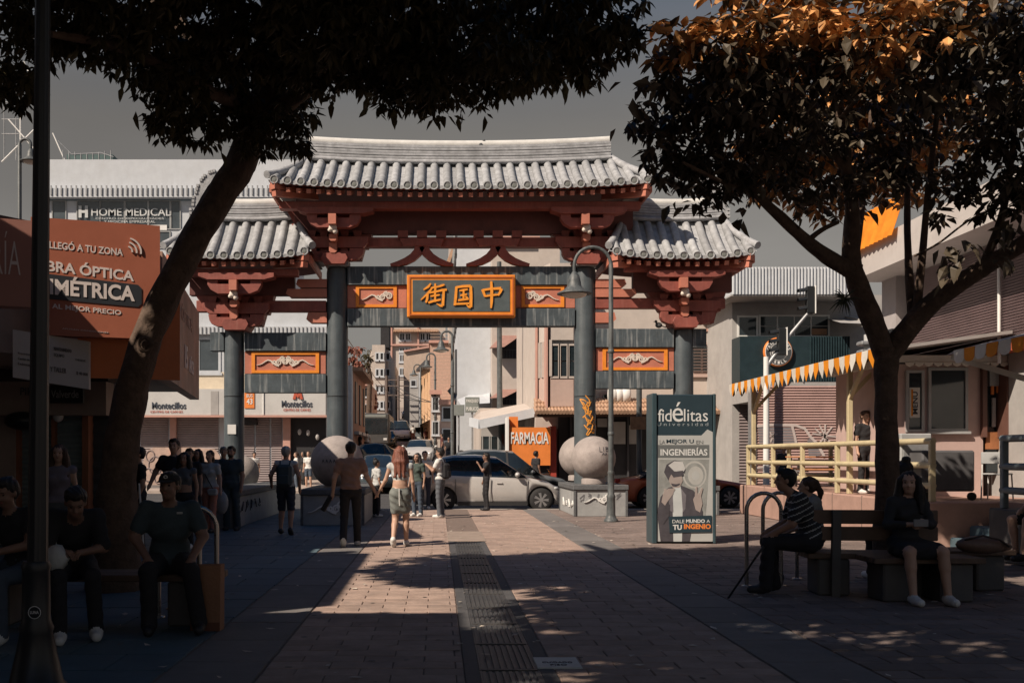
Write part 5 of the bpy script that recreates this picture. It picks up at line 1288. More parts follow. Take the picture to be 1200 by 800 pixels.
# kiosk
D = 19.3
kk = thing('kiosk', 'pale pink kiosk with dark windows and scalloped white roof edge behind the railing', 'kiosk', (X_(1102,D), D, TZ))
M_kp = mat('kiosk_pink', (.47,.345,.315), .8, .07, 2, .1, dirt=.25)
b = MB(); b.bx(X_(1052,D), X_(1152,D), D, D+3, TZ, Z_(426,D)); b.build('wall', M_kp, kk)
b = MB(); b.bx(X_(1046,D)-.05, X_(1196,D), D-.3, D+3.2, Z_(424,D)-.03, Z_(418,D)); b.build('roof_slab', M_penw, kk)
b = MB(); b.bx(X_(1050,D)-.05, X_(1190,D), D-.27, D-.2, Z_(428,D), Z_(424,D)-.031); b.build('fascia', M_framed, kk)
for i in range(13):
    x = X_(1052,D)+i*.175; b = MB(); b.prism([(x,Z_(423.5,D-.5)),(x+.17,Z_(423.5,D-.5)),(x+.15,Z_(426.5,D-.5)),(x+.085,Z_(428.5,D-.5)),(x+.02,Z_(426.5,D-.5))], D-.325, D-.302); b.build('scallop', M_penw, kk)
window(kk, 1064, 1079, 437, 503, D, M_frame, M_tint, 1, 1, .05, .05, sill=False); window(kk, 1090, 1130, 434, 502, D, M_frame, M_tint, 1, 1, .05, .05)
b = MB(); bpx(b, 1066, 1078, 454, 489, D-.06, D-.04); o = b.build('small_poster', M_penw); tag(o, 'small framed vertical notice in the narrow kiosk window', 'notice')
b = MB(); bpx(b, 1068, 1070, 456, 487, D-.065, D-.058); b.build('orange_strip', M_pen, o)
text('MENU', W(1075.5, 485, D-.062), (0,0,1), (-1,0,0), (0,-1,0), .42, .1, M_scrawl, o, bold=.02, th=.003)
# glazed corner of the kiosk, brown posts
for x in (1152, 1180): b = MB(); bpx(b, x, x+5, 428, 512, D-.35 if x > 1160 else D-.1, D+.1); b.build('brown_post', mat('brown_post_paint', (.13,.065,.05), .5, .15, 4, .05), kk)
b = MB(); b.bx(X_(1157,D), X_(1290,D), D+.02, D+.06, TZ+.45, Z_(430,D)); b.build('glass_wall', M_tint, kk)
b = MB(); bpx(b, 1160, 1178, 433, 452, D-.08, D); b.build('counter_screen', M_frame, kk)
b = MB(); bpx(b, 1156, 1182, 506, 526, D-.03, D+.015); b.build('wood_panel', mat('orange_brown_wood', (.30,.12,.05), .6, .3, 3, .1), kk)
for (x0,x1,y0,y1,m_) in ((1162,1165,452,462,M_or),(1168,1172,452,460,M_or),(1190,1199,500,514,P_grey),(1163,1167,466,500,P_grey),(1173,1175,470,500,P_grey)): b = MB(); bpx(b, x0, x1, y0, y1, D-.05, D-.01); b.build('window_display', m_, kk)
text('Café', W(1186, 455, D-.01), (1,0,0), (0,0,1), (0,-1,0), .25, .12, M_white, kk, th=.003)
# bin and grey cabinet by kiosk
cb2 = thing('utility_box', 'grey metal cabinet standing against the kiosk wall behind the railing', 'cabinet', (X_(1063,18.4), 18.4, TZ)); b = MB(); x = X_(1060, 18.4); b.bevbox(x-.25, x+.3, 18.0, 18.7, TZ, TZ+1.15, .02); b.build('cabinet', M_frame, cb2); b = MB(); b.bevbox(x-.2, x+.25, 17.985, 18.0, TZ+.1, TZ+1.05, .004); b.build('door', M_greymetal, cb2)
ib = thing('grill_cart', 'dark low cart on small wheels on the terrace in front of the kiosk', 'cart', (X_(1110,17.6), 17.6, TZ)); x = X_(1105, 17.6); b = MB(); b.bevbox(x-.45, x+.45, 17.4, 17.9, TZ+.15, TZ+.85, .03); b.build('body', mat('cart_grey', (.09,.09,.095), .5, .2, 4, .05), ib)
for dx in (-.38, .38): b = MB(); b.lathe([(.07,-.03),(.07,.03)], (x+dx,17.38,TZ+.07), 12, axis='y'); b.build('wheel', M_black, ib)
# ---- big grey building with roller shutters and white fascia
gb = thing('warehouse', 'grey building with long slatted shutters, white fascia and orange corrugated sheet at its corner', 'building', (14, 20, 0))
BXX = 10.2; z_f0, z_f1 = 5.45, 6.15
b = MB(); b.bx(BXX+.35, 26, 9, 23.0, 0, z_f0); b.build('wall', M_grey := P_grey, gb)
b = MB(); b.bx(BXX-.9, 26, 8.8, 23.2, z_f0, z_f1); b.build('fascia', mat('fascia_pale', (.50,.47,.45), .7, .06, 2, .06, dirt=.25), gb)
b = MB(); b.bx(BXX-.2, BXX+.34, 22.4, 23.1, 0, z_f0-.002); b.build('pilaster', mat('pilaster_grey', (.36,.34,.34), .8, .1, 2, .1), gb)
v = []; b = MB(); nS = 36; z0 = 3.56; hS = (z_f0-z0)/nS
for i in range(nS):
    z = z0+i*hS; v += [(BXX+.1, 9, z), (BXX+.1, 22.4, z), (BXX+.03, 9, z+hS*.5), (BXX+.03, 22.4, z+hS*.5), (BXX+.1, 9, z+hS*.85), (BXX+.1, 22.4, z+hS*.85)]
b.add(v, [(2*i, 2*i+1, 2*i+3, 2*i+2) for i in range(len(v)//2-1)]); b.build('roller_shutter', mat('mauve_shutter', (.40,.33,.335), .6, .1, 1.5, .06, dirt=.3), gb)
b = MB(); b.bx(BXX+.02, BXX+.3, 9, 22.4, 3.40, 3.54); b.build('orange_red_band', mat('orange_red_band', (.45,.10,.05), .6, .1, 3, .05), gb)
b = MB(); b.tube([(BXX-.02,18.6,3.2),(BXX-.02,18.6,z_f0)], .03, 6); b.build('cable', M_white, gb)
b = MB(); v = []
for i in range(24): y = 23.2-i*.11; v += [(BXX-1.0-(.05 if i % 2 else 0), y, z_f1-.15), (BXX-.7-(.05 if i % 2 else 0), y, z_f1+.75)]
b.add(v, [(2*i, 2*i+2, 2*i+3, 2*i+1) for i in range(23)]); b.build('corrugated_orange', mat('orange_corrugated', (.75,.25,.02), .5, .2, 3, .05, trans=.25), gb)
b = MB(); p = (BXX-.25, 22.3, 4.2); b.bevbox(p[0]-.14, p[0]+.1, p[1]-.1, p[1]+.1, p[2]-.08, p[2]+.08, .02); b.beam((p[0]+.1,p[1],p[2]),(BXX+.1,p[1],p[2]),.04,.04); o = b.build('security_camera', M_black); tag(o, 'small black security camera on the grey pilaster above the tree fork', 'camera')
# ---- electricity pole with meters seen beside the tree
ep = thing('utility_pole', 'pale utility pole carrying white meter boxes behind the pennant awning', 'utility pole', (X_(1018,29), 29, 0))
x = X_(1018, 29); b = MB(); b.tube([(x,29,0),(x,29,Z_(392,29))], .13, 12); b.build('pole', mat('pale_pole', (.45,.46,.46), .8, .1, 3, .1, dirt=.3), ep)
for (x0,x1,y0,y1) in ((997,1007,447,468),(1008,1018,449,469),(1021,1031,450,470)): b = MB(); p = W(x0,y0,28.7); q = W(x1,y1,28.7); b.bevbox(p.x,q.x,28.6,28.85,q.z,p.z,.02); o = b.build('meter_box', M_white, ep)
b = MB(); p = W(1000, 449, 28.58); b.bx(p.x, p.x+.16, 28.57, 28.6, p.z-.08, p.z); b.build('orange_label', M_or, ep)
b = MB(); b.beam((x-.6,28.9,Z_(447,29)),(x+.5,28.9,Z_(447,29)),.06,.06); b.tube([W(1016,455,28.8),W(1008,470,28.8),W(1018,480,28.8)], .03, 6); b.build('bracket', M_greymetal, ep)
b = MB()
for y in (400,410,421,432): b.bevbox(x-.28, x+.28, 28.8, 29.2, Z_(y+5,29), Z_(y,29), .03)
b.build('transformer_gear', M_greymetal, ep)
pl2 = thing('utility_pole', 'slim white pole with graffiti between the awning and the tree', 'utility pole', (X_(990,30), 30, 0)); x = X_(990,30); b = MB(); b.tube([(x,30,0),(x,30,Z_(455,30))], .11, 12); b.build('pole', MATS['pale_pole'], pl2)
scrawl(lambda u, v: Vector((x-.1+.2*v, 29.88, Z_(515,30)+ .8*u)), pl2, 4, 6, .025)
br = thing('market_parasol', 'small grey lean-to roof with crossed rafters beside the tree', 'roof', (X_(1000,40), 40, 4)); b = MB(); b.add([W(965,372,38), W(1010,369,38), W(1030,380,34), W(985,378,34)], [(0,1,2,3)]); b.beam(W(965,373,38), W(1012,381,34), .08, .1); b.beam(W(978,370,38), W(1020,377,35), .08, .1); b.build('roof', P_grey, br)
# ---- terrace furniture: picnic tables and stacked chairs
def picnic(x, y, lab, rz=0):
    t = thing('picnic_table', lab, 'picnic table', (x, y, TZ), 'tables on the terrace', rz)
    m = mat('table_orange_wood', (.50,.24,.12), .55, .2, 3, .08)
    for k in range(4): b = MB(); b.bevbox(-.36+k*.185, -.19+k*.185, -.95, .95, .72, .755, .006); b.build('plank', m, t, world=False)
    for s_ in (-1, 1):
        b = MB(); b.bevbox(s_*.68-.13, s_*.68+.13, -.95, .95, .42, .455, .006); b.build('bench_seat', m, t, world=False)
        b = MB(); b.beam((0,s_*.7,.72),(.34,s_*.7,0),.05,.05); b.beam((0,s_*.7,.72),(-.34,s_*.7,0),.05,.05); b.beam((-.68,s_*.7,.40),(.68,s_*.7,.40),.05,.05); b.build('frame', M_greymetal, t, world=False)
    return t
for i, (x, y, lab, rz) in enumerate(((9.6,25.2,'orange wood picnic table nearest the far end of the railing',1.5),(10.2,23.2,'second orange picnic table from the far end of the terrace',1.55),(9.7,21.2,'orange picnic table in front of the graffiti shutter beside the awning post',1.5),(11.9,24.6,'picnic table at the back of the terrace against the pink shutter',1.6),(12.0,22.2,'picnic table at the back of the terrace beside the tree trunk',1.5))): picnic(x, y, lab, rz)
def chair(x, y, rz, lab, m):
    t = thing('chair', lab, 'chair', (x, y, TZ), 'small chairs on the terrace', rz)
    b = MB(); b.bevbox(-.2,.2,-.2,.2,.43,.46,.01); b.build('seat', m, t, world=False)
    b = MB(); b.bevbox(-.2,.2,.18,.21,.62,.82,.008); b.build('backrest', m, t, world=False)
    for sx in (-1,1):
        for sy in (-1,1): b = MB(); b.tube([(sx*.18,sy*.18,.43 if sy < 0 else .8),(sx*.2,sy*.2,0)], .013, 6); b.build('leg', M_white, t, world=False)
for i, (x, y, rz) in enumerate(((10.6,17.6,.3),(10.2,16.9,1.2),(9.6,17.6,2.4),(11.2,16.9,-.6))): chair(x, y, rz, ['small orange topped stool chair behind the blue railing','white legged chair nearest the blue railing','white legged chair beside the kiosk glass','white legged chair at the far right of the terrace'][i], M_pen if i == 0 else M_frame)
# ================================================================ benches (two long ones on blocks round the right tree, one on the left)
M_bench = mat('bench_concrete', (.11,.105,.10), .8, .2, 3, .2, dirt=.3)
def bench(lab, loc, rz, L, back=True, nblk=2, zs=.46, seatm=M_wood):
    t = thing('bench', lab, 'bench', loc, None, rz)
    for k in range(4): b = MB(); b.bevbox(-L/2, L/2, -.24+k*.122, -.128+k*.122, zs-.06, zs, .008); b.build('seat_plank', seatm, t, world=False)
    for k in range(nblk):
        x = -L/2+.28+(L-.56)*k/(nblk-1); b = MB(); b.bevbox(x-.17, x+.17, -.2, .22, 0, zs-.061, .02); b.build('block_leg', M_bench, t, world=False)
        if back: b = MB(); b.beam((x,.26,0),(x,.30,.93),.09,.06); b.build('back_post', M_bench, t, world=False)
    if back:
        for z in (.60,.78): b = MB(); b.bevbox(-L/2, L/2, .235, .275, z, z+.15, .01); b.build('back_plank', seatm, t, world=False)
    return t
bench('dark wooden bench with plank back under the right tree, its back to the street', (4.68, 11.25, 0), R(176), 1.35)
bench('dark bench in front of the right tree where the woman with the phone sits', (5.05, 10.75, 0), R(0), 1.15, back=False)
bench('dark plank bench at the right of the tree carrying a brown bag', (5.95, 11.6, 0), R(8), .95, back=False)
bench('low dark bench with block legs in front of the leaning left tree', (-3.1, 9.25, 0), R(0), 2.3, back=False)
bench('dark bench at the far left behind the black lamp post', (-4.6, 8.7, 0), R(10), 1.6, back=False)
# bag on the bench
bg_ = thing('handbag', 'slouched brown shoulder bag lying on the right end of the bench', 'bag', (5.85, 11.05, .46))
b = MB(); b.sphere((0,0,.09), .2, 16, sc=(1.35,.7,.5)); b.sphere((.16,.02,.07), .14, 12, sc=(1.4,.7,.42)); b.build('body', mat('brown_leather', (.16,.10,.075), .5, .2, 6, .2), bg_, world=False)
b = MB(); b.tube([(-.2,-.05,.15),(-.05,-.14,.2),(.12,-.15,.16),(.26,-.08,.08)], .012, 6); b.build('strap', mat('dark_leather', (.05,.035,.03), .5, .2, 6, .1), bg_, world=False)
# bicycle hoops (bent steel tubes)
def hoop(name, lab, x, y, w_, h, group, rz=0, r=.024):
    t = thing(name, lab, 'bike rack', (x, y, 0), group, rz); b = MB(); rr_ = w_/2
    pts = [(-rr_,0,-.02),(-rr_,0,h-rr_)]+[(-rr_*math.cos(a),0,h-rr_+rr_*math.sin(a)) for a in np.linspace(.2,math.pi-.2,10)]+[(rr_,0,h-rr_),(rr_,0,-.02)]
    b.tube(pts, r, 10); b.build('hoop', M_steel, t, world=False)
    for s_ in (-1,1): b = MB(); b.lathe([(.06,0),(.06,.01),(.03,.014)], (s_*rr_,0,0), 12); b.build('foot_plate', M_steel, t, world=False)
hoop('bike_hoop', 'steel bike hoop left of the man in the striped shirt', X_(895,11.9), 11.9, .40, 1.08, 'bike hoops by the right bench')
hoop('bike_hoop', 'steel bike hoop partly behind the man in the striped shirt', X_(914,12.6), 12.6, .42, 1.06, 'bike hoops by the right bench')
hoop('bike_hoop', 'steel bike hoop behind the seated man in the cap, the taller one', X_(228,10.2), 10.2, .44, 1.0, 'bike hoops by the left bench', R(25))
hoop('bike_hoop', 'steel bike hoop at the shoulder of the seated man in the cap', X_(210,9.7), 9.7, .40, .88, 'bike hoops by the left bench', R(35))
# walking stick leaning by the striped man
b = MB(); b.tube([W(886,652,10.6), W(851,704,10.9)], .012, 8); b.tube([W(886,652,10.6), W(895,640,10.6)], .014, 8); o = b.build('walking_stick', M_black); tag(o, 'thin dark stick leaning on the ground left of the man in the striped shirt', 'walking stick')
# paper bag
pg = thing('paper_bag', 'tall brown paper bag standing beside the seated man in the cap', 'bag', (X_(243,8.9), 8.9, 0), rz=R(-4))
b = MB(); v = [(-.13,-.07,0),(.13,-.07,0),(.13,.07,0),(-.13,.07,0),(-.14,-.06,.56),(.135,-.065,.57),(.135,.06,.57),(-.14,.065,.56),(-.125,-.045,.55),(.12,-.05,.56),(.12,.045,.56),(-.125,.05,.55)]
b.add(v, [(3,2,1,0),(0,1,5,4),(1,2,6,5),(2,3,7,6),(3,0,4,7),(4,5,9,8),(5,6,10,9),(6,7,11,10),(7,4,8,11),(8,9,10,11)]); b.build('bag_body', mat('kraft_paper', (.30,.155,.09), .85, .1, 6, .3), pg, world=False)
b = MB(); b.bx(-.13,.13,-.074,-.0705,0,.075); b.build('bottom_band', mat('kraft_dark', (.16,.07,.045), .85, .1, 6, .1), pg, world=False)
# ================================================================ advertising column
D = 17.7
ad = thing('advertising_column', 'dark advertising column for a university with a printed man in a headset', 'advertising column', (X_(803,D), D, 0))
M_adb = mat('ad_dark_blue', (.025,.045,.058), .4, .08, 3, .02); M_adw = mat('ad_pale', (.42,.43,.42), .5, .05, 3, .02); M_adg = mat('ad_grey', (.13,.14,.14), .5, .06, 3, 0); M_adl = mat('ad_letters', (.62,.63,.62), .5, .04, 3, 0)
x0, x1, zt = X_(770,D), X_(835.5,D), Z_(462,D)
b = MB(); b.bevbox(x0, x1, D, D+.45, 0.02, zt, .015); b.build('body', M_adb, ad)
b = MB(); b.bevbox(x0-.09, x0-.002, D-.03, D+.48, 0, zt+.02, .015); b.bevbox(x1+.002, x1+.05, D-.02, D+.47, 0, zt+.01, .012); b.build('side_frame', mat('ad_frame', (.05,.085,.10), .35, .1, 3, .03, metal=.3), ad)
def adp(pts, dd, m, name='print', lab=None):
    P_ = [W(x, y, D) for x, y in pts]; b = MB(); b.prism([(p.x, p.z) for p in P_], D-dd-.002, D-.0+.001); return b.build(name, m, ad, label=lab)
adp([(766.8,510),(822,510),(829,503),(835.2,506),(835.2,634),(768,634)], .002, M_adw, 'print', 'pale printed poster area')
adp([(771,521),(831,521),(831,536),(771,536)], .005, M_adg)
adp([(772,538),(831,538),(828,590),(826,612),(771,612)], .004, mat('ad_photo_grey', (.27,.28,.27), .5, .35, 2.5, 0))
textpx('fid', 771, 479, 787, 493.5, D-.003, M_adl, ad, spacing=.95, th=.0015); textpx('é', 788, 471, 800.5, 494, D-.003, M_adl, ad, th=.0015); textpx('litas', 801.5, 479, 829.5, 493.5, D-.003, M_adl, ad, th=.0015)
textpx('Universidad', 770, 494.8, 830, 498.8, D-.003, mat('ad_letters_dim', (.30,.34,.36), .5, .04, 3, 0), ad, spacing=1.5, th=.0015)
textpx('LA', 773, 515.5, 779.5, 520, D-.006, M_adg, ad, th=.0015); textpx('MEJOR U', 781, 514.5, 813, 520.3, D-.006, M_adb, ad, bold=.015, th=.0015); textpx('EN', 816, 515.8, 824, 520, D-.006, M_adg, ad, th=.0015)
textpx('INGENIERÍAS', 774, 524, 829, 533.5, D-.008, M_adl, ad, bold=.02, th=.0015)
# printed figure: a man in a jacket with a headset
M_pj = mat('ad_jacket', (.07,.065,.075), .5, .3, 4, 0); M_ps = mat('ad_skin', (.34,.29,.27), .5, .1, 4, 0); M_psh = mat('ad_shirt', (.50,.53,.53), .5, .1, 4, 0)
def ell(cx, cy, rx, ry, n=20): return [(cx+rx*math.cos(2*math.pi*i/n), cy+ry*math.sin(2*math.pi*i/n)) for i in range(n)]
adp(ell(814,556,14,16), .0055, mat('ad_disc1', (.42,.42,.40), .5, .1, 4, 0)); adp(ell(814,556,12,14), .0062, MATS['ad_photo_grey']); adp(ell(815,557,9,11), .0068, MATS['ad_disc1']); adp(ell(815,557,4.5,5.5), .0074, M_adw)
adp([(774,634),(770,600),(774,582),(783,571),(797,568),(812,574),(821,584),(823,600),(822,612),(812,608),(808,634)], .008, M_pj)
adp([(789,570),(797,568),(800,585),(799,634),(789,634),(788,590)], .0095, M_psh)
adp([(784,556),(790,551),(798,554),(800,563),(796,571),(788,571),(784,564)], .011, M_ps)
adp([(778,553),(781,544),(790,539),(800,541),(803,549),(802,554),(792,551),(786,556),(783,562)], .012, M_pj)
adp([(783,545),(790,540),(800,541),(803,549),(801,552),(790,552)], .013, mat('ad_helmet', (.50,.50,.49), .5, .1, 4, 0)); adp([(785,553),(800,551),(801,557),(789,559)], .0138, M_pj)
adp([(775,588),(777,578),(783,572),(788,572),(789,578),(783,586),(779,592)], .0146, M_ps); adp([(812,585),(816,577),(821,579),(823,590),(820,600),(815,597)], .0146, M_ps)
adp([(770,606),(773,592),(779,588),(785,591),(784,604),(777,614)], .0140, M_pj); adp([(812,612),(812,598),(818,594),(823,598),(823,612)], .0140, M_pj)
adp([(777,580),(778.5,572),(781,573),(781,580)], .0152, M_ps); adp([(783,578),(789,571),(791,573),(786,581)], .0152, M_ps); adp([(814,580),(815,570),(817,570),(817,580)], .0152, M_ps); adp([(818,580),(822,571),(823.5,572),(821,582)], .0152, M_ps)
adp([(786,566),(788,569.5),(792,570),(796,568),(797,566),(792,567)], .0120, M_pj); adp([(798,572),(804,580),(803,596),(800,600)], .0105, mat('ad_lapel', (.16,.15,.165), .5, .3, 4, 0)); adp([(788,574),(783,584),(785,598),(789,600)], .0105, MATS['ad_lapel'])
adp([(783.5,605),(833.5,603.5),(833.5,623),(784.5,624)], .018, M_adb)
textpx('DALE', 788, 608.5, 802, 612.5, D-.021, M_adl, ad, th=.0015); textpx('MUNDO', 804, 608, 826, 612.3, D-.021, M_adl, ad, bold=.03, th=.0015); textpx('A', 828, 608.6, 832, 612, D-.021, M_adl, ad, th=.0015)
textpx('TU', 788.5, 614.5, 799, 620.5, D-.021, M_adl, ad, bold=.035, th=.0015); textpx('INGENIO', 801.5, 613.5, 833, 619.5, D-.021, M_or, ad, bold=.04, th=.0015)
# ================================================================ trees
M_bark = mat('bark', (.10,.068,.05), .95, .45, 7, 1.0, bscale=22, dirt=.5, dirt_col=(.06,.045,.035))
M_leaf1 = mat('leaf_dark', (.060,.050,.022), .55, .2, 3, 0, island=.45, trans=.22, spec=.3)
M_leaf2 = mat('leaf_sunlit_russet', (.50,.25,.09), .5, .2, 3, 0, island=.5, trans=.08, spec=.35)
M_leaf4 = mat('leaf_shaded_brown', (.070,.056,.038), .5, .2, 3, 0, island=.55, trans=.06)  # shade painted into the lower leaves, sunlight into the russet top ones
M_leaf3 = mat('leaf_red_far', (.22,.085,.06), .6, .2, 3, 0, island=.5, trans=.2)
def leaflets(cent, size, shape, seed, hang=1.0, per=6):
    """clusters of drooping leaflets; cent (n,3); returns verts, quads"""
    r = np.random.default_rng(seed); n = len(cent); k = per
    c = np.repeat(cent, k, 0); sz = np.repeat(size, k)*r.uniform(.7, 1.2, n*k)
    az = np.repeat(r.uniform(0, 6.28, n), k)+np.tile(np.arange(k)*2*np.pi/k, n)+r.normal(0, .25, n*k)
    dr = np.clip(r.normal(.75*hang, .35, n*k), -.5, 1.45)
    t = np.stack([np.cos(az)*np.cos(dr), np.sin(az)*np.cos(dr), -np.sin(dr)], 1)
    side = np.stack([-np.sin(az), np.cos(az), r.normal(0, .35, n*k)], 1); side /= np.linalg.norm(side, axis=1)[:,None]
    nr = np.cross(t, side)
    L = sz[:,None]; w_ = sz[:,None]*shape
    base = c+t*L*.12+r.normal(0, .012, (n*k, 3))
    curl = r.uniform(-.10, .18, n*k)[:,None]*L
    P = [base, base+t*L*.38+side*w_*.5+nr*w_*.18, base+t*L*.42-nr*0, base+t*L*.38-side*w_*.5+nr*w_*.18,
         base+t*L*.78+side*w_*.30-nr*curl*.4+nr*w_*.1, base+t*L*.80-nr*curl*.6, base+t*L*.78-side*w_*.30-nr*curl*.4+nr*w_*.1, base+t*L*1.08-nr*curl]
    V = np.stack(P, 1).reshape(-1, 3); o = (np.arange(n*k)*8)[:,None]
    Q = np.concatenate([o+np.array([[0,1,2,2]])*0+np.array([[0,1,2,3]])*1, o+np.array([[1,4,5,2]]), o+np.array([[3,2,5,6]]), o+np.array([[4,7,6,5]])], 0)
    return V, Q
def crown(parent, blobs, size, shape, m, seed, dens=150, per=6, hang=1.0, name='crown'):
    r = np.random.default_rng(seed); C, Sz = [], []
    for (x, y, z, rad, sz, *sc) in blobs:
        sc = sc[0] if sc else (1,1,.75); n = int(dens*rad**2/(sz/.13)**2)
        d = r.normal(size=(n,3)); d /= np.linalg.norm(d, axis=1)[:,None]; q = rad*r.uniform(.15, 1, n)**.45
        p = d*q[:,None]*np.array(sc)+np.array([x,y,z]); C.append(p); Sz.append(np.full(n, sz))
    C = np.concatenate(C); Sz = np.concatenate(Sz)
    # keep clear of the view cone right in front of the lens
    V, Q = leaflets(C, Sz, shape, seed, hang, per)
    V = V-np.array(parent.location)
    o = fast_mesh(name, V, Q, m, parent=parent, kind='stuff')
    return o, C
def proto_leaf(name, L, shape, m, parent):
    V, Q = leaflets(np.zeros((1,3)), np.array([L]), shape, 3, 1.0, 1); b = MB()
    b.add(V, [tuple(int(i) for i in q) for q in Q]); return b.build(name, m, parent, world=False)
def single_leaves(parent, pts, L, shape, m, seed, wpos):
    r = np.random.default_rng(seed); protos = []
    V, Q = None, None
    for k in range(3):
        V, Q = leaflets(np.zeros((1,3)), np.array([L]), shape, 20+k, .9, 1); b = MB(); b.add(V, [tuple(int(i) for i in q) for q in Q])
        protos.append(b)
    base = []
    for i, p in enumerate(pts):
        if i < 3: o = protos[i].build('leaf', m, parent, world=False); base.append(o)
        else: o = base[i%3].copy(); COL.objects.link(o)
        o.location = Vector(p)-wpos; o.rotation_euler = (r.normal(0,.35), r.normal(0,.35), r.uniform(0,6.28)); s_ = r.uniform(.8,1.3); o.scale = (s_,s_,s_)
def wob(path, rads, seed, m=None, n=14, amp=.07):
    """a limb: smooth path through given points with knobbly surface"""
    r = random.Random(seed); P_ = [Vector(p) for p in path]; out, rr = [], []
    for i in range(len(P_)-1):
        p0 = P_[max(i-1,0)]; p1 = P_[i]; p2 = P_[i+1]; p3 = P_[min(i+2, len(P_)-1)]
        for k in range(4):
            t = k/4; out.append(.5*((2*p1)+(p2-p0)*t+(2*p0-5*p1+4*p2-p3)*t*t+(3*p1-p0-3*p2+p3)*t**3)); rr.append(rads[i]+(rads[i+1]-rads[i])*t)
    out.append(P_[-1]); rr.append(rads[-1])
    b = MB(); b.tube(out, rr, n)
    for i, v in enumerate(b.v[:len(out)*n]):
        k = i//n; c = out[k]; d = Vector(v)-c; a = (i%n)
        f = 1+amp*(math.sin(a*2.4+k*.9+seed)+.7*math.sin(a*1.1-k*1.7)+.5*r.uniform(-1,1)); b.v[i] = tuple(c+d*f)
    return b
# ---- left leaning tree
t1 = thing('leaning_tree', 'dark leaning tree at the left whose canopy fills the top of the view', 'tree', (-3.72, 11.6, 0))
d = 11.6
tr = [(135,715),(136,640),(138,560),(148,490),(160,435),(182,372),(213,308),(250,242),(283,190),(306,130)]
wob([W(x, y, d) for x, y in tr], [.38,.25,.20,.185,.175,.165,.16,.16,.17,.14], 1, n=20).build('trunk', M_bark, t1)
b = MB(); p = W(171, 404, 11.40)
b.tube([p+Vector((.075*math.cos(a), -.03, .075*math.sin(a))) for a in np.linspace(0, 6.28, 14)], .022, 8, cap=False); b.sphere((p.x,p.y,p.z), .05, 10, sc=(1,.5,1)); b.build('knot', M_bark, t1)
for i, (pts, rs_) in enumerate(((((306,130,11.6),(330,60,11.3),(350,-40,11),(380,-160,10.5)),(.17,.14,.11,.07)),(((300,160,11.6),(270,90,11.9),(200,20,12.2),(120,-60,12.4)),(.13,.11,.09,.05)),
    (((300,150,11.6),(370,95,11.2),(470,40,10.6),(600,10,10),(690,-20,9.6)),(.13,.11,.09,.06,.03)),(((330,60,11.3),(300,-60,10.4),(240,-200,9.4)),(.12,.09,.05)),(((370,95,11.2),(420,-30,10),(520,-160,9)),(.08,.06,.04)),(((306,130,11.6),(250,110,10.6),(150,60,9.6),(60,40,9.0)),(.09,.07,.05,.03)))):
    wob([W(*p) for p in pts], rs_, 10+i, n=10).build('branch', M_bark, t1)
r = np.random.default_rng(5); bl = []
# underside of the crown as seen from the street: clumps at several depths
for (px, py, rad, dd) in ((10,60,.55,9.5),(-10,100,.35,8.8),(60,35,.6,10.5),(115,45,.55,9.6),(165,70,.55,10.8),(150,10,.7,9.2),(205,95,.6,11.6),(200,115,.40,10.0),(245,115,.62,11.0),(230,40,.7,10),(265,150,.42,11.2),(295,60,.7,10.2),
    (330,130,.55,11.8),(320,165,.38,11.2),(345,175,.28,11.0),(300,185,.22,10.8),(340,60,.75,10.6),(390,75,.55,10.2),(380,20,.7,9.2),(430,72,.5,10.6),(450,25,.7,9.4),(478,92,.50,10.2),(520,80,.62,11),(515,98,.45,9.6),(545,40,.65,9.6),(560,98,.42,10.4),
    (600,50,.62,10.4),(600,75,.4,9.0),(645,62,.50,10.2),(655,25,.6,9.6),(683,68,.42,10),(700,20,.5,9.2),(722,50,.30,9.4),(200,160,.28,10.4),(190,145,.2,10.2),(232,165,.3,10.8),(28,115,.22,9.3),(455,112,.25,10.2),(20,140,.12,9.4),(620,88,.3,9.5)):
    p = W(px, py-(17 if px < 380 else 7), dd); bl.append((p.x, p.y, p.z, rad*.88, .125))
# the bulk of the crown above the frame
for i in range(150):
    x, y = r.uniform(-6.6, .2), r.uniform(5.0, 10.4)
    if (y < 7.6 and x < -4.3) or (y > 9.6 and x < -5.2): continue
    bl.append((x, y, r.uniform(6.2, 9.0 if x < -2 else 7.2)+.3, r.uniform(.7, 1.1), .24))
cr1, C1 = crown(t1, bl, .13, .42, M_leaf1, 11, dens=430, per=6, hang=1.0)
# large single leaves hanging at the lower edge
edge = []
r = np.random.default_rng(8)
for (px, py, dd) in ((97,92,9),(104,96,9),(133,98,10),(147,110,9),(152,116,9),(165,150,10),(172,160,10),(178,158,10),(186,160,10),(192,165,10),(212,160,10),(246,190,10.5),(255,195,10.6),(365,150,10.5),(373,150,10.5),(385,140,10.5),(436,140,9.6),(442,146,9.6),(465,145,9.8),(478,148,9.8),(485,146,9.8),(503,150,9.8),(512,155,9.8),(522,160,9.8),(532,155,9.8),(548,152,9.9),(566,150,9.9),(590,125,9),(604,128,9),(618,112,9.4),(628,112,9.4),(640,110,9.4),(655,118,9.6),(663,122,9.6),(672,118,9.6),(690,112,9.6),(700,105,9.6),(30,122,9.3),(14,130,9.3),(22,135,9.3)):
    for k in range(3): p = W(px+r.normal(0,5), py-24+r.normal(0,5), dd+r.normal(0,.1)); edge.append(p)
single_leaves(t1, edge[:120], .125, .42, M_leaf1, 4, t1.location)
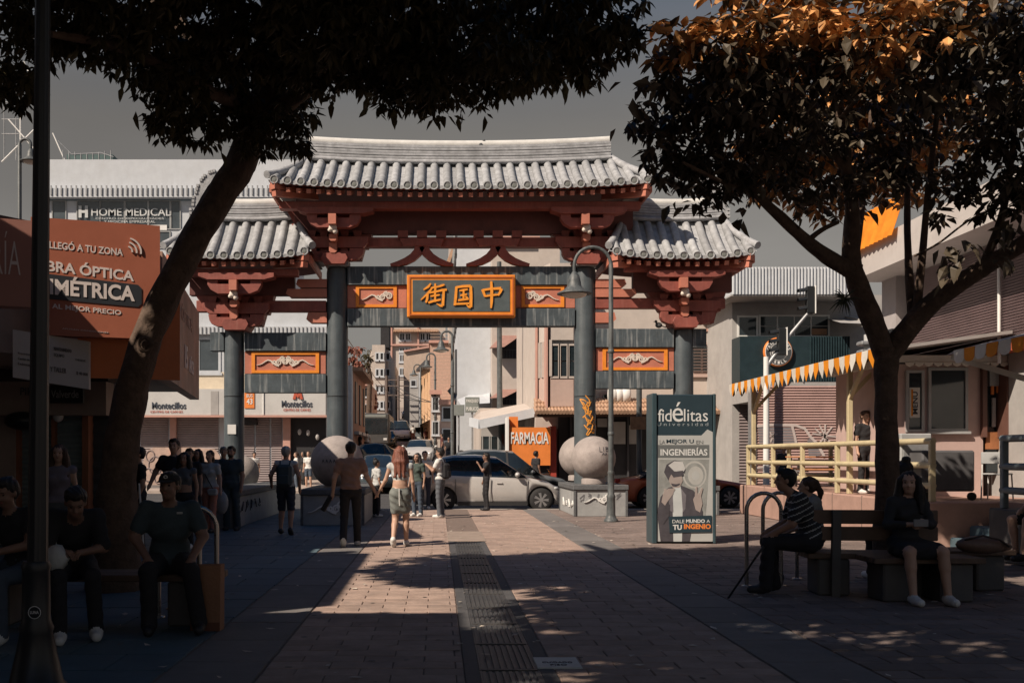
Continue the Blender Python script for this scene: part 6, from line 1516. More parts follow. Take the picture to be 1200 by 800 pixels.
# ---- right forked tree
t2 = thing('forked_tree', 'dark forked tree at the right with a russet sunlit crown above the benches', 'tree', (5.08, 11.65, 0))
d = 11.65
wob([W(x, y, d) for x, y in ((1040,712),(1040,640),(1040,560),(1039,490),(1038,440),(1040,408))], [.22,.155,.125,.118,.122,.14], 2, n=18).build('trunk', M_bark, t2)
limbs = [([(1040,420,11.65),(1022,375,11.6),(1006,335,11.55),(997,300,11.5),(999,250,11.3),(992,200,11.1),(984,130,10.9),(975,60,10.6)],(.13,.12,.115,.10,.08,.06,.05,.035)),
 ([(1002,318,11.55),(975,305,11.4),(945,282,11.2),(915,255,11.0),(885,225,10.8),(860,190,10.6)],(.11,.085,.068,.058,.045,.028)),
 ([(1042,415,11.65),(1072,375,11.5),(1105,345,11.3),(1150,315,11.0),(1205,282,10.6),(1260,240,10.2)],(.125,.12,.105,.095,.08,.055)),
 ([(1070,380,11.5),(1066,330,11.6),(1063,250,11.7),(1066,160,11.6),(1072,60,11.4)],(.06,.045,.036,.03,.02)),
 ([(1072,378,11.5),(1080,310,11.4),(1088,220,11.3),(1100,120,11.1)],(.055,.042,.034,.025)),
 ([(1002,300,11.5),(1010,240,11.9),(1018,180,12.0),(1022,100,12)],(.05,.04,.03,.02)),
 ([(945,284,11.2),(962,270,11.2),(983,260,11.1)],(.032,.03,.02)),([(984,140,10.9),(1010,112,10.6),(1040,108,10.3)],(.03,.025,.015)),([(885,225,10.8),(850,215,10.5),(800,190,10.2)],(.035,.025,.015)),([(1150,315,11),(1175,250,10.8),(1190,150,10.5)],(.05,.04,.02)),([(992,200,11.1),(950,150,10.8),(890,100,10.4)],(.04,.03,.02)),
 ([(1072,300,11.4),(1100,285,11.0),(1130,262,10.8),(1150,250,10.6)],(.012,.012,.010,.008))]
for i, (pts, rs_) in enumerate(limbs): wob([W(*p) for p in pts], rs_, 40+i, n=12 if rs_[0] > .05 else 7, amp=.05).build('branch', M_bark, t2)
bl = []
for (px, py, rad, dd) in ((748,165,.36,10.6),(760,200,.34,10.8),(790,150,.55,10.6),(800,215,.42,10.8),(820,235,.26,10.6),(840,170,.6,10.6),(850,218,.35,10.6),(790,90,.5,10.0),(770,60,.38,9.6),(850,110,.6,9.8),(900,150,.6,10.4),(900,200,.4,10.6),(935,225,.36,10.8),
  (955,170,.5,10.8),(930,100,.6,9.8),(985,230,.26,11.0),(1000,150,.45,11.0),(1030,200,.42,11.2),(1050,210,.3,11),(1080,150,.45,11.2),(1110,220,.36,11.0),(1140,250,.24,10.8),(1165,200,.42,10.8),(1190,240,.34,10.6),(1150,150,.5,10.6),(1200,150,.6,10.4),(1225,220,.5,10.2),
  (1040,90,.5,10),(1100,90,.55,10),(1180,90,.6,9.6),(850,50,.55,9.6),(920,50,.55,9.6),(990,60,.5,9.4),(1060,50,.6,9.2),(1130,50,.6,9.2),(1210,50,.6,9),(1250,120,.6,9.8),(735,140,.18,10.4),(740,110,.16,10.2),(1090,262,.14,10.6),(1175,285,.12,10.4)):
    p = W(px+(22 if px < 800 else 6), py-12, dd); bl.append((p.x, p.y, p.z, rad*.84, .135))
r = np.random.default_rng(15)
for i in range(46):
    a = r.uniform(0, 6.28); q = r.uniform(0,1)**.5*3.9; x = 5.4+q*math.cos(a); y = 11.0+q*math.sin(a)*.85
    zz = 6.5-.08*q*q+r.uniform(-.5,.3)
    if y < 9.6 or x < 3.6: continue
    bl.append((x, y, zz, r.uniform(.55,.8), .17))
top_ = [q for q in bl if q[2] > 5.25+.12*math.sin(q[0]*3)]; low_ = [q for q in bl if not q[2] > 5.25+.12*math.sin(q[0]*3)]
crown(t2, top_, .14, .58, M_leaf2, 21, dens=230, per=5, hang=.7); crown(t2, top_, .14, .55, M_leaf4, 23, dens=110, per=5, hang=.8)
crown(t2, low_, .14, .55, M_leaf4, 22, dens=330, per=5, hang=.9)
edge = []; r = np.random.default_rng(9)
for (px, py, dd) in ((1108,305,10.2),(1112,318,10.2),(1122,312,10.2),(1130,300,10.2),(1138,290,10.2),(1112,292,10.2),(1058,100,9.6),(1078,98,9.6),(1098,90,9.5),(1112,100,9.5),(1095,122,9.6),(1110,124,9.6),(1130,126,9.6),(1150,115,9.5),(775,105,9.6),(750,115,9.8),(730,145,10),(1172,300,10.2),(1180,310,10.2),(800,240,10.5),(820,255,10.5),(860,240,10.5),(868,250,10.5),(940,262,10.8),(960,245,10.8),(905,215,10.6),(1055,225,11),(1095,240,11),(1190,265,10.5),(850,60,9.4),(905,35,9.3),(1000,40,9.2),(1060,60,9.0),(1140,85,9.0),(870,75,9.3),(765,48,9.4)):
    for k in range(4): edge.append(W(px+r.normal(0,7), py-4+r.normal(0,6), dd+r.normal(0,.15)))
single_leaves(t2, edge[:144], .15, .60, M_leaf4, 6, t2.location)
# tuft of air plants on the fork
ap = thing('air_plant', 'spiky air plant tuft growing on the left limb of the forked tree', 'plant', W(990, 350, 11.35)); b = MB(); r = random.Random(4)
for i in range(46):
    a = r.uniform(0, 6.28); e = r.uniform(-1.2,.9); L = r.uniform(.10,.2); dv = Vector((math.cos(a)*math.cos(e)-.35, math.sin(a)*math.cos(e)*.6, math.sin(e))).normalized()
    p = Vector((0,0,0)); b.tube([p, p+dv*L*.6, p+dv*L+Vector((0,0,-.03))], [.008,.006,.001], 4)
b.build('leaves', mat('air_plant_green', (.06,.07,.045), .8, .2, 5, 0), ap, world=False, kind='stuff')
# unseen tree added beside the viewer, its crown spread to shade the foreground
t3 = thing('street_tree', 'unseen leafy tree added beside the viewer, its broad crown shading the foreground', 'tree', (2.6, 3.0, 0))
MB().tube([(5.6,3.0,0),(5.4,3.0,2.5),(4.6,3.2,5.2)], [.2,.16,.1], 10).build('trunk', M_bark, t3)
bl = []; r = np.random.default_rng(31)
for i in range(150):
    x = r.uniform(-8.0,6.5); bl.append((x, r.uniform(-2.0,5.8 if x > -2.5 else 4.0), r.uniform(6.6,8.8), r.uniform(.7,1.0), .26))
crown(t3, bl, .2, .5, M_leaf1, 33, dens=330, per=5)
# reddish and green trees seen over the street corner house
def far_tree(px, py0, py1, wpx, d, m, lab, seed):
    t = thing('street_tree', lab, 'tree', (X_(px, d), d, road_z(d)), 'trees up the street'); zb = road_z(d); zt = Z_(py0, d); zc = Z_(py1, d); rr = wpx*d/F/2
    b = MB(); b.tube([(X_(px,d),d,zb-.2),(X_(px,d)+.2,d,zc),(X_(px,d),d,zc+(zt-zc)*.5)], [.3,.22,.1], 8); b.build('trunk', M_bark, t)
    r = np.random.default_rng(seed); bl = []
    for i in range(16): bl.append((X_(px,d)+r.uniform(-1,1)*rr*.75, d+r.uniform(-1.5,1.5), r.uniform(zc, zt-.5), r.uniform(.35,.6)*rr, .40))
    crown(t, bl, .3, .6, m, seed, dens=300, per=4)
far_tree(414, 398, 436, 24, 80, M_leaf3, 'red leaved tree above the white end wall beside the left main column', 51)
far_tree(431, 404, 440, 14, 95, M_leaf1, 'dark green tree right of the red leaved tree', 52)
far_tree(434, 440, 480, 13, 100, M_leaf3, 'rust coloured tree behind the dark bus', 53)
far_tree(490, 458, 490, 10, 150, M_leaf3, 'small reddish tree far up the street', 54)
# ================================================================ vehicles
def paint(name, col): return mat(name, col, 0.28, .06, 2, 0, metal=.08, spec=.6, coat=.6, dirt=.12)
M_tyre = mat('tyre_rubber', (.022,.022,.023), .8, .2, 20, .1); M_rim = mat('alloy_rim', (.45,.45,.46), .3, .08, 5, 0, metal=.8)
M_cglass = glass('car_glass', (.018,.024,.028), .05); M_trim = mat('car_black_trim', (.03,.03,.032), .5, .1, 5, 0)
M_hl = mat('headlamp_clear', (.55,.56,.56), .12, .1, 5, 0, spec=.8); M_tl = mat('tail_lamp_red', (.35,.02,.015), .2, .1, 5, 0)
def car(name, lab, loc, rz, L, Wd, H, kind, pm, group='cars', wb=None, rr=.33, hood=None):
    """built with its nose along +X"""
    t = thing(name, lab, 'car', loc, group, rz)
    wb = wb or L*.6; fx = wb/2+.03*L; bx_ = fx-wb; x0 = -L/2; x1 = L/2
    gz = .20
    # stations: x, belt/hood height, roof height or None, half width factor
    if kind == 'suv': K = [(x0,.62,None,.80),(x0+.10,.98,None,.90),(x0+.22,1.08,1.14,.95),(x0+.62,1.06,H-.10,.98),(x0+1.1,1.05,H-.01,1),(x0+L*.42,1.02,H,1),(x0+L*.56,1.00,H-.06,1),(x0+L*.76,.98,1.03,.99),(x0+L*.80,.97,None,.98),(x1-.35,.86,None,.94),(x1-.10,.70,None,.84),(x1,.55,None,.74)]
    elif kind == 'sedan': K = [(x0,.60,None,.80),(x0+.08,.86,None,.88),(x0+.55,.93,None,.95),(x0+.75,.94,.97,.97),(x0+1.35,.93,H-.06,.99),(x0+L*.42,.92,H,1),(x0+L*.54,.91,H-.04,1),(x0+L*.71,.90,.94,.99),(x0+L*.75,.89,None,.98),(x1-.3,.76,None,.93),(x1-.08,.62,None,.84),(x1,.50,None,.72)]
    else: K = [(x0,.8,None,.92),(x0+.05,1.1,1.2,.94),(x0+.35,1.1,H-.05,.96),(x0+1.2,1.08,H,1),(x0+L*.6,1.05,H,1),(x0+L*.70,1.03,H-.05,1),(x0+L*.84,1.02,1.06,1),(x0+L*.86,1.0,None,.99),(x1-.1,.9,None,.92),(x1,.6,None,.85)]
    w2 = Wd/2
    def sect(k, c):
        x, bz, rz_, f = k; w_ = w2*f; top = rz_ if rz_ else bz; tt = (top-bz)
        tw = w_-.02-tt*.42 if rz_ else w_*.86
        return [(x,0,gz),(x,w_*.88,gz),(x,w_*.97,gz+.14),(x,w_,(gz+bz)/2),(x,w_*.985,bz-.10),(x,w_*.95,bz),(x,max(tw,.3),top-.0 if not rz_ else top-.05),(x,max(tw-.12,.2),top+(.0 if not rz_ else .0)),(x,0,top+(.03 if rz_ else .02))]
    N = 9; v = []
    for k in K:
        s_ = sect(k, 0); v += s_; v += [(p[0],-p[1],p[2]) for p in s_[1:-1]][::-1]
    n = 16; fs, ms = [], []
    for i in range(len(K)-1):
        for j in range(n):
            a, b_ = i*n+j, i*n+(j+1)%n; fs.append((a, a+n, b_+n, b_))
            gl = 0
            both = K[i][2] and K[i+1][2]; 
            side_j = j in (5, 10)
            top_j = j in (6,7,8,9)
            ra = (K[i][2] or K[i][1])-K[i][1]; rb = (K[i+1][2] or K[i+1][1])-K[i+1][1]
            if both and side_j and min(ra, rb) > .25: gl = 1
            if (both or K[i][2] or K[i+1][2]) and (j in (5,6,7,8,9,10)) and abs(ra-rb) > .25: gl = 1
            ms.append(gl)
    b = MB(); b.add(v, fs, 0, True); b.m = ms[:]
    b.add(v[:n], [tuple(range(n))]); b.add(v[-n:], [tuple(range(n-1,-1,-1))])
    body = b.build('body', [pm, M_cglass], t, world=False)
    bm = bmesh.new(); bm.from_mesh(body.data); bmesh.ops.remove_doubles(bm, verts=bm.verts, dist=.0005); bmesh.ops.recalc_face_normals(bm, faces=bm.faces)
    bm.to_mesh(body.data); bm.free()
    for f in body.data.polygons: f.use_smooth = True
    # wheel arches cut out of the body
    for wx in (fx, bx_):
        c = MB(); c.lathe([(rr*1.17,-Wd),(rr*1.17,Wd)], (wx,0,rr), 24, axis='y'); co = c.build('arch', M_trim, None, world=False)
        md = body.modifiers.new('arch', 'BOOLEAN'); md.operation = 'DIFFERENCE'; md.object = co; md.solver = 'EXACT'
        co.parent = t
        dg = bpy.context.evaluated_depsgraph_get(); dg.update(); me = bpy.data.meshes.new_from_object(body.evaluated_get(dg)); body.modifiers.clear(); body.data = me
        bpy.data.objects.remove(co)
    c = MB(); c.bx(x0+.25, x1-.3, -w2*.80, w2*.80, .22, .75); c.build('underbody', M_trim, t, world=False)
    for wx in (fx, bx_):
        for s_ in (-1, 1):
            y = s_*(w2-.115); c = MB(); c.lathe([(rr*.62,-.10),(rr*.94,-.10),(rr,-.06),(rr,.06),(rr*.94,.10),(rr*.62,.10)], (wx,y,rr), 28, axis='y'); o = c.build('tyre', M_tyre, t, world=False)
            c = MB(); yo = y+s_*.085
            c.lathe([(rr*.64,-.02),(rr*.66,.0),(rr*.60,.02)], (wx,yo-s_*.01,rr), 28, axis='y')
            rm = c.build('rim', M_trim, o, world=False); c = MB()
            for q in range(7):
                a = q*2*math.pi/7
                for da in (-.11,.11): c.beam((wx+rr*.10*math.cos(a), yo+s_*.015, rr+rr*.10*math.sin(a)), (wx+rr*.62*math.cos(a+da), yo+s_*.012, rr+rr*.62*math.sin(a+da)), .035, .02, up=(0,1,0))
            c.lathe([(rr*.16,-.02),(rr*.14,.02)], (wx,yo+s_*.012,rr), 14, axis='y'); c.build('spokes', M_rim, o, world=False, kind=None)
    # panel lines, sills, handles, mirrors, lamps
    zs_ = (gz+K[5][1])/2
    for s_ in (-1, 1):
        c = MB(); c.bx(bx_+rr*1.2, fx-rr*1.2, s_*w2*.975-.012, s_*w2*.975+.012, gz-.02, gz+.09); c.build('sill', M_trim, t, world=False)
        dx = [bx_+rr*1.0, (bx_+fx)/2-.05, fx-rr*1.25]
        for x in dx:
            c = MB(); c.bx(x-.004, x+.004, s_*w2-.03, s_*w2*1.002, gz+.12, K[5][1]-.06); c.build('door_gap', M_trim, t, world=False)
        for x in (dx[0]+.18, dx[1]+.18):
            c = MB(); c.bevbox(x-.01, x+.16, s_*w2*.995-.01, s_*(w2+.022)+.0, K[5][1]-.2, K[5][1]-.165, .005) if s_ > 0 else c.bevbox(x-.01, x+.16, s_*(w2+.022), s_*w2*.995+.01, K[5][1]-.2, K[5][1]-.165, .005); c.build('door_handle', pm, t, world=False)
        xm = x0+L*(.70 if kind == 'suv' else .66); c = MB(); c.sphere((xm, s_*(w2+.10), K[5][1]+.06), .10, 10, sc=(.8,1,.75)); c.beam((xm,s_*w2*.93,K[5][1]),(xm,s_*(w2+.07),K[5][1]+.04),.05,.05); c.build('mirror', pm, t, world=False)
        xp = (bx_+fx)/2+(-.05); c = MB(); p0 = Vector((xp, s_*(w2*.955), K[5][1])); p1 = Vector((xp-.04, s_*(w2-.02-(H-K[5][1])*.42+.0), H-.05)); c.beam(p0, p1, .07, .02, up=(0,1,0)); c.build('pillar', M_trim, t, world=False)
        c = MB(); c.sphere((x1-.16, s_*w2*.70, .68 if kind != 'van' else .8), .13, 12, sc=(1.0,1.15,.6)); c.build('headlight', M_hl, t, world=False)
        c = MB(); c.bevbox(x0-.01, x0+.14, s_*w2*.72-.12, s_*w2*.72+.12, .78, .92, .02); c.build('tail_light', M_tl, t, world=False)
    c = MB(); c.bevbox(x1-.06, x1+.005, -.34, .34, .30, .50, .01); c.build('grille', M_trim, t, world=False)
    c = MB(); c.bevbox(x0-.012, x0+.03, -.26, .26, .55, .67, .005); c.bevbox(x1-.02, x1+.012, -.26, .26, .36, .47, .005); c.build('number_plate', M_white, t, world=False)
    c = MB(); c.bx(x0-.005, x0+.12, -w2*.8, w2*.8, .26, .42); c.build('bumper', M_trim, t, world=False)
    return t
RZ = -.10
P_silver = paint('silver_paint', (.48,.465,.45)); P_dsil = paint('dark_silver_paint', (.13,.14,.145)); P_redc = paint('copper_red_paint', (.58,.14,.06)); P_dgreen = paint('dark_green_paint', (.03,.045,.045)); P_whitec = paint('white_car_paint', (.66,.65,.63)); P_navyc = paint('navy_paint', (.035,.05,.06))
car('parked_car', 'silver crossover car seen side on behind the plinths, nose to the right', (X_(572,29.8), 30.68, RZ), R(0), 4.25, 1.78, 1.64, 'suv', P_silver, 'cars behind the gate', wb=2.85, rr=.345)
car('parked_car', 'dark silver car behind the silver crossover, its bonnet reaching the stone balls', (X_(593,34.5), 35.4, RZ), R(0), 4.5, 1.8, 1.83, 'suv', P_dsil, 'cars behind the gate', rr=.34)
car('parked_car', 'copper red saloon car half hidden behind the advertising column', (X_(797,32.5), 32.6, RZ), R(0), 4.3, 1.72, 1.42, 'sedan', P_redc, 'cars behind the gate', wb=2.5, rr=.33)
car('moving_car', 'dark blue car facing the viewer between the walking couple', (X_(440,44), 46, road_z(46)), R(-88), 4.2, 1.75, 1.6, 'suv', P_navyc, 'cars in the uphill street')
car('moving_car', 'dark green saloon turning at the foot of the street behind the couple', (X_(446,58), 57, road_z(57)), R(20), 4.6, 1.75, 1.5, 'sedan', P_dgreen, 'cars in the uphill street')
car('moving_car', 'grey car with red lamps behind the woman in the dark green top', (X_(486,44), 45.5, road_z(45)), R(92), 4.2, 1.75, 1.42, 'sedan', P_dsil, 'cars in the uphill street')
car('moving_car', 'white van coming down the middle of the uphill street', (X_(471,106), 108, road_z(108)), R(-90), 4.6, 1.85, 2.1, 'van', P_whitec, 'cars in the uphill street')
car('moving_car', 'dark jeep beside the white van up the street', (X_(459,110), 112, road_z(112)), R(-90), 4.2, 1.8, 1.9, 'suv', P_navyc, 'cars in the uphill street')
car('moving_car', 'grey hatchback coming downhill at the right kerb', (X_(491.5,102), 104, road_z(104)), R(-90), 4.0, 1.7, 1.5, 'sedan', P_dsil, 'cars in the uphill street')
car('moving_car', 'small dark car between the bus and the far van', (X_(452,90), 92, road_z(92)), R(-90), 4.0, 1.7, 1.45, 'sedan', P_dgreen, 'cars in the uphill street')
car('moving_car', 'silver car waiting behind the grey car at the foot of the street', (X_(492,60), 61, road_z(61)), R(-91), 4.2, 1.75, 1.5, 'suv', P_silver, 'cars in the uphill street')
car('moving_car', 'white car far up the street above the van', (X_(478,150), 152, road_z(152)), R(-92), 4.2, 1.75, 1.5, 'sedan', P_whitec, 'cars in the uphill street')
# bus
d = 88; bs = thing('bus', 'dark bus with a broad glazed front standing on the left of the uphill street', 'bus', (X_(440,d), d, road_z(d)))
b = MB(); b.bevbox(-1.2,1.2,0,9,.45,3.1,.12); b.build('body', mat('bus_charcoal', (.06,.06,.06), .4, .15, 3, .03), bs, world=False)
b = MB(); b.bevbox(-1.05,1.05,-.03,.05,1.25,2.65,.05); b.build('windscreen', M_cglass, bs, world=False)
b = MB(); b.bevbox(-.9,.9,-.04,.04,2.72,2.95,.03); b.build('destination_board', M_sg, bs, world=False)
for s_ in (-1,1): b = MB(); b.bevbox(s_*.85-.16,s_*.85+.16,-.05,.05,.75,.95,.03); b.build('headlight', M_hl, bs, world=False); b = MB(); b.lathe([(.45,-.12),(.45,.12)], (s_*1.05,1.6,.45), 18, axis='x'); b.build('wheel', M_tyre, bs, world=False)
for s_ in (-1,1): b = MB(); b.bx(s_*1.205-.01,s_*1.205+.01,.6,8.2,1.5,2.5); b.build('side_glass', M_cglass, bs, world=False)
# bicycles by the pharmacy
def bicycle(name, lab, loc, rz, m):
    t = thing(name, lab, 'bicycle', loc, None, rz)
    for x in (-.52,.52): b = MB(); b.tube([(x+.33*math.cos(a),0,.34+.33*math.sin(a)) for a in np.linspace(0,6.2832,22)], .018, 6, cap=False); b.build('wheel', M_tyre, t, world=False)
    b = MB()
    for a, c in (((-.52,0,.34),(-.12,0,.32)),((-.12,0,.32),(-.2,0,.82)),((-.2,0,.78),(.36,0,.84)),((-.12,0,.32),(.36,0,.78)),((.52,0,.34),(.34,0,.95)),((-.52,0,.34),(-.2,0,.72))): b.tube([a,c], .018, 6)
    b.build('frame', m, t, world=False)
    b = MB(); b.bevbox(-.3,-.08,-.06,.06,.82,.87,.02); b.build('saddle', M_black, t, world=False)
    b = MB(); b.tube([(.34,-.25,1.0),(.32,0,.98),(.34,.25,1.0)], .013, 6); b.build('handlebar', M_black, t, world=False)
    return t
bicycle('bicycle', 'orange bicycle leaning by the FARMACIA wall behind the parked cars', (X_(632,38.6), 38.4, .03), R(8), M_or)
# ================================================================ people: one continuous skin per body, grown from a posed skeleton
def V3(*a): return np.array(a, dtype=float)
class Field:
    def __init__(s, lo, hi, h):
        s.h = h; s.lo = np.array(lo)-3*h; n = np.ceil((np.array(hi)+3*h-s.lo)/h).astype(int)+1; s.n = n
        s.d = np.full(n, 1.0, np.float32); s.best = np.full(n, 9.0, np.float32); s.id = np.zeros(n, np.int16)
        s.ax = [s.lo[i]+h*np.arange(n[i]) for i in range(3)]
    def put(s, bb0, bb1, f, mid, k=.02):
        m = max(.06, 2.5*k)+2*s.h; sl = []
        for i in range(3):
            a = max(0, int((bb0[i]-m-s.lo[i])/s.h)); b = min(s.n[i], int((bb1[i]+m-s.lo[i])/s.h)+2)
            if b <= a: return
            sl.append(slice(a, b))
        X, Y, Z = np.meshgrid(s.ax[0][sl[0]], s.ax[1][sl[1]], s.ax[2][sl[2]], indexing='ij')
        d = f(X, Y, Z).astype(np.float32); sl = tuple(sl)
        cur = s.d[sl]; hh = np.clip(.5+.5*(d-cur)/k, 0, 1); s.d[sl] = d*(1-hh)+cur*hh-k*hh*(1-hh)
        q = d < s.best[sl]; s.best[sl] = np.where(q, d, s.best[sl]); s.id[sl] = np.where(q, mid, s.id[sl])
    def cap(s, a, b, ra, rb, mid, k=.02, sc=(1,1,1)):
        a = np.array(a, float); b = np.array(b, float); sc = np.array(sc, float); ba = (b-a)/sc; L2 = max(float(ba@ba), 1e-8); R_ = max(ra, rb)*max(sc)
        def f(X, Y, Z):
            x, y, z = (X-a[0])/sc[0], (Y-a[1])/sc[1], (Z-a[2])/sc[2]; t = np.clip((x*ba[0]+y*ba[1]+z*ba[2])/L2, 0, 1)
            return (np.sqrt((x-t*ba[0])**2+(y-t*ba[1])**2+(z-t*ba[2])**2)-(ra+(rb-ra)*t))*min(sc)
        s.put(np.minimum(a, b)-R_, np.maximum(a, b)+R_, f, mid, k)
    def ell(s, c, r, mid, k=.02, rot=None):
        c = np.array(c, float); r = np.array(r, float); R_ = max(r); M_ = rot if rot is not None else np.eye(3)
        def f(X, Y, Z):
            p = np.stack([X-c[0], Y-c[1], Z-c[2]], -1)@M_; q = p/r; l = np.sqrt((q**2).sum(-1)); g = np.sqrt(((q/r)**2).sum(-1))+1e-9
            return l*(l-1)/g
        s.put(c-R_, c+R_, f, mid, k)
    def mesh(s):
        d = s.d; S_ = d < 0; n = d.shape
        ins = np.zeros((n[0]-1, n[1]-1, n[2]-1), np.int8)
        for i in (0,1):
            for j in (0,1):
                for k in (0,1): ins += S_[i:n[0]-1+i, j:n[1]-1+j, k:n[2]-1+k]
        act = (ins > 0) & (ins < 8); I = np.argwhere(act); idx = -np.ones(act.shape, np.int64); idx[tuple(I.T)] = np.arange(len(I))
        pos = np.zeros((len(I), 3)); cnt = np.zeros(len(I)); C = [(i,j,k) for i in (0,1) for j in (0,1) for k in (0,1)]
        for a in C:
            for ax in range(3):
                if a[ax]: continue
                b = list(a); b[ax] = 1; da = d[tuple((I+np.array(a)).T)]; db = d[tuple((I+np.array(b)).T)]; m = (da < 0) != (db < 0)
                t = np.where(m, da/(da-db+1e-12), 0); p = np.repeat(np.array(a, float)[None], len(I), 0); p[:,ax] += t; pos += p*m[:,None]; cnt += m
        V = s.lo+(I+pos/np.maximum(cnt,1)[:,None])*s.h; F_ = []
        for ax in range(3):
            u, v = [(1,2),(2,0),(0,1)][ax]; sl0 = [slice(0,m) for m in n]; sl1 = [slice(0,m) for m in n]; sl0[ax] = slice(0, n[ax]-1); sl1[ax] = slice(1, n[ax])
            E = S_[tuple(sl0)] != S_[tuple(sl1)]; P_ = np.argwhere(E); ok = (P_[:,u] > 0) & (P_[:,v] > 0) & (P_[:,u] < n[u]-1) & (P_[:,v] < n[v]-1); P_ = P_[ok]
            def g(du, dv): q = P_.copy(); q[:,u] -= du; q[:,v] -= dv; return idx[tuple(q.T)]
            Q = np.stack([g(1,1), g(0,1), g(0,0), g(1,0)], 1); ins_ = S_[tuple(P_.T)]; Q[~ins_] = Q[~ins_][:, ::-1]; F_.append(Q)
        Q = np.concatenate(F_); ids = s.id[tuple(np.clip(np.round((V[Q].mean(1)-s.lo)/s.h).astype(int), 0, np.array(n)-1).T)]
        return V, Q, ids
def skinm(name, c): return mat('skin_'+name, c, .5, .08, 8, .04)
SK = dict(light=skinm('light', (.46,.29,.21)), tan=skinm('tan', (.34,.20,.14)), brown=skinm('brown', (.21,.12,.085)))
def cloth(name, c): return mat('cloth_'+name, c, .88, .12, 14, .18, bscale=60)
CL = dict(brown=cloth('brown', (.28,.17,.125)), black=cloth('black', (.020,.020,.023)), blacktee=cloth('blacktee', (.028,.03,.034)), white=cloth('white', (.58,.58,.56)), offwhite=cloth('offwhite', (.42,.43,.42)), grey=cloth('grey', (.26,.27,.27)),
    greygreen=cloth('greygreen', (.17,.185,.175)), navy=cloth('navy', (.028,.035,.055)), denim=cloth('denim', (.06,.08,.11)), teal=cloth('teal', (.045,.065,.075)), salmon=cloth('salmon', (.42,.19,.14)), green=cloth('green', (.055,.075,.065)),
    mauve=cloth('mauve', (.17,.15,.18)), slate=cloth('slate', (.10,.11,.125)), maroon=cloth('maroon', (.10,.035,.035)))
SH = dict(white=mat('shoe_white', (.62,.62,.60), .6, .08, 10, .05), black=mat('shoe_black', (.025,.025,.028), .5, .1, 10, .05))
HR = dict(black=mat('hair_black', (.012,.010,.010), .45, .3, 30, .5, bscale=120), brown=mat('hair_brown', (.06,.032,.02), .45, .3, 30, .5, bscale=120), auburn=mat('hair_auburn', (.20,.075,.05), .4, .35, 30, .5, bscale=120), grey=mat('hair_grey', (.25,.24,.23), .5, .2, 30, .4, bscale=120))
M_eye = mat('eye_dark', (.02,.015,.012), .2, .1, 5, 0); M_lip = mat('lips', (.30,.10,.09), .5, .1, 10, 0)
# joints for a 1.75 m person looking along +Y, left is -X
STAND = dict(pel=(0,0,.94), abd=(0,.0,1.08), chest=(0,.005,1.27), neck=(0,-.005,1.45), head=(0,.015,1.625), shL=(-.175,0,1.41), shR=(.175,0,1.41), elL=(-.225,-.02,1.13), elR=(.225,-.02,1.13), wrL=(-.235,.05,.89), wrR=(.235,.05,.89),
    hiL=(-.09,0,.92), hiR=(.09,0,.92), knL=(-.10,.015,.50), knR=(.10,.015,.50), anL=(-.105,-.02,.085), anR=(.105,-.02,.085))
SIT = dict(pel=(0,0,.56), abd=(0,.0,.70), chest=(0,.02,.89), neck=(0,.03,1.07), head=(0,.06,1.24), shL=(-.17,.02,1.03), shR=(.17,.02,1.03), elL=(-.22,.06,.76), elR=(.22,.06,.76), wrL=(-.12,.30,.66), wrR=(.12,.30,.66),
    hiL=(-.10,.03,.55), hiR=(.10,.03,.55), knL=(-.13,.46,.53), knR=(.13,.46,.53), anL=(-.13,.44,.09), anR=(.13,.44,.09))
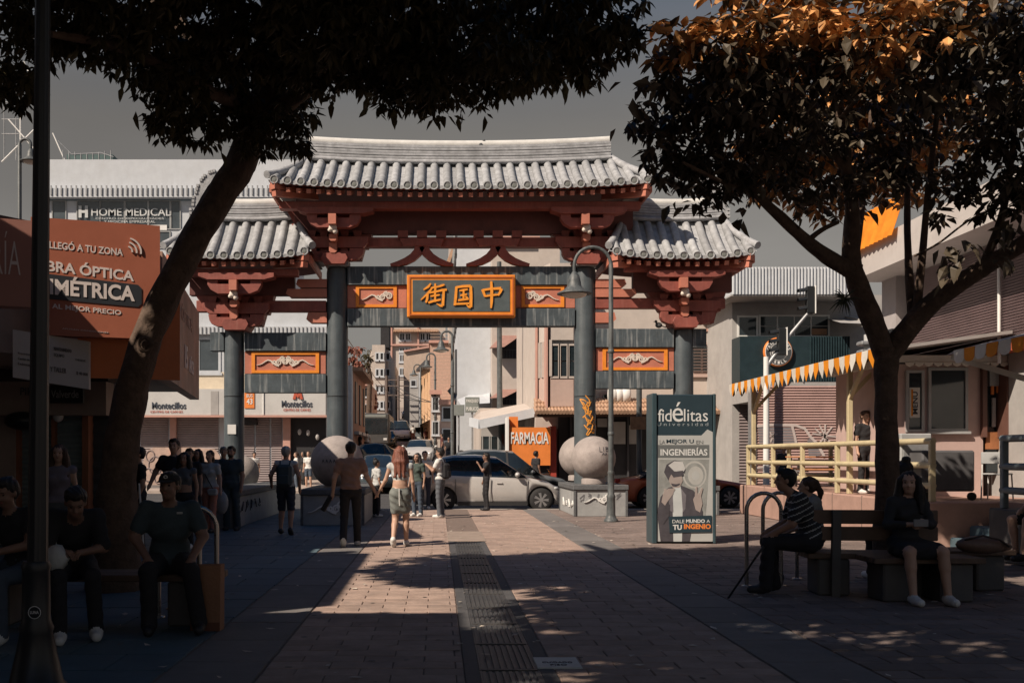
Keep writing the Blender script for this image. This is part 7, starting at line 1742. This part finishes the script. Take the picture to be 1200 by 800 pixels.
def person(lab, loc, rz, pose=STAND, j=None, skin='tan', top='black', bottom='black', shoe='white', hair='black', hstyle='short', sleeve=.5, leg=1.0, female=False, scale=1.0, h=.018, build=1.0, look=0, near=False,
           group=None, tuck=False, bare=False, skirt=False, crop=False, cap=None, beard=False):
    P = dict(pose); P.update(j or {}); J = {k: V3(*v) for k, v in P.items() if len(v) == 3}
    allp = np.array([v for k, v in J.items() if not k.startswith('palm')]); F_ = Field(allp.min(0)-.22, allp.max(0)+.22, h)
    f = Field; b_ = build; fem = female
    TOP, BOT, SKN, SHO = 1, 2, 0, 3
    up = J['neck']-J['pel']; up /= np.linalg.norm(up); acr = J['shR']-J['shL']; acr /= np.linalg.norm(acr); fwd = np.cross(up, acr); fwd /= np.linalg.norm(fwd)
    M3 = np.stack([acr, fwd, up], 1)   # body frame columns
    def body(c, hw, dp, hz, mid, k=.04): F_.ell(c, (hw, dp, hz), mid, k, M3)
    tmid = TOP; amid = SKN if crop else TOP
    # torso
    body(J['pel']+up*.01, .165*b_*(1.03 if fem else 1), .115*b_, .13, BOT)
    body(J['abd']+up*.0, (.135 if fem else .155)*b_, .105*b_, .15, amid)
    body(J['chest'], (.155 if fem else .185)*b_, .112*b_, .17, tmid)
    body(J['chest']+up*.10, .165*b_, .095, .09, tmid)
    if fem:
        for s_ in (-1, 1): F_.ell(J['chest']+acr*s_*.07+fwd*.075+up*.01, (.06,.055,.06), tmid, .03, M3)
    if not tuck and not crop: body(J['pel']+up*.05, .170*b_*(1.03 if fem else 1), .122*b_, .075, TOP, .03)
    F_.cap(J['shL']-up*.0, J['shR'], .062, .062, tmid, .05)
    F_.cap(J['chest']+up*.13, J['neck']+up*.0, .085, .055, tmid if not bare else SKN, .04)
    F_.cap(J['neck']-up*.03, J['head']-V3(0,0,.06), .054 if not fem else .046, .050 if not fem else .044, SKN, .02)
    # arms
    for s_ in ('L', 'R'):
        a, e, w_ = J['sh'+s_], J['el'+s_], J['wr'+s_]; ra = (.052 if not fem else .042)*b_
        F_.cap(a, e, ra, ra*.78, SKN, .03); F_.cap(e, w_, ra*.80, ra*.52, SKN, .02)
        if sleeve > 0:
            if sleeve <= 1: m_ = a+(e-a)*sleeve; F_.cap(a, m_, ra*1.28, ra*1.22, TOP, .03)
            else: m_ = e+(w_-e)*(sleeve-1); F_.cap(a, e, ra*1.28, ra*1.1, TOP, .03); F_.cap(e, m_, ra*1.1, ra*.85, TOP, .02)
        # palm; separate fingers are grown below for people close to the viewer
        dirn = (w_-e)/np.linalg.norm(w_-e); pc = w_+dirn*.055
        F_.cap(w_, pc, ra*.50, .030, SKN, .015, ); 
        if not near: F_.cap(pc, pc+dirn*.07, .030, .014, SKN, .015); F_.cap(w_+dirn*.03, w_+dirn*.07+fwd*.035, .013, .010, SKN, .012)
    # legs
    for s_ in ('L', 'R'):
        hp, kn, an = J['hi'+s_], J['kn'+s_], J['an'+s_]; rt = (.088 if not fem else .086)*b_; rk = .056*b_
        if leg < .99: F_.cap(hp, kn, rt*.95, rk, SKN, .03); F_.cap(kn, kn+(an-kn)*.35, rk, .054*b_, SKN, .02); F_.cap(kn+(an-kn)*.3-fwd*.012, an, .054*b_, .036, SKN, .02)
        if leg > 0:
            if leg <= 1 and leg < .99: m_ = hp+(kn-hp)*min(1, leg*2) if leg <= .5 else kn+(an-kn)*(leg-.5)*2
            else: m_ = an
            lo = 1.16
            if leg <= .5: F_.cap(hp, m_, rt*1.1, (rt+(rk-rt)*leg*2)*1.25, BOT, .03)
            else: F_.cap(hp, kn, rt*1.05, rk*lo, BOT, .03); F_.cap(kn, m_, rk*lo, .052*b_*(1.15 if leg > .9 else 1), BOT, .02)
        # shoe
        sl = kn-an; yd = V3(0,1,0) if 'foot' not in P else V3(*P['foot']); yd = yd/np.linalg.norm(yd)
        if ('ft'+s_) in J: yd = J['ft'+s_]-an; yd[2] *= 1; yd = yd/np.linalg.norm(yd)
        F_.cap(an+V3(0,0,-.03)-yd*.025, an+V3(0,0,-.035)+yd*.05, .049, .049, SHO, .02); F_.cap(an+V3(0,0,-.042)+yd*.03, an+V3(0,0,-.046)+yd*.155, .050, .041, SHO, .02, (1,1,1))
    if skirt:
        for t in np.linspace(0, 1, 5):
            cL = J['hiL']+(J['knL']-J['hiL'])*t*skirt; cR = J['hiR']+(J['knR']-J['hiR'])*t*skirt; F_.cap(cL, cR, (.100-.012*t)*b_, (.100-.012*t)*b_, BOT, .03)
    # head
    H = J['head']; yaw = look; Rz = np.array([[math.cos(yaw), -math.sin(yaw), 0],[math.sin(yaw), math.cos(yaw), 0],[0,0,1]])
    if 'tilt' in P: tl = P['tilt'][0]; Rx = np.array([[1,0,0],[0,math.cos(tl),-math.sin(tl)],[0,math.sin(tl),math.cos(tl)]]); Rz = Rz@Rx
    hp_ = lambda x, y, z: H+Rz@V3(x, y, z)
    F_.ell(hp_(0,-.012,.035), (.077,.096,.088), SKN, .02, Rz); F_.ell(hp_(0,.022,-.035), (.058,.068,.078), SKN, .025, Rz); F_.ell(hp_(0,.045,-.085), (.034,.034,.026), SKN, .02, Rz)
    F_.cap(hp_(0,.088,.012), hp_(0,.106,-.022), .010, .015, SKN, .012); F_.cap(hp_(-.03,.080,.032), hp_(.03,.080,.032), .012, .012, SKN, .015)
    for s_ in (-1, 1): F_.ell(hp_(s_*.077,-.008,-.005), (.012,.022,.032), SKN, .01, Rz); F_.ell(hp_(s_*.035,.062,-.03), (.026,.024,.024), SKN, .02, Rz)
    if beard: F_.ell(hp_(0,.035,-.075), (.054,.058,.042), 4, .01, Rz)
    V, Q, ids = F_.mesh()
    # cloth folds: shallow noise on clothed points
    vm = np.zeros(len(V), bool); vm[Q[(ids == 1) | (ids == 2)].ravel()] = True
    rs = np.random.default_rng(abs(hash(lab)) % 1 + len(lab)*7)
    ph = rs.uniform(0, 6, 6); amp = .006
    ctr = (J['pel']+J['chest'])/2; dirs = V-ctr; dirs[:,2] *= .2; dirs /= np.linalg.norm(dirs, axis=1)[:,None]+1e-6
    w_ = np.sin(V[:,0]*31+V[:,2]*19+ph[0])*np.sin(V[:,1]*27-V[:,2]*33+ph[1])+.6*np.sin(V[:,2]*55+V[:,0]*22+ph[2])
    V = V+dirs*(w_*amp*vm)[:,None]
    t = thing('person', lab, 'person', loc, group, rz); t.scale = (scale,)*3
    mats = [SK[skin], CL[top], CL[bottom], SH[shoe], HR[hair]]
    b = MB(); b.v = [tuple(p) for p in V]; b.f = [tuple(int(i) for i in q) for q in Q]; b.m = [int(i) for i in ids]; b.sm = [True]*len(Q)
    if near:   # five separate, unequal, bent fingers per hand
        for s_ in ('L', 'R'):
            e, w0 = J['el'+s_], J['wr'+s_]; dr = (w0-e)/np.linalg.norm(w0-e); pn = V3(*P.get('palm'+s_, (0,0,-1))); pn = pn-dr*(pn@dr); pn /= np.linalg.norm(pn)+1e-6; ac = np.cross(dr, pn); root = w0+dr*.075
            cu = P.get('curl'+s_, (.6,))[0]
            for q, (off, L) in enumerate(((-.027,.062),(-.009,.074),(.010,.070),(.027,.055))):
                p0 = root+ac*off-dr*.012; pts = [p0]; a_ = .15+.06*q
                for seg in (.45,.32,.23): a_ += cu*.55; pts.append(pts[-1]+(dr*math.cos(a_)+pn*math.sin(a_))*L*seg)
                b.tube([Vector(p) for p in pts], [.0105,.0095,.0085,.006], 7, m=0)
            th = -1 if s_ == 'L' else 1; p0 = w0+dr*.03-ac*.022*1; pts = [p0, p0-ac*.028+dr*.022+pn*.012, p0-ac*.030+dr*.048+pn*.03]; b.tube([Vector(p) for p in pts], [.013,.0115,.008], 7, m=0)
    body_ = b.build('body', mats, t, world=False)
    # face details
    for s_ in (-1, 1):
        c = hp_(s_*.031, .079, .012); e_ = MB(); e_.sphere(tuple(c), .0115, 8, sc=(1.2,.6,.7)); e_.build('eye', M_eye, t, world=False)
        c = hp_(s_*.032, .091, .033); e_ = MB(); e_.beam(tuple(hp_(s_*.016,.092,.032)), tuple(hp_(s_*.048,.082,.034)), .006, .006); e_.build('eyebrow', HR[hair], t, world=False)
    e_ = MB(); e_.sphere(tuple(hp_(0,.086,-.052)), .014, 8, sc=(1.5,.6,.45)); e_.build('mouth', M_lip, t, world=False)
    # hair
    if hstyle:
        G = Field(H-.45, H+.2, max(.011, h*.8)); 
        if hstyle in ('long', 'longb'): G = Field(H-V3(.25,.3,.5), H+V3(.25,.25,.25), max(.012, h*.8))
        G.ell(hp_(0,-.026,.050), (.088,.098,.086), 0, .02, Rz)
        if hstyle == 'short': G.ell(hp_(0,-.045,.01), (.080,.075,.085), 0, .02, Rz); G.ell(hp_(0,.03,.098), (.062,.06,.036), 0, .02, Rz)
        if hstyle == 'bun': G.ell(hp_(0,-.045,.01), (.08,.075,.08), 0, .02, Rz); G.ell(hp_(0,-.06,.14), (.05,.05,.045), 0, .01, Rz)
        if hstyle == 'pony': G.ell(hp_(0,-.045,.01), (.08,.075,.08), 0, .02, Rz); G.cap(hp_(0,-.11,.06), hp_(0,-.16,-.06), .032, .036, 0, .02); G.cap(hp_(0,-.16,-.06), hp_(0,-.14,-.2), .034, .015, 0, .02)
        if hstyle in ('long', 'longb'):
            Lh = .40 if hstyle == 'longb' else .30
            for x, y in ((-.07,-.02),(-.05,-.07),(0,-.085),(.05,-.07),(.07,-.02),(-.083,.01),(.083,.01)):
                G.cap(hp_(x,y,.03), hp_(x*1.25,y-.02,-.14), .040, .046, 0, .03); G.cap(hp_(x*1.25,y-.02,-.14), hp_(x*1.45,y-.02-(.02 if hstyle == 'longb' else 0)+(.05 if abs(x) > .08 else 0),-Lh), .046, .022, 0, .03)
        hv, hq, _ = G.mesh()
        # keep the face clear
        loc_ = (hv-H)@Rz; fr = (loc_[:,1] > .052) & (loc_[:,2] < .058) & (np.abs(loc_[:,0]) < .066); hv[fr] -= (Rz@V3(0,1,0))[None]*(loc_[fr,1]-.040)[:,None]
        w_ = np.sin(loc_[:,0]*160+loc_[:,1]*90)*.0035+np.sin(loc_[:,0]*70+loc_[:,2]*25)*.004; dd = hv-H; dd /= np.linalg.norm(dd, axis=1)[:,None]; hv = hv+dd*w_[:,None]
        hb = MB(); hb.v = [tuple(p) for p in hv]; hb.f = [tuple(int(i) for i in q) for q in hq]; hb.m = [0]*len(hq); hb.sm = [True]*len(hq); hb.build('hair', HR[hair], t, world=False)
    if cap:
        c = MB(); k_ = 10; vs_ = []
        for i in range(7):
            a = i/6*math.pi/2
            for q in range(20): g = q/20*2*math.pi; vs_.append(tuple(hp_(.094*math.cos(a)*math.cos(g), -.012+.112*math.cos(a)*math.sin(g), .052+.085*math.sin(a))))
        c.add(vs_, [(i*20+q, i*20+(q+1)%20, (i+1)*20+(q+1)%20, (i+1)*20+q) for i in range(6) for q in range(20)], 0, True)
        vs_ = []
        for q in range(9): g = math.pi*(.18+.64*q/8); vs_ += [tuple(hp_(.090*math.cos(g), -.012+.108*math.sin(g), .056)), tuple(hp_(.082*math.cos(g), .005+.175*math.sin(g), .044)), tuple(hp_(.082*math.cos(g), .005+.175*math.sin(g), .038)), tuple(hp_(.090*math.cos(g), -.012+.106*math.sin(g), .048))]
        c.add(vs_, [(4*q+r_, 4*q+(r_+1)%4, 4*q+4+(r_+1)%4, 4*q+4+r_) for q in range(8) for r_ in range(4)], 0, True); o = c.build('cap', CL[cap], t, world=False)
        if near and cap == 'black':
            e_ = MB()
            for (x0_, z0_, x1_, z1_) in ((-.022,.088,-.005,.10),(-.005,.10,.012,.086),(.012,.086,.0,.075),(.0,.075,-.022,.078),(-.022,.078,-.022,.088)):
                yy = .089; e_.beam(tuple(hp_(x0_, yy+.004, z0_)), tuple(hp_(x1_, yy+.004, z1_)), .008, .008)
            e_.build('cap_badge', CL['white'], o, world=False)
    return t, J, hp_, F_
def at_px(px, d, z=0): return (X_(px, d), d, z)
def strap(t, pts, r, m, name='strap'): b = MB(); b.tube(pts, r, 6); return b.build(name, m, t, world=False)
def backpack(t, J, m, sz=(.15,.075,.22), off=.17):
    c = (J['chest']+J['abd'])/2+V3(0,-off,.0); b = MB(); b.bevbox(c[0]-sz[0], c[0]+sz[0], c[1]-sz[1], c[1]+sz[1], c[2]-sz[2], c[2]+sz[2], .05)
    o = b.build('backpack', m, t, world=False); b = MB(); b.bevbox(c[0]-sz[0]*.75, c[0]+sz[0]*.75, c[1]-sz[1]-.03, c[1]-sz[1]+.01, c[2]-sz[2]*.8, c[2]+.02, .02); b.build('pocket', m, o, world=False)
    for s_ in (-1, 1): strap(o, [(s_*.09, c[1]+.04, c[2]+sz[2]*.8),(s_*.10,-.07,J['shL'][2]+.055),(s_*.11,.09,J['shL'][2]+.0),(s_*.13,.12,c[2]),(s_*.14,c[1]+.05,c[2]-sz[2]*.7)], .014, m)
    return o
# ---- the walking couple, seen from behind
man, J, hp, _ = person('man in brown t-shirt and black trousers walking away holding hands with the long haired woman', at_px(411, 17.1), R(4),
    j=dict(knL=(-.11,.05,.50), anL=(-.12,-.20,.15), ftL=(-.12,-.10,.04), knR=(.10,.12,.51), anR=(.11,.15,.085), elL=(-.27,-.03,1.14), wrL=(-.30,.04,.90), elR=(.27,0,1.16), wrR=(.40,.06,.93)), skin='light', top='brown', bottom='black', hair='black', h=.013, leg=1.0, build=1.03, group=None)
o = MB(); o.beam((-.33,.07,.84), (-.47,.10,.60), .075, .075); o.beam((-.36,.08,.78), (-.45,.10,.62), .11, .05); o = o.build('held_umbrella', CL['black']); o.parent = None
o.location = man.location; o.rotation_euler = man.rotation_euler; tag(o, 'dark folded bag hanging from the left hand of the man in the brown t-shirt', 'bag'); o.name = 'folded_bag'
wom, J, hp, _ = person('woman with long auburn hair in crop top and skirt holding the man by the hand', at_px(469, 17.1), R(-4),
    j=dict(knL=(-.09,.04,.49), anL=(-.10,-.20,.15), ftL=(-.10,-.10,.04), knR=(.09,.12,.51), anR=(.09,.16,.085), elL=(-.26,0,1.16), wrL=(-.39,.05,.95), elR=(.22,-.02,1.13), wrR=(.23,.06,.90)), skin='light', top='offwhite', bottom='greygreen', hair='auburn', hstyle='longb', sleeve=0.0, leg=0, skirt=.62, female=True, scale=.955, h=.013, crop=True, bare=True)
strap(wom, [(.0,-.135,1.02),(.0,-.135,.85),(.005,-.13,.72)], .012, CL['white'], 'belt_tail')
# ---- walker with cap and backpack
m3, J, hp, _ = person('man in grey cap with dark backpack, sleeveless shirt and navy shorts walking away', at_px(335, 19.7), R(-3),
    j=dict(knL=(-.10,.10,.49), anL=(-.10,-.02,.11), knR=(.11,-.02,.50), anR=(.115,-.12,.12), ftR=(.12,-.04,.06), elL=(-.29,-.06,1.18), wrL=(-.31,.10,1.0), elR=(.27,-.04,1.16), wrR=(.27,.03,.92)), skin='tan', top='offwhite', bottom='navy', shoe='black', hair='grey', sleeve=0, leg=.46, cap='offwhite', scale=.97, h=.015, build=1.05)
backpack(m3, J, CL['teal'])
# ---- group coming towards the viewer at the left
person('tall man in black t-shirt standing between the left tree and the gate', at_px(204, 17.2), R(178), j=dict(elL=(-.26,.0,1.16), wrL=(-.27,.08,.93), elR=(.30,.0,1.22), wrR=(.36,.10,1.02)), skin='light', top='blacktee', bottom='black', hair='black', hstyle='short', scale=1.03, h=.015, build=1.1)
person('young woman in dark crop top with long black hair beside the tall man', at_px(216, 16.7), R(176), skin='tan', top='slate', bottom='black', hair='black', hstyle='long', female=True, crop=True, sleeve=0, bare=True, scale=.90, h=.015)
t, J, hp, _ = person('woman in white short sleeved shirt and salmon trousers with a white shoulder bag', at_px(246, 20.3), R(165), j=dict(knL=(-.09,.05,.50), anL=(-.09,.05,.09), knR=(.09,-.0,.50), anR=(.09,-.06,.09), elL=(-.24,0,1.15), wrL=(-.28,.06,.92)), skin='light', top='offwhite', bottom='salmon', shoe='black', hair='brown', hstyle='pony', female=True, scale=.93, h=.015, build=1.12)
strap(t, [(.13,.02,1.46),(.05,.13,1.25),(-.08,.15,1.05),(-.14,.13,.93)], .010, CL['black'], 'bag_strap')
b = MB(); b.bevbox(-.26,-.04,.12,.20,.80,.94,.03); o = b.build('shoulder_bag', CL['white'], t, world=False); b = MB(); b.bevbox(-.25,-.05,.195,.21,.86,.93,.01); b.build('flap', CL['offwhite'], o, world=False)
hb = thing('handbag', 'pale grey carrier bag hanging behind the woman in salmon trousers', 'bag', (X_(259,20.5), 20.5, .30)); b = MB(); b.sphere((0,0,.28), .19, 14, sc=(.8,.5,1.25)); b.build('bag_body', mat('pale_plastic', (.26,.28,.29), .5, .2, 5, .2), hb, world=False); b = MB(); b.tube([(-.06,0,.48),(0,0,.62),(.06,0,.48)], .01, 6); b.build('handle', CL['grey'], hb, world=False)
person('bearded man in dark teal polo shirt standing at the left end of the gate', at_px(271, 20.9), R(172), j=dict(elR=(.27,.02,1.16), wrR=(.22,.16,.98), elL=(-.24,-.02,1.14), wrL=(-.24,.06,.9), knL=(-.12,.03,.50), anL=(-.14,.0,.085)), skin='tan', top='teal', bottom='teal', shoe='black', hair='black', beard=True, scale=.98, h=.015, build=1.12)
person('person in grey top with grey hair half hidden behind the bearded man', at_px(262, 22.2), R(190), skin='tan', top='slate', bottom='navy', hair='grey', scale=.98, h=.02)
person('person in dark top behind the young woman, only the head showing', at_px(222, 19.8), R(185), skin='tan', top='black', bottom='navy', hair='black', scale=.95, h=.02)
person('dark haired woman standing just behind the shoulder of the woman in white shirt', at_px(232, 21.6), R(170), skin='tan', top='blacktee', bottom='navy', hair='black', hstyle='long', female=True, scale=.95, h=.02)
t, J, hp, _ = person('man in black t-shirt standing right behind the leaning tree trunk with a white stick', at_px(163, 15.8), R(120), j=dict(elL=(-.24,.0,1.13), wrL=(-.2,.1,.9)), skin='tan', top='black', bottom='black', hair='black', scale=.94, h=.018)
b = MB(); b.tube([(X_(163,15.2),15.2,Z_(566,15.2)),(X_(169,15.2),15.2,.0)], .014, 8); o = b.build('white_stick', M_white); tag(o, 'white stick held upright by the man behind the leaning trunk', 'stick')
person('woman in mauve sleeveless top standing before the grey shutters', at_px(69, 13.2), R(188), skin='light', top='mauve', bottom='slate', hair='brown', hstyle='long', female=True, sleeve=0, bare=True, scale=.945, h=.015)
# ---- far left seated pair
PS = dict(SIT)
t, J, hp, _ = person('person in black bent forward over their hands seated behind the black lamp post', at_px(88, 8.75), R(200), pose=SIT, j=dict(chest=(0,.12,.87), neck=(0,.24,1.01), head=(0,.36,1.12), tilt=(-.55,), shL=(-.17,.19,1.0), shR=(.17,.19,1.0), elL=(-.22,.26,.74), elR=(.22,.26,.74), wrL=(-.06,.42,.72), wrR=(.08,.40,.72), anL=(-.16,.40,.09), anR=(.12,.50,.09)), skin='brown', top='black', bottom='black', hair='black', near=True, h=.013, sleeve=.9)
t, J, hp, _ = person('person in black t-shirt and jeans with folded arms seated at the far left edge', at_px(26, 8.6), R(165), pose=SIT, j=dict(chest=(0,.08,.88), neck=(0,.14,1.04), head=(0,.2,1.2), tilt=(-.3,), shL=(-.17,.10,1.02), shR=(.17,.10,1.02), elL=(-.22,.2,.78), elR=(.22,.2,.78), wrL=(.02,.36,.72), wrR=(-.04,.42,.66)), skin='brown', top='black', bottom='denim', hair='black', near=True, h=.013)
wb_ = thing('plastic_bag', 'crumpled white plastic bag in the hands of the bent person at the left', 'bag', (X_(66,8.3), 8.3, .60)); b = MB(); b.sphere((0,0,.08), .11, 12, sc=(.8,.7,1)); 
for i, v in enumerate(b.v): q = 1+.18*math.sin(i*2.3)+.12*math.sin(i*1.1); b.v[i] = (v[0]*q, v[1]*q, v[2]*(1+.1*math.sin(i*3.1)))
b.build('bag_body', mat('thin_white_plastic', (.50,.51,.50), .4, .1, 5, .3), wb_, world=False)
# ---- man with cap
t, J, hp, _ = person('man in black cap and dark polo shirt seated on the left bench', (X_(196,9.05), 9.15, 0), R(192), pose=SIT, j=dict(chest=(0,.09,.90), neck=(0,.14,1.08), head=(0,.19,1.24), shL=(-.19,.1,1.04), shR=(.19,.1,1.04), elL=(-.29,.20,.80), wrL=(-.20,.42,.63), elR=(.30,.12,.80), wrR=(.18,.36,.64), knL=(-.19,.46,.53), anL=(-.26,.46,.09), knR=(.16,.46,.53), anR=(.15,.46,.09), curlL=(.5,), palmL=(0,.2,-1)), skin='brown', top='teal', bottom='black', shoe='black', hair='black', cap='black', near=True, h=.0115, build=1.15, sleeve=.62, look=-.35, scale=1.0)
b = MB(); b.bevbox(-.115,-.065,.205,.222,1.0,1.018,.003); b.build('shirt_logo', CL['offwhite'], t, world=False)
# ---- striped man, with a woman beside him
t, J, hp, _ = person('man in dark t-shirt with thin white stripes seated on the right bench looking left', (X_(948,11.2), 11.15, .02), R(82), pose=SIT, j=dict(chest=(0,.10,.90), neck=(0,.19,1.07), head=(0,.27,1.22), shL=(-.18,.14,1.02), shR=(.18,.14,1.02), elL=(-.22,.24,.76), wrL=(-.14,.44,.64), elR=(.23,.2,.76), wrR=(.12,.42,.66), anL=(-.13,.50,.09), anR=(.11,.36,.09), knL=(-.12,.46,.55), knR=(.12,.44,.54)), skin='tan', top='blacktee', bottom='black', shoe='black', hair='black', near=True, h=.0115, build=1.15, sleeve=.7)
# his stripes are knitted in: pale bands of the shirt cloth
bd = t.children[0]; me = bd.data; me.materials.append(CL['offwhite']); pv = np.array([p.center[:] for p in me.polygons]); mi = np.array([p.material_index for p in me.polygons]); upv = (J['neck']-J['pel']); upv /= np.linalg.norm(upv)
hgt = (pv-J['pel'])@upv; st_ = (mi == 1) & (np.mod(hgt+.02*np.sin(pv[:,1]*6), .062) < .0115); mi[st_] = 5; me.polygons.foreach_set('material_index', mi.astype(np.int32)); me.update()
t, J, hp, _ = person('woman with tied hair in dark clothes seated behind the man in the striped t-shirt', (X_(952,12.1), 12.0, 0), R(70), pose=SIT, j=dict(head=(0,.10,1.2)), skin='light', top='grey', bottom='black', shoe='black', hair='brown', hstyle='pony', female=True, scale=.95, h=.015)
# ---- woman with the phone
t, J, hp, _ = person('woman with long black hair in dark cardigan looking aside, a phone in her hands', (X_(1076,10.55), 10.85, 0), R(180), pose=SIT, j=dict(chest=(0,.05,.89), neck=(0,.07,1.06), head=(0,.10,1.22), shL=(-.155,.05,1.02), shR=(.155,.05,1.02), elL=(-.23,.10,.79), elR=(.23,.10,.79), wrL=(-.075,.27,.80), wrR=(.075,.27,.80), palmL=(1,0,.3), palmR=(-1,0,.3), curlL=(1.0,), curlR=(1.0,), knL=(-.19,.44,.53), knR=(.15,.44,.53), anL=(-.21,.50,.09), anR=(.14,.50,.09)), skin='light', top='blacktee', bottom='black', shoe='white', hair='black', hstyle='long', female=True, near=True, h=.0115, sleeve=1.75, leg=0, skirt=.78, look=-.5)
ph_ = thing('mobile_phone', 'pale edged mobile phone held in both hands of the seated woman', 'phone', (t.location.x, t.location.y-.36, .82)); b = MB(); b.bevbox(-.075,.075,-.006,.006,-.035,.04,.004); b.build('case', mat('phone_case', (.20,.21,.22), .3, .1, 5, 0), ph_, world=False); b = MB(); b.bx(-.066,.066,.0062,.008,-.03,.035); b.build('screen', M_tint, ph_, world=False)
person('dark haired person sitting behind the woman with the phone, seen from behind', (X_(1062,12.1), 12.1, .0), R(10), pose=SIT, skin='tan', top='black', bottom='black', hair='black', hstyle='bun', scale=1.06, h=.016)
person('person with bare legs and sandals sitting at the right edge of the view', (X_(1222,14.0), 13.9, .12), R(105), pose=SIT, j=dict(anL=(-.1,.5,.07), anR=(.1,.42,.07)), skin='light', top='blacktee', bottom='black', shoe='black', hair='black', leg=.4, h=.016)
# ---- terrace people
person('man in black t-shirt standing on the terrace behind the tree, face turned up', (X_(1016,20.5), 20.6, TZ), R(200), skin='light', top='black', bottom='black', hair='brown', scale=.95, h=.018)
person('small dark figure standing at the far side of the terrace railing', (X_(919,31), 31, .35), R(150), skin='tan', top='blacktee', bottom='navy', hair='black', scale=.85, h=.025)
# ---- people near the cars
t, J, hp, _ = person('girl in pale grey top with a shoulder strap and black leggings waiting behind the couple', at_px(441, 25.6), R(-60), skin='tan', top='offwhite', bottom='black', hair='black', hstyle='bun', female=True, scale=.82, h=.018, sleeve=.6)
strap(t, [(.12,-.0,1.44),(0,-.13,1.25),(-.14,-.1,1.02)], .010, CL['black'], 'strap')
person('woman in dark green dress top and jeans facing the viewer beside the auburn haired woman', at_px(489, 25.7), R(150), skin='tan', top='green', bottom='denim', hair='black', hstyle='long', female=True, scale=.91, h=.018)
t, J, hp, _ = person('man in white t-shirt with a dark backpack eating beside the rear of the silver car', at_px(516, 25.2), R(70), j=dict(elL=(-.21,.12,1.18), wrL=(-.10,.30,1.30), elR=(.21,.12,1.18), wrR=(.10,.30,1.28)), skin='tan', top='white', bottom='slate', hair='black', scale=.98, h=.016)
backpack(t, J, CL['black'], (.14,.07,.2), .16)
person('woman in white top standing behind the man with the backpack', at_px(498, 29.2), R(190), skin='light', top='white', bottom='navy', hair='black', hstyle='pony', female=True, scale=.95, h=.022)
person('thin figure all in black leaning by the door of the silver car', at_px(570, 28.6), R(100), j=dict(elL=(-.16,.15,1.2), wrL=(-.05,.25,1.4), knR=(.08,.05,.5)), skin='brown', top='black', bottom='black', shoe='black', hair='black', scale=.92, h=.018, build=.85)
person('dark haired person behind the roof of the parked cars', at_px(541, 38.6, -.1), R(30), skin='tan', top='black', bottom='black', hair='black', scale=1.05, h=.025)
# ---- people by the shops across the street
person('person in white shirt and pale trousers by the closed shutters', at_px(298, 47.5), R(200), skin='tan', top='white', bottom='offwhite', hair='black', scale=.98, h=.025)
person('woman with white top in profile before the butcher shop', at_px(347, 47.8), R(110), skin='light', top='white', bottom='denim', hair='brown', hstyle='pony', female=True, scale=.98, h=.025)
person('woman in long black dress before the dark shop opening', at_px(355.5, 47.4), R(120), skin='tan', top='black', bottom='black', hair='black', hstyle='long', female=True, skirt=1.0, scale=1.0, h=.025)
person('girl in white top and denim shorts at the left of the large stone ball', at_px(361.5, 46.6), R(170), skin='light', top='white', bottom='denim', hair='brown', hstyle='pony', female=True, leg=.3, scale=1.0, h=.025)
person('cyclist in dark clothes standing over the orange bicycle', at_px(628, 38.2, 0), R(-60), skin='brown', top='black', bottom='black', hair='black', scale=.98, h=.025)
for i, (px, d, tp, bt, lab) in enumerate(((484,100,'white','salmon','pedestrian in pale clothes walking up the middle of the far street'),(518,62,'maroon','black','pedestrian in dark red top on the right pavement of the uphill street'),(526,58,'black','denim','pedestrian in black on the right pavement below the street signs'),(499,88,'maroon','black','far pedestrian in dark red beside the ochre house'),(422,66,'black','navy','pedestrian in the shade at the left pavement of the uphill street'),(430,72,'white','navy','pedestrian in white shirt left of the bus'))):
    person(lab, (X_(px,d), d, road_z(d)+.1), R(20+i*70), skin='tan', top=tp, bottom=bt, hair='black', scale=.98, h=.04)
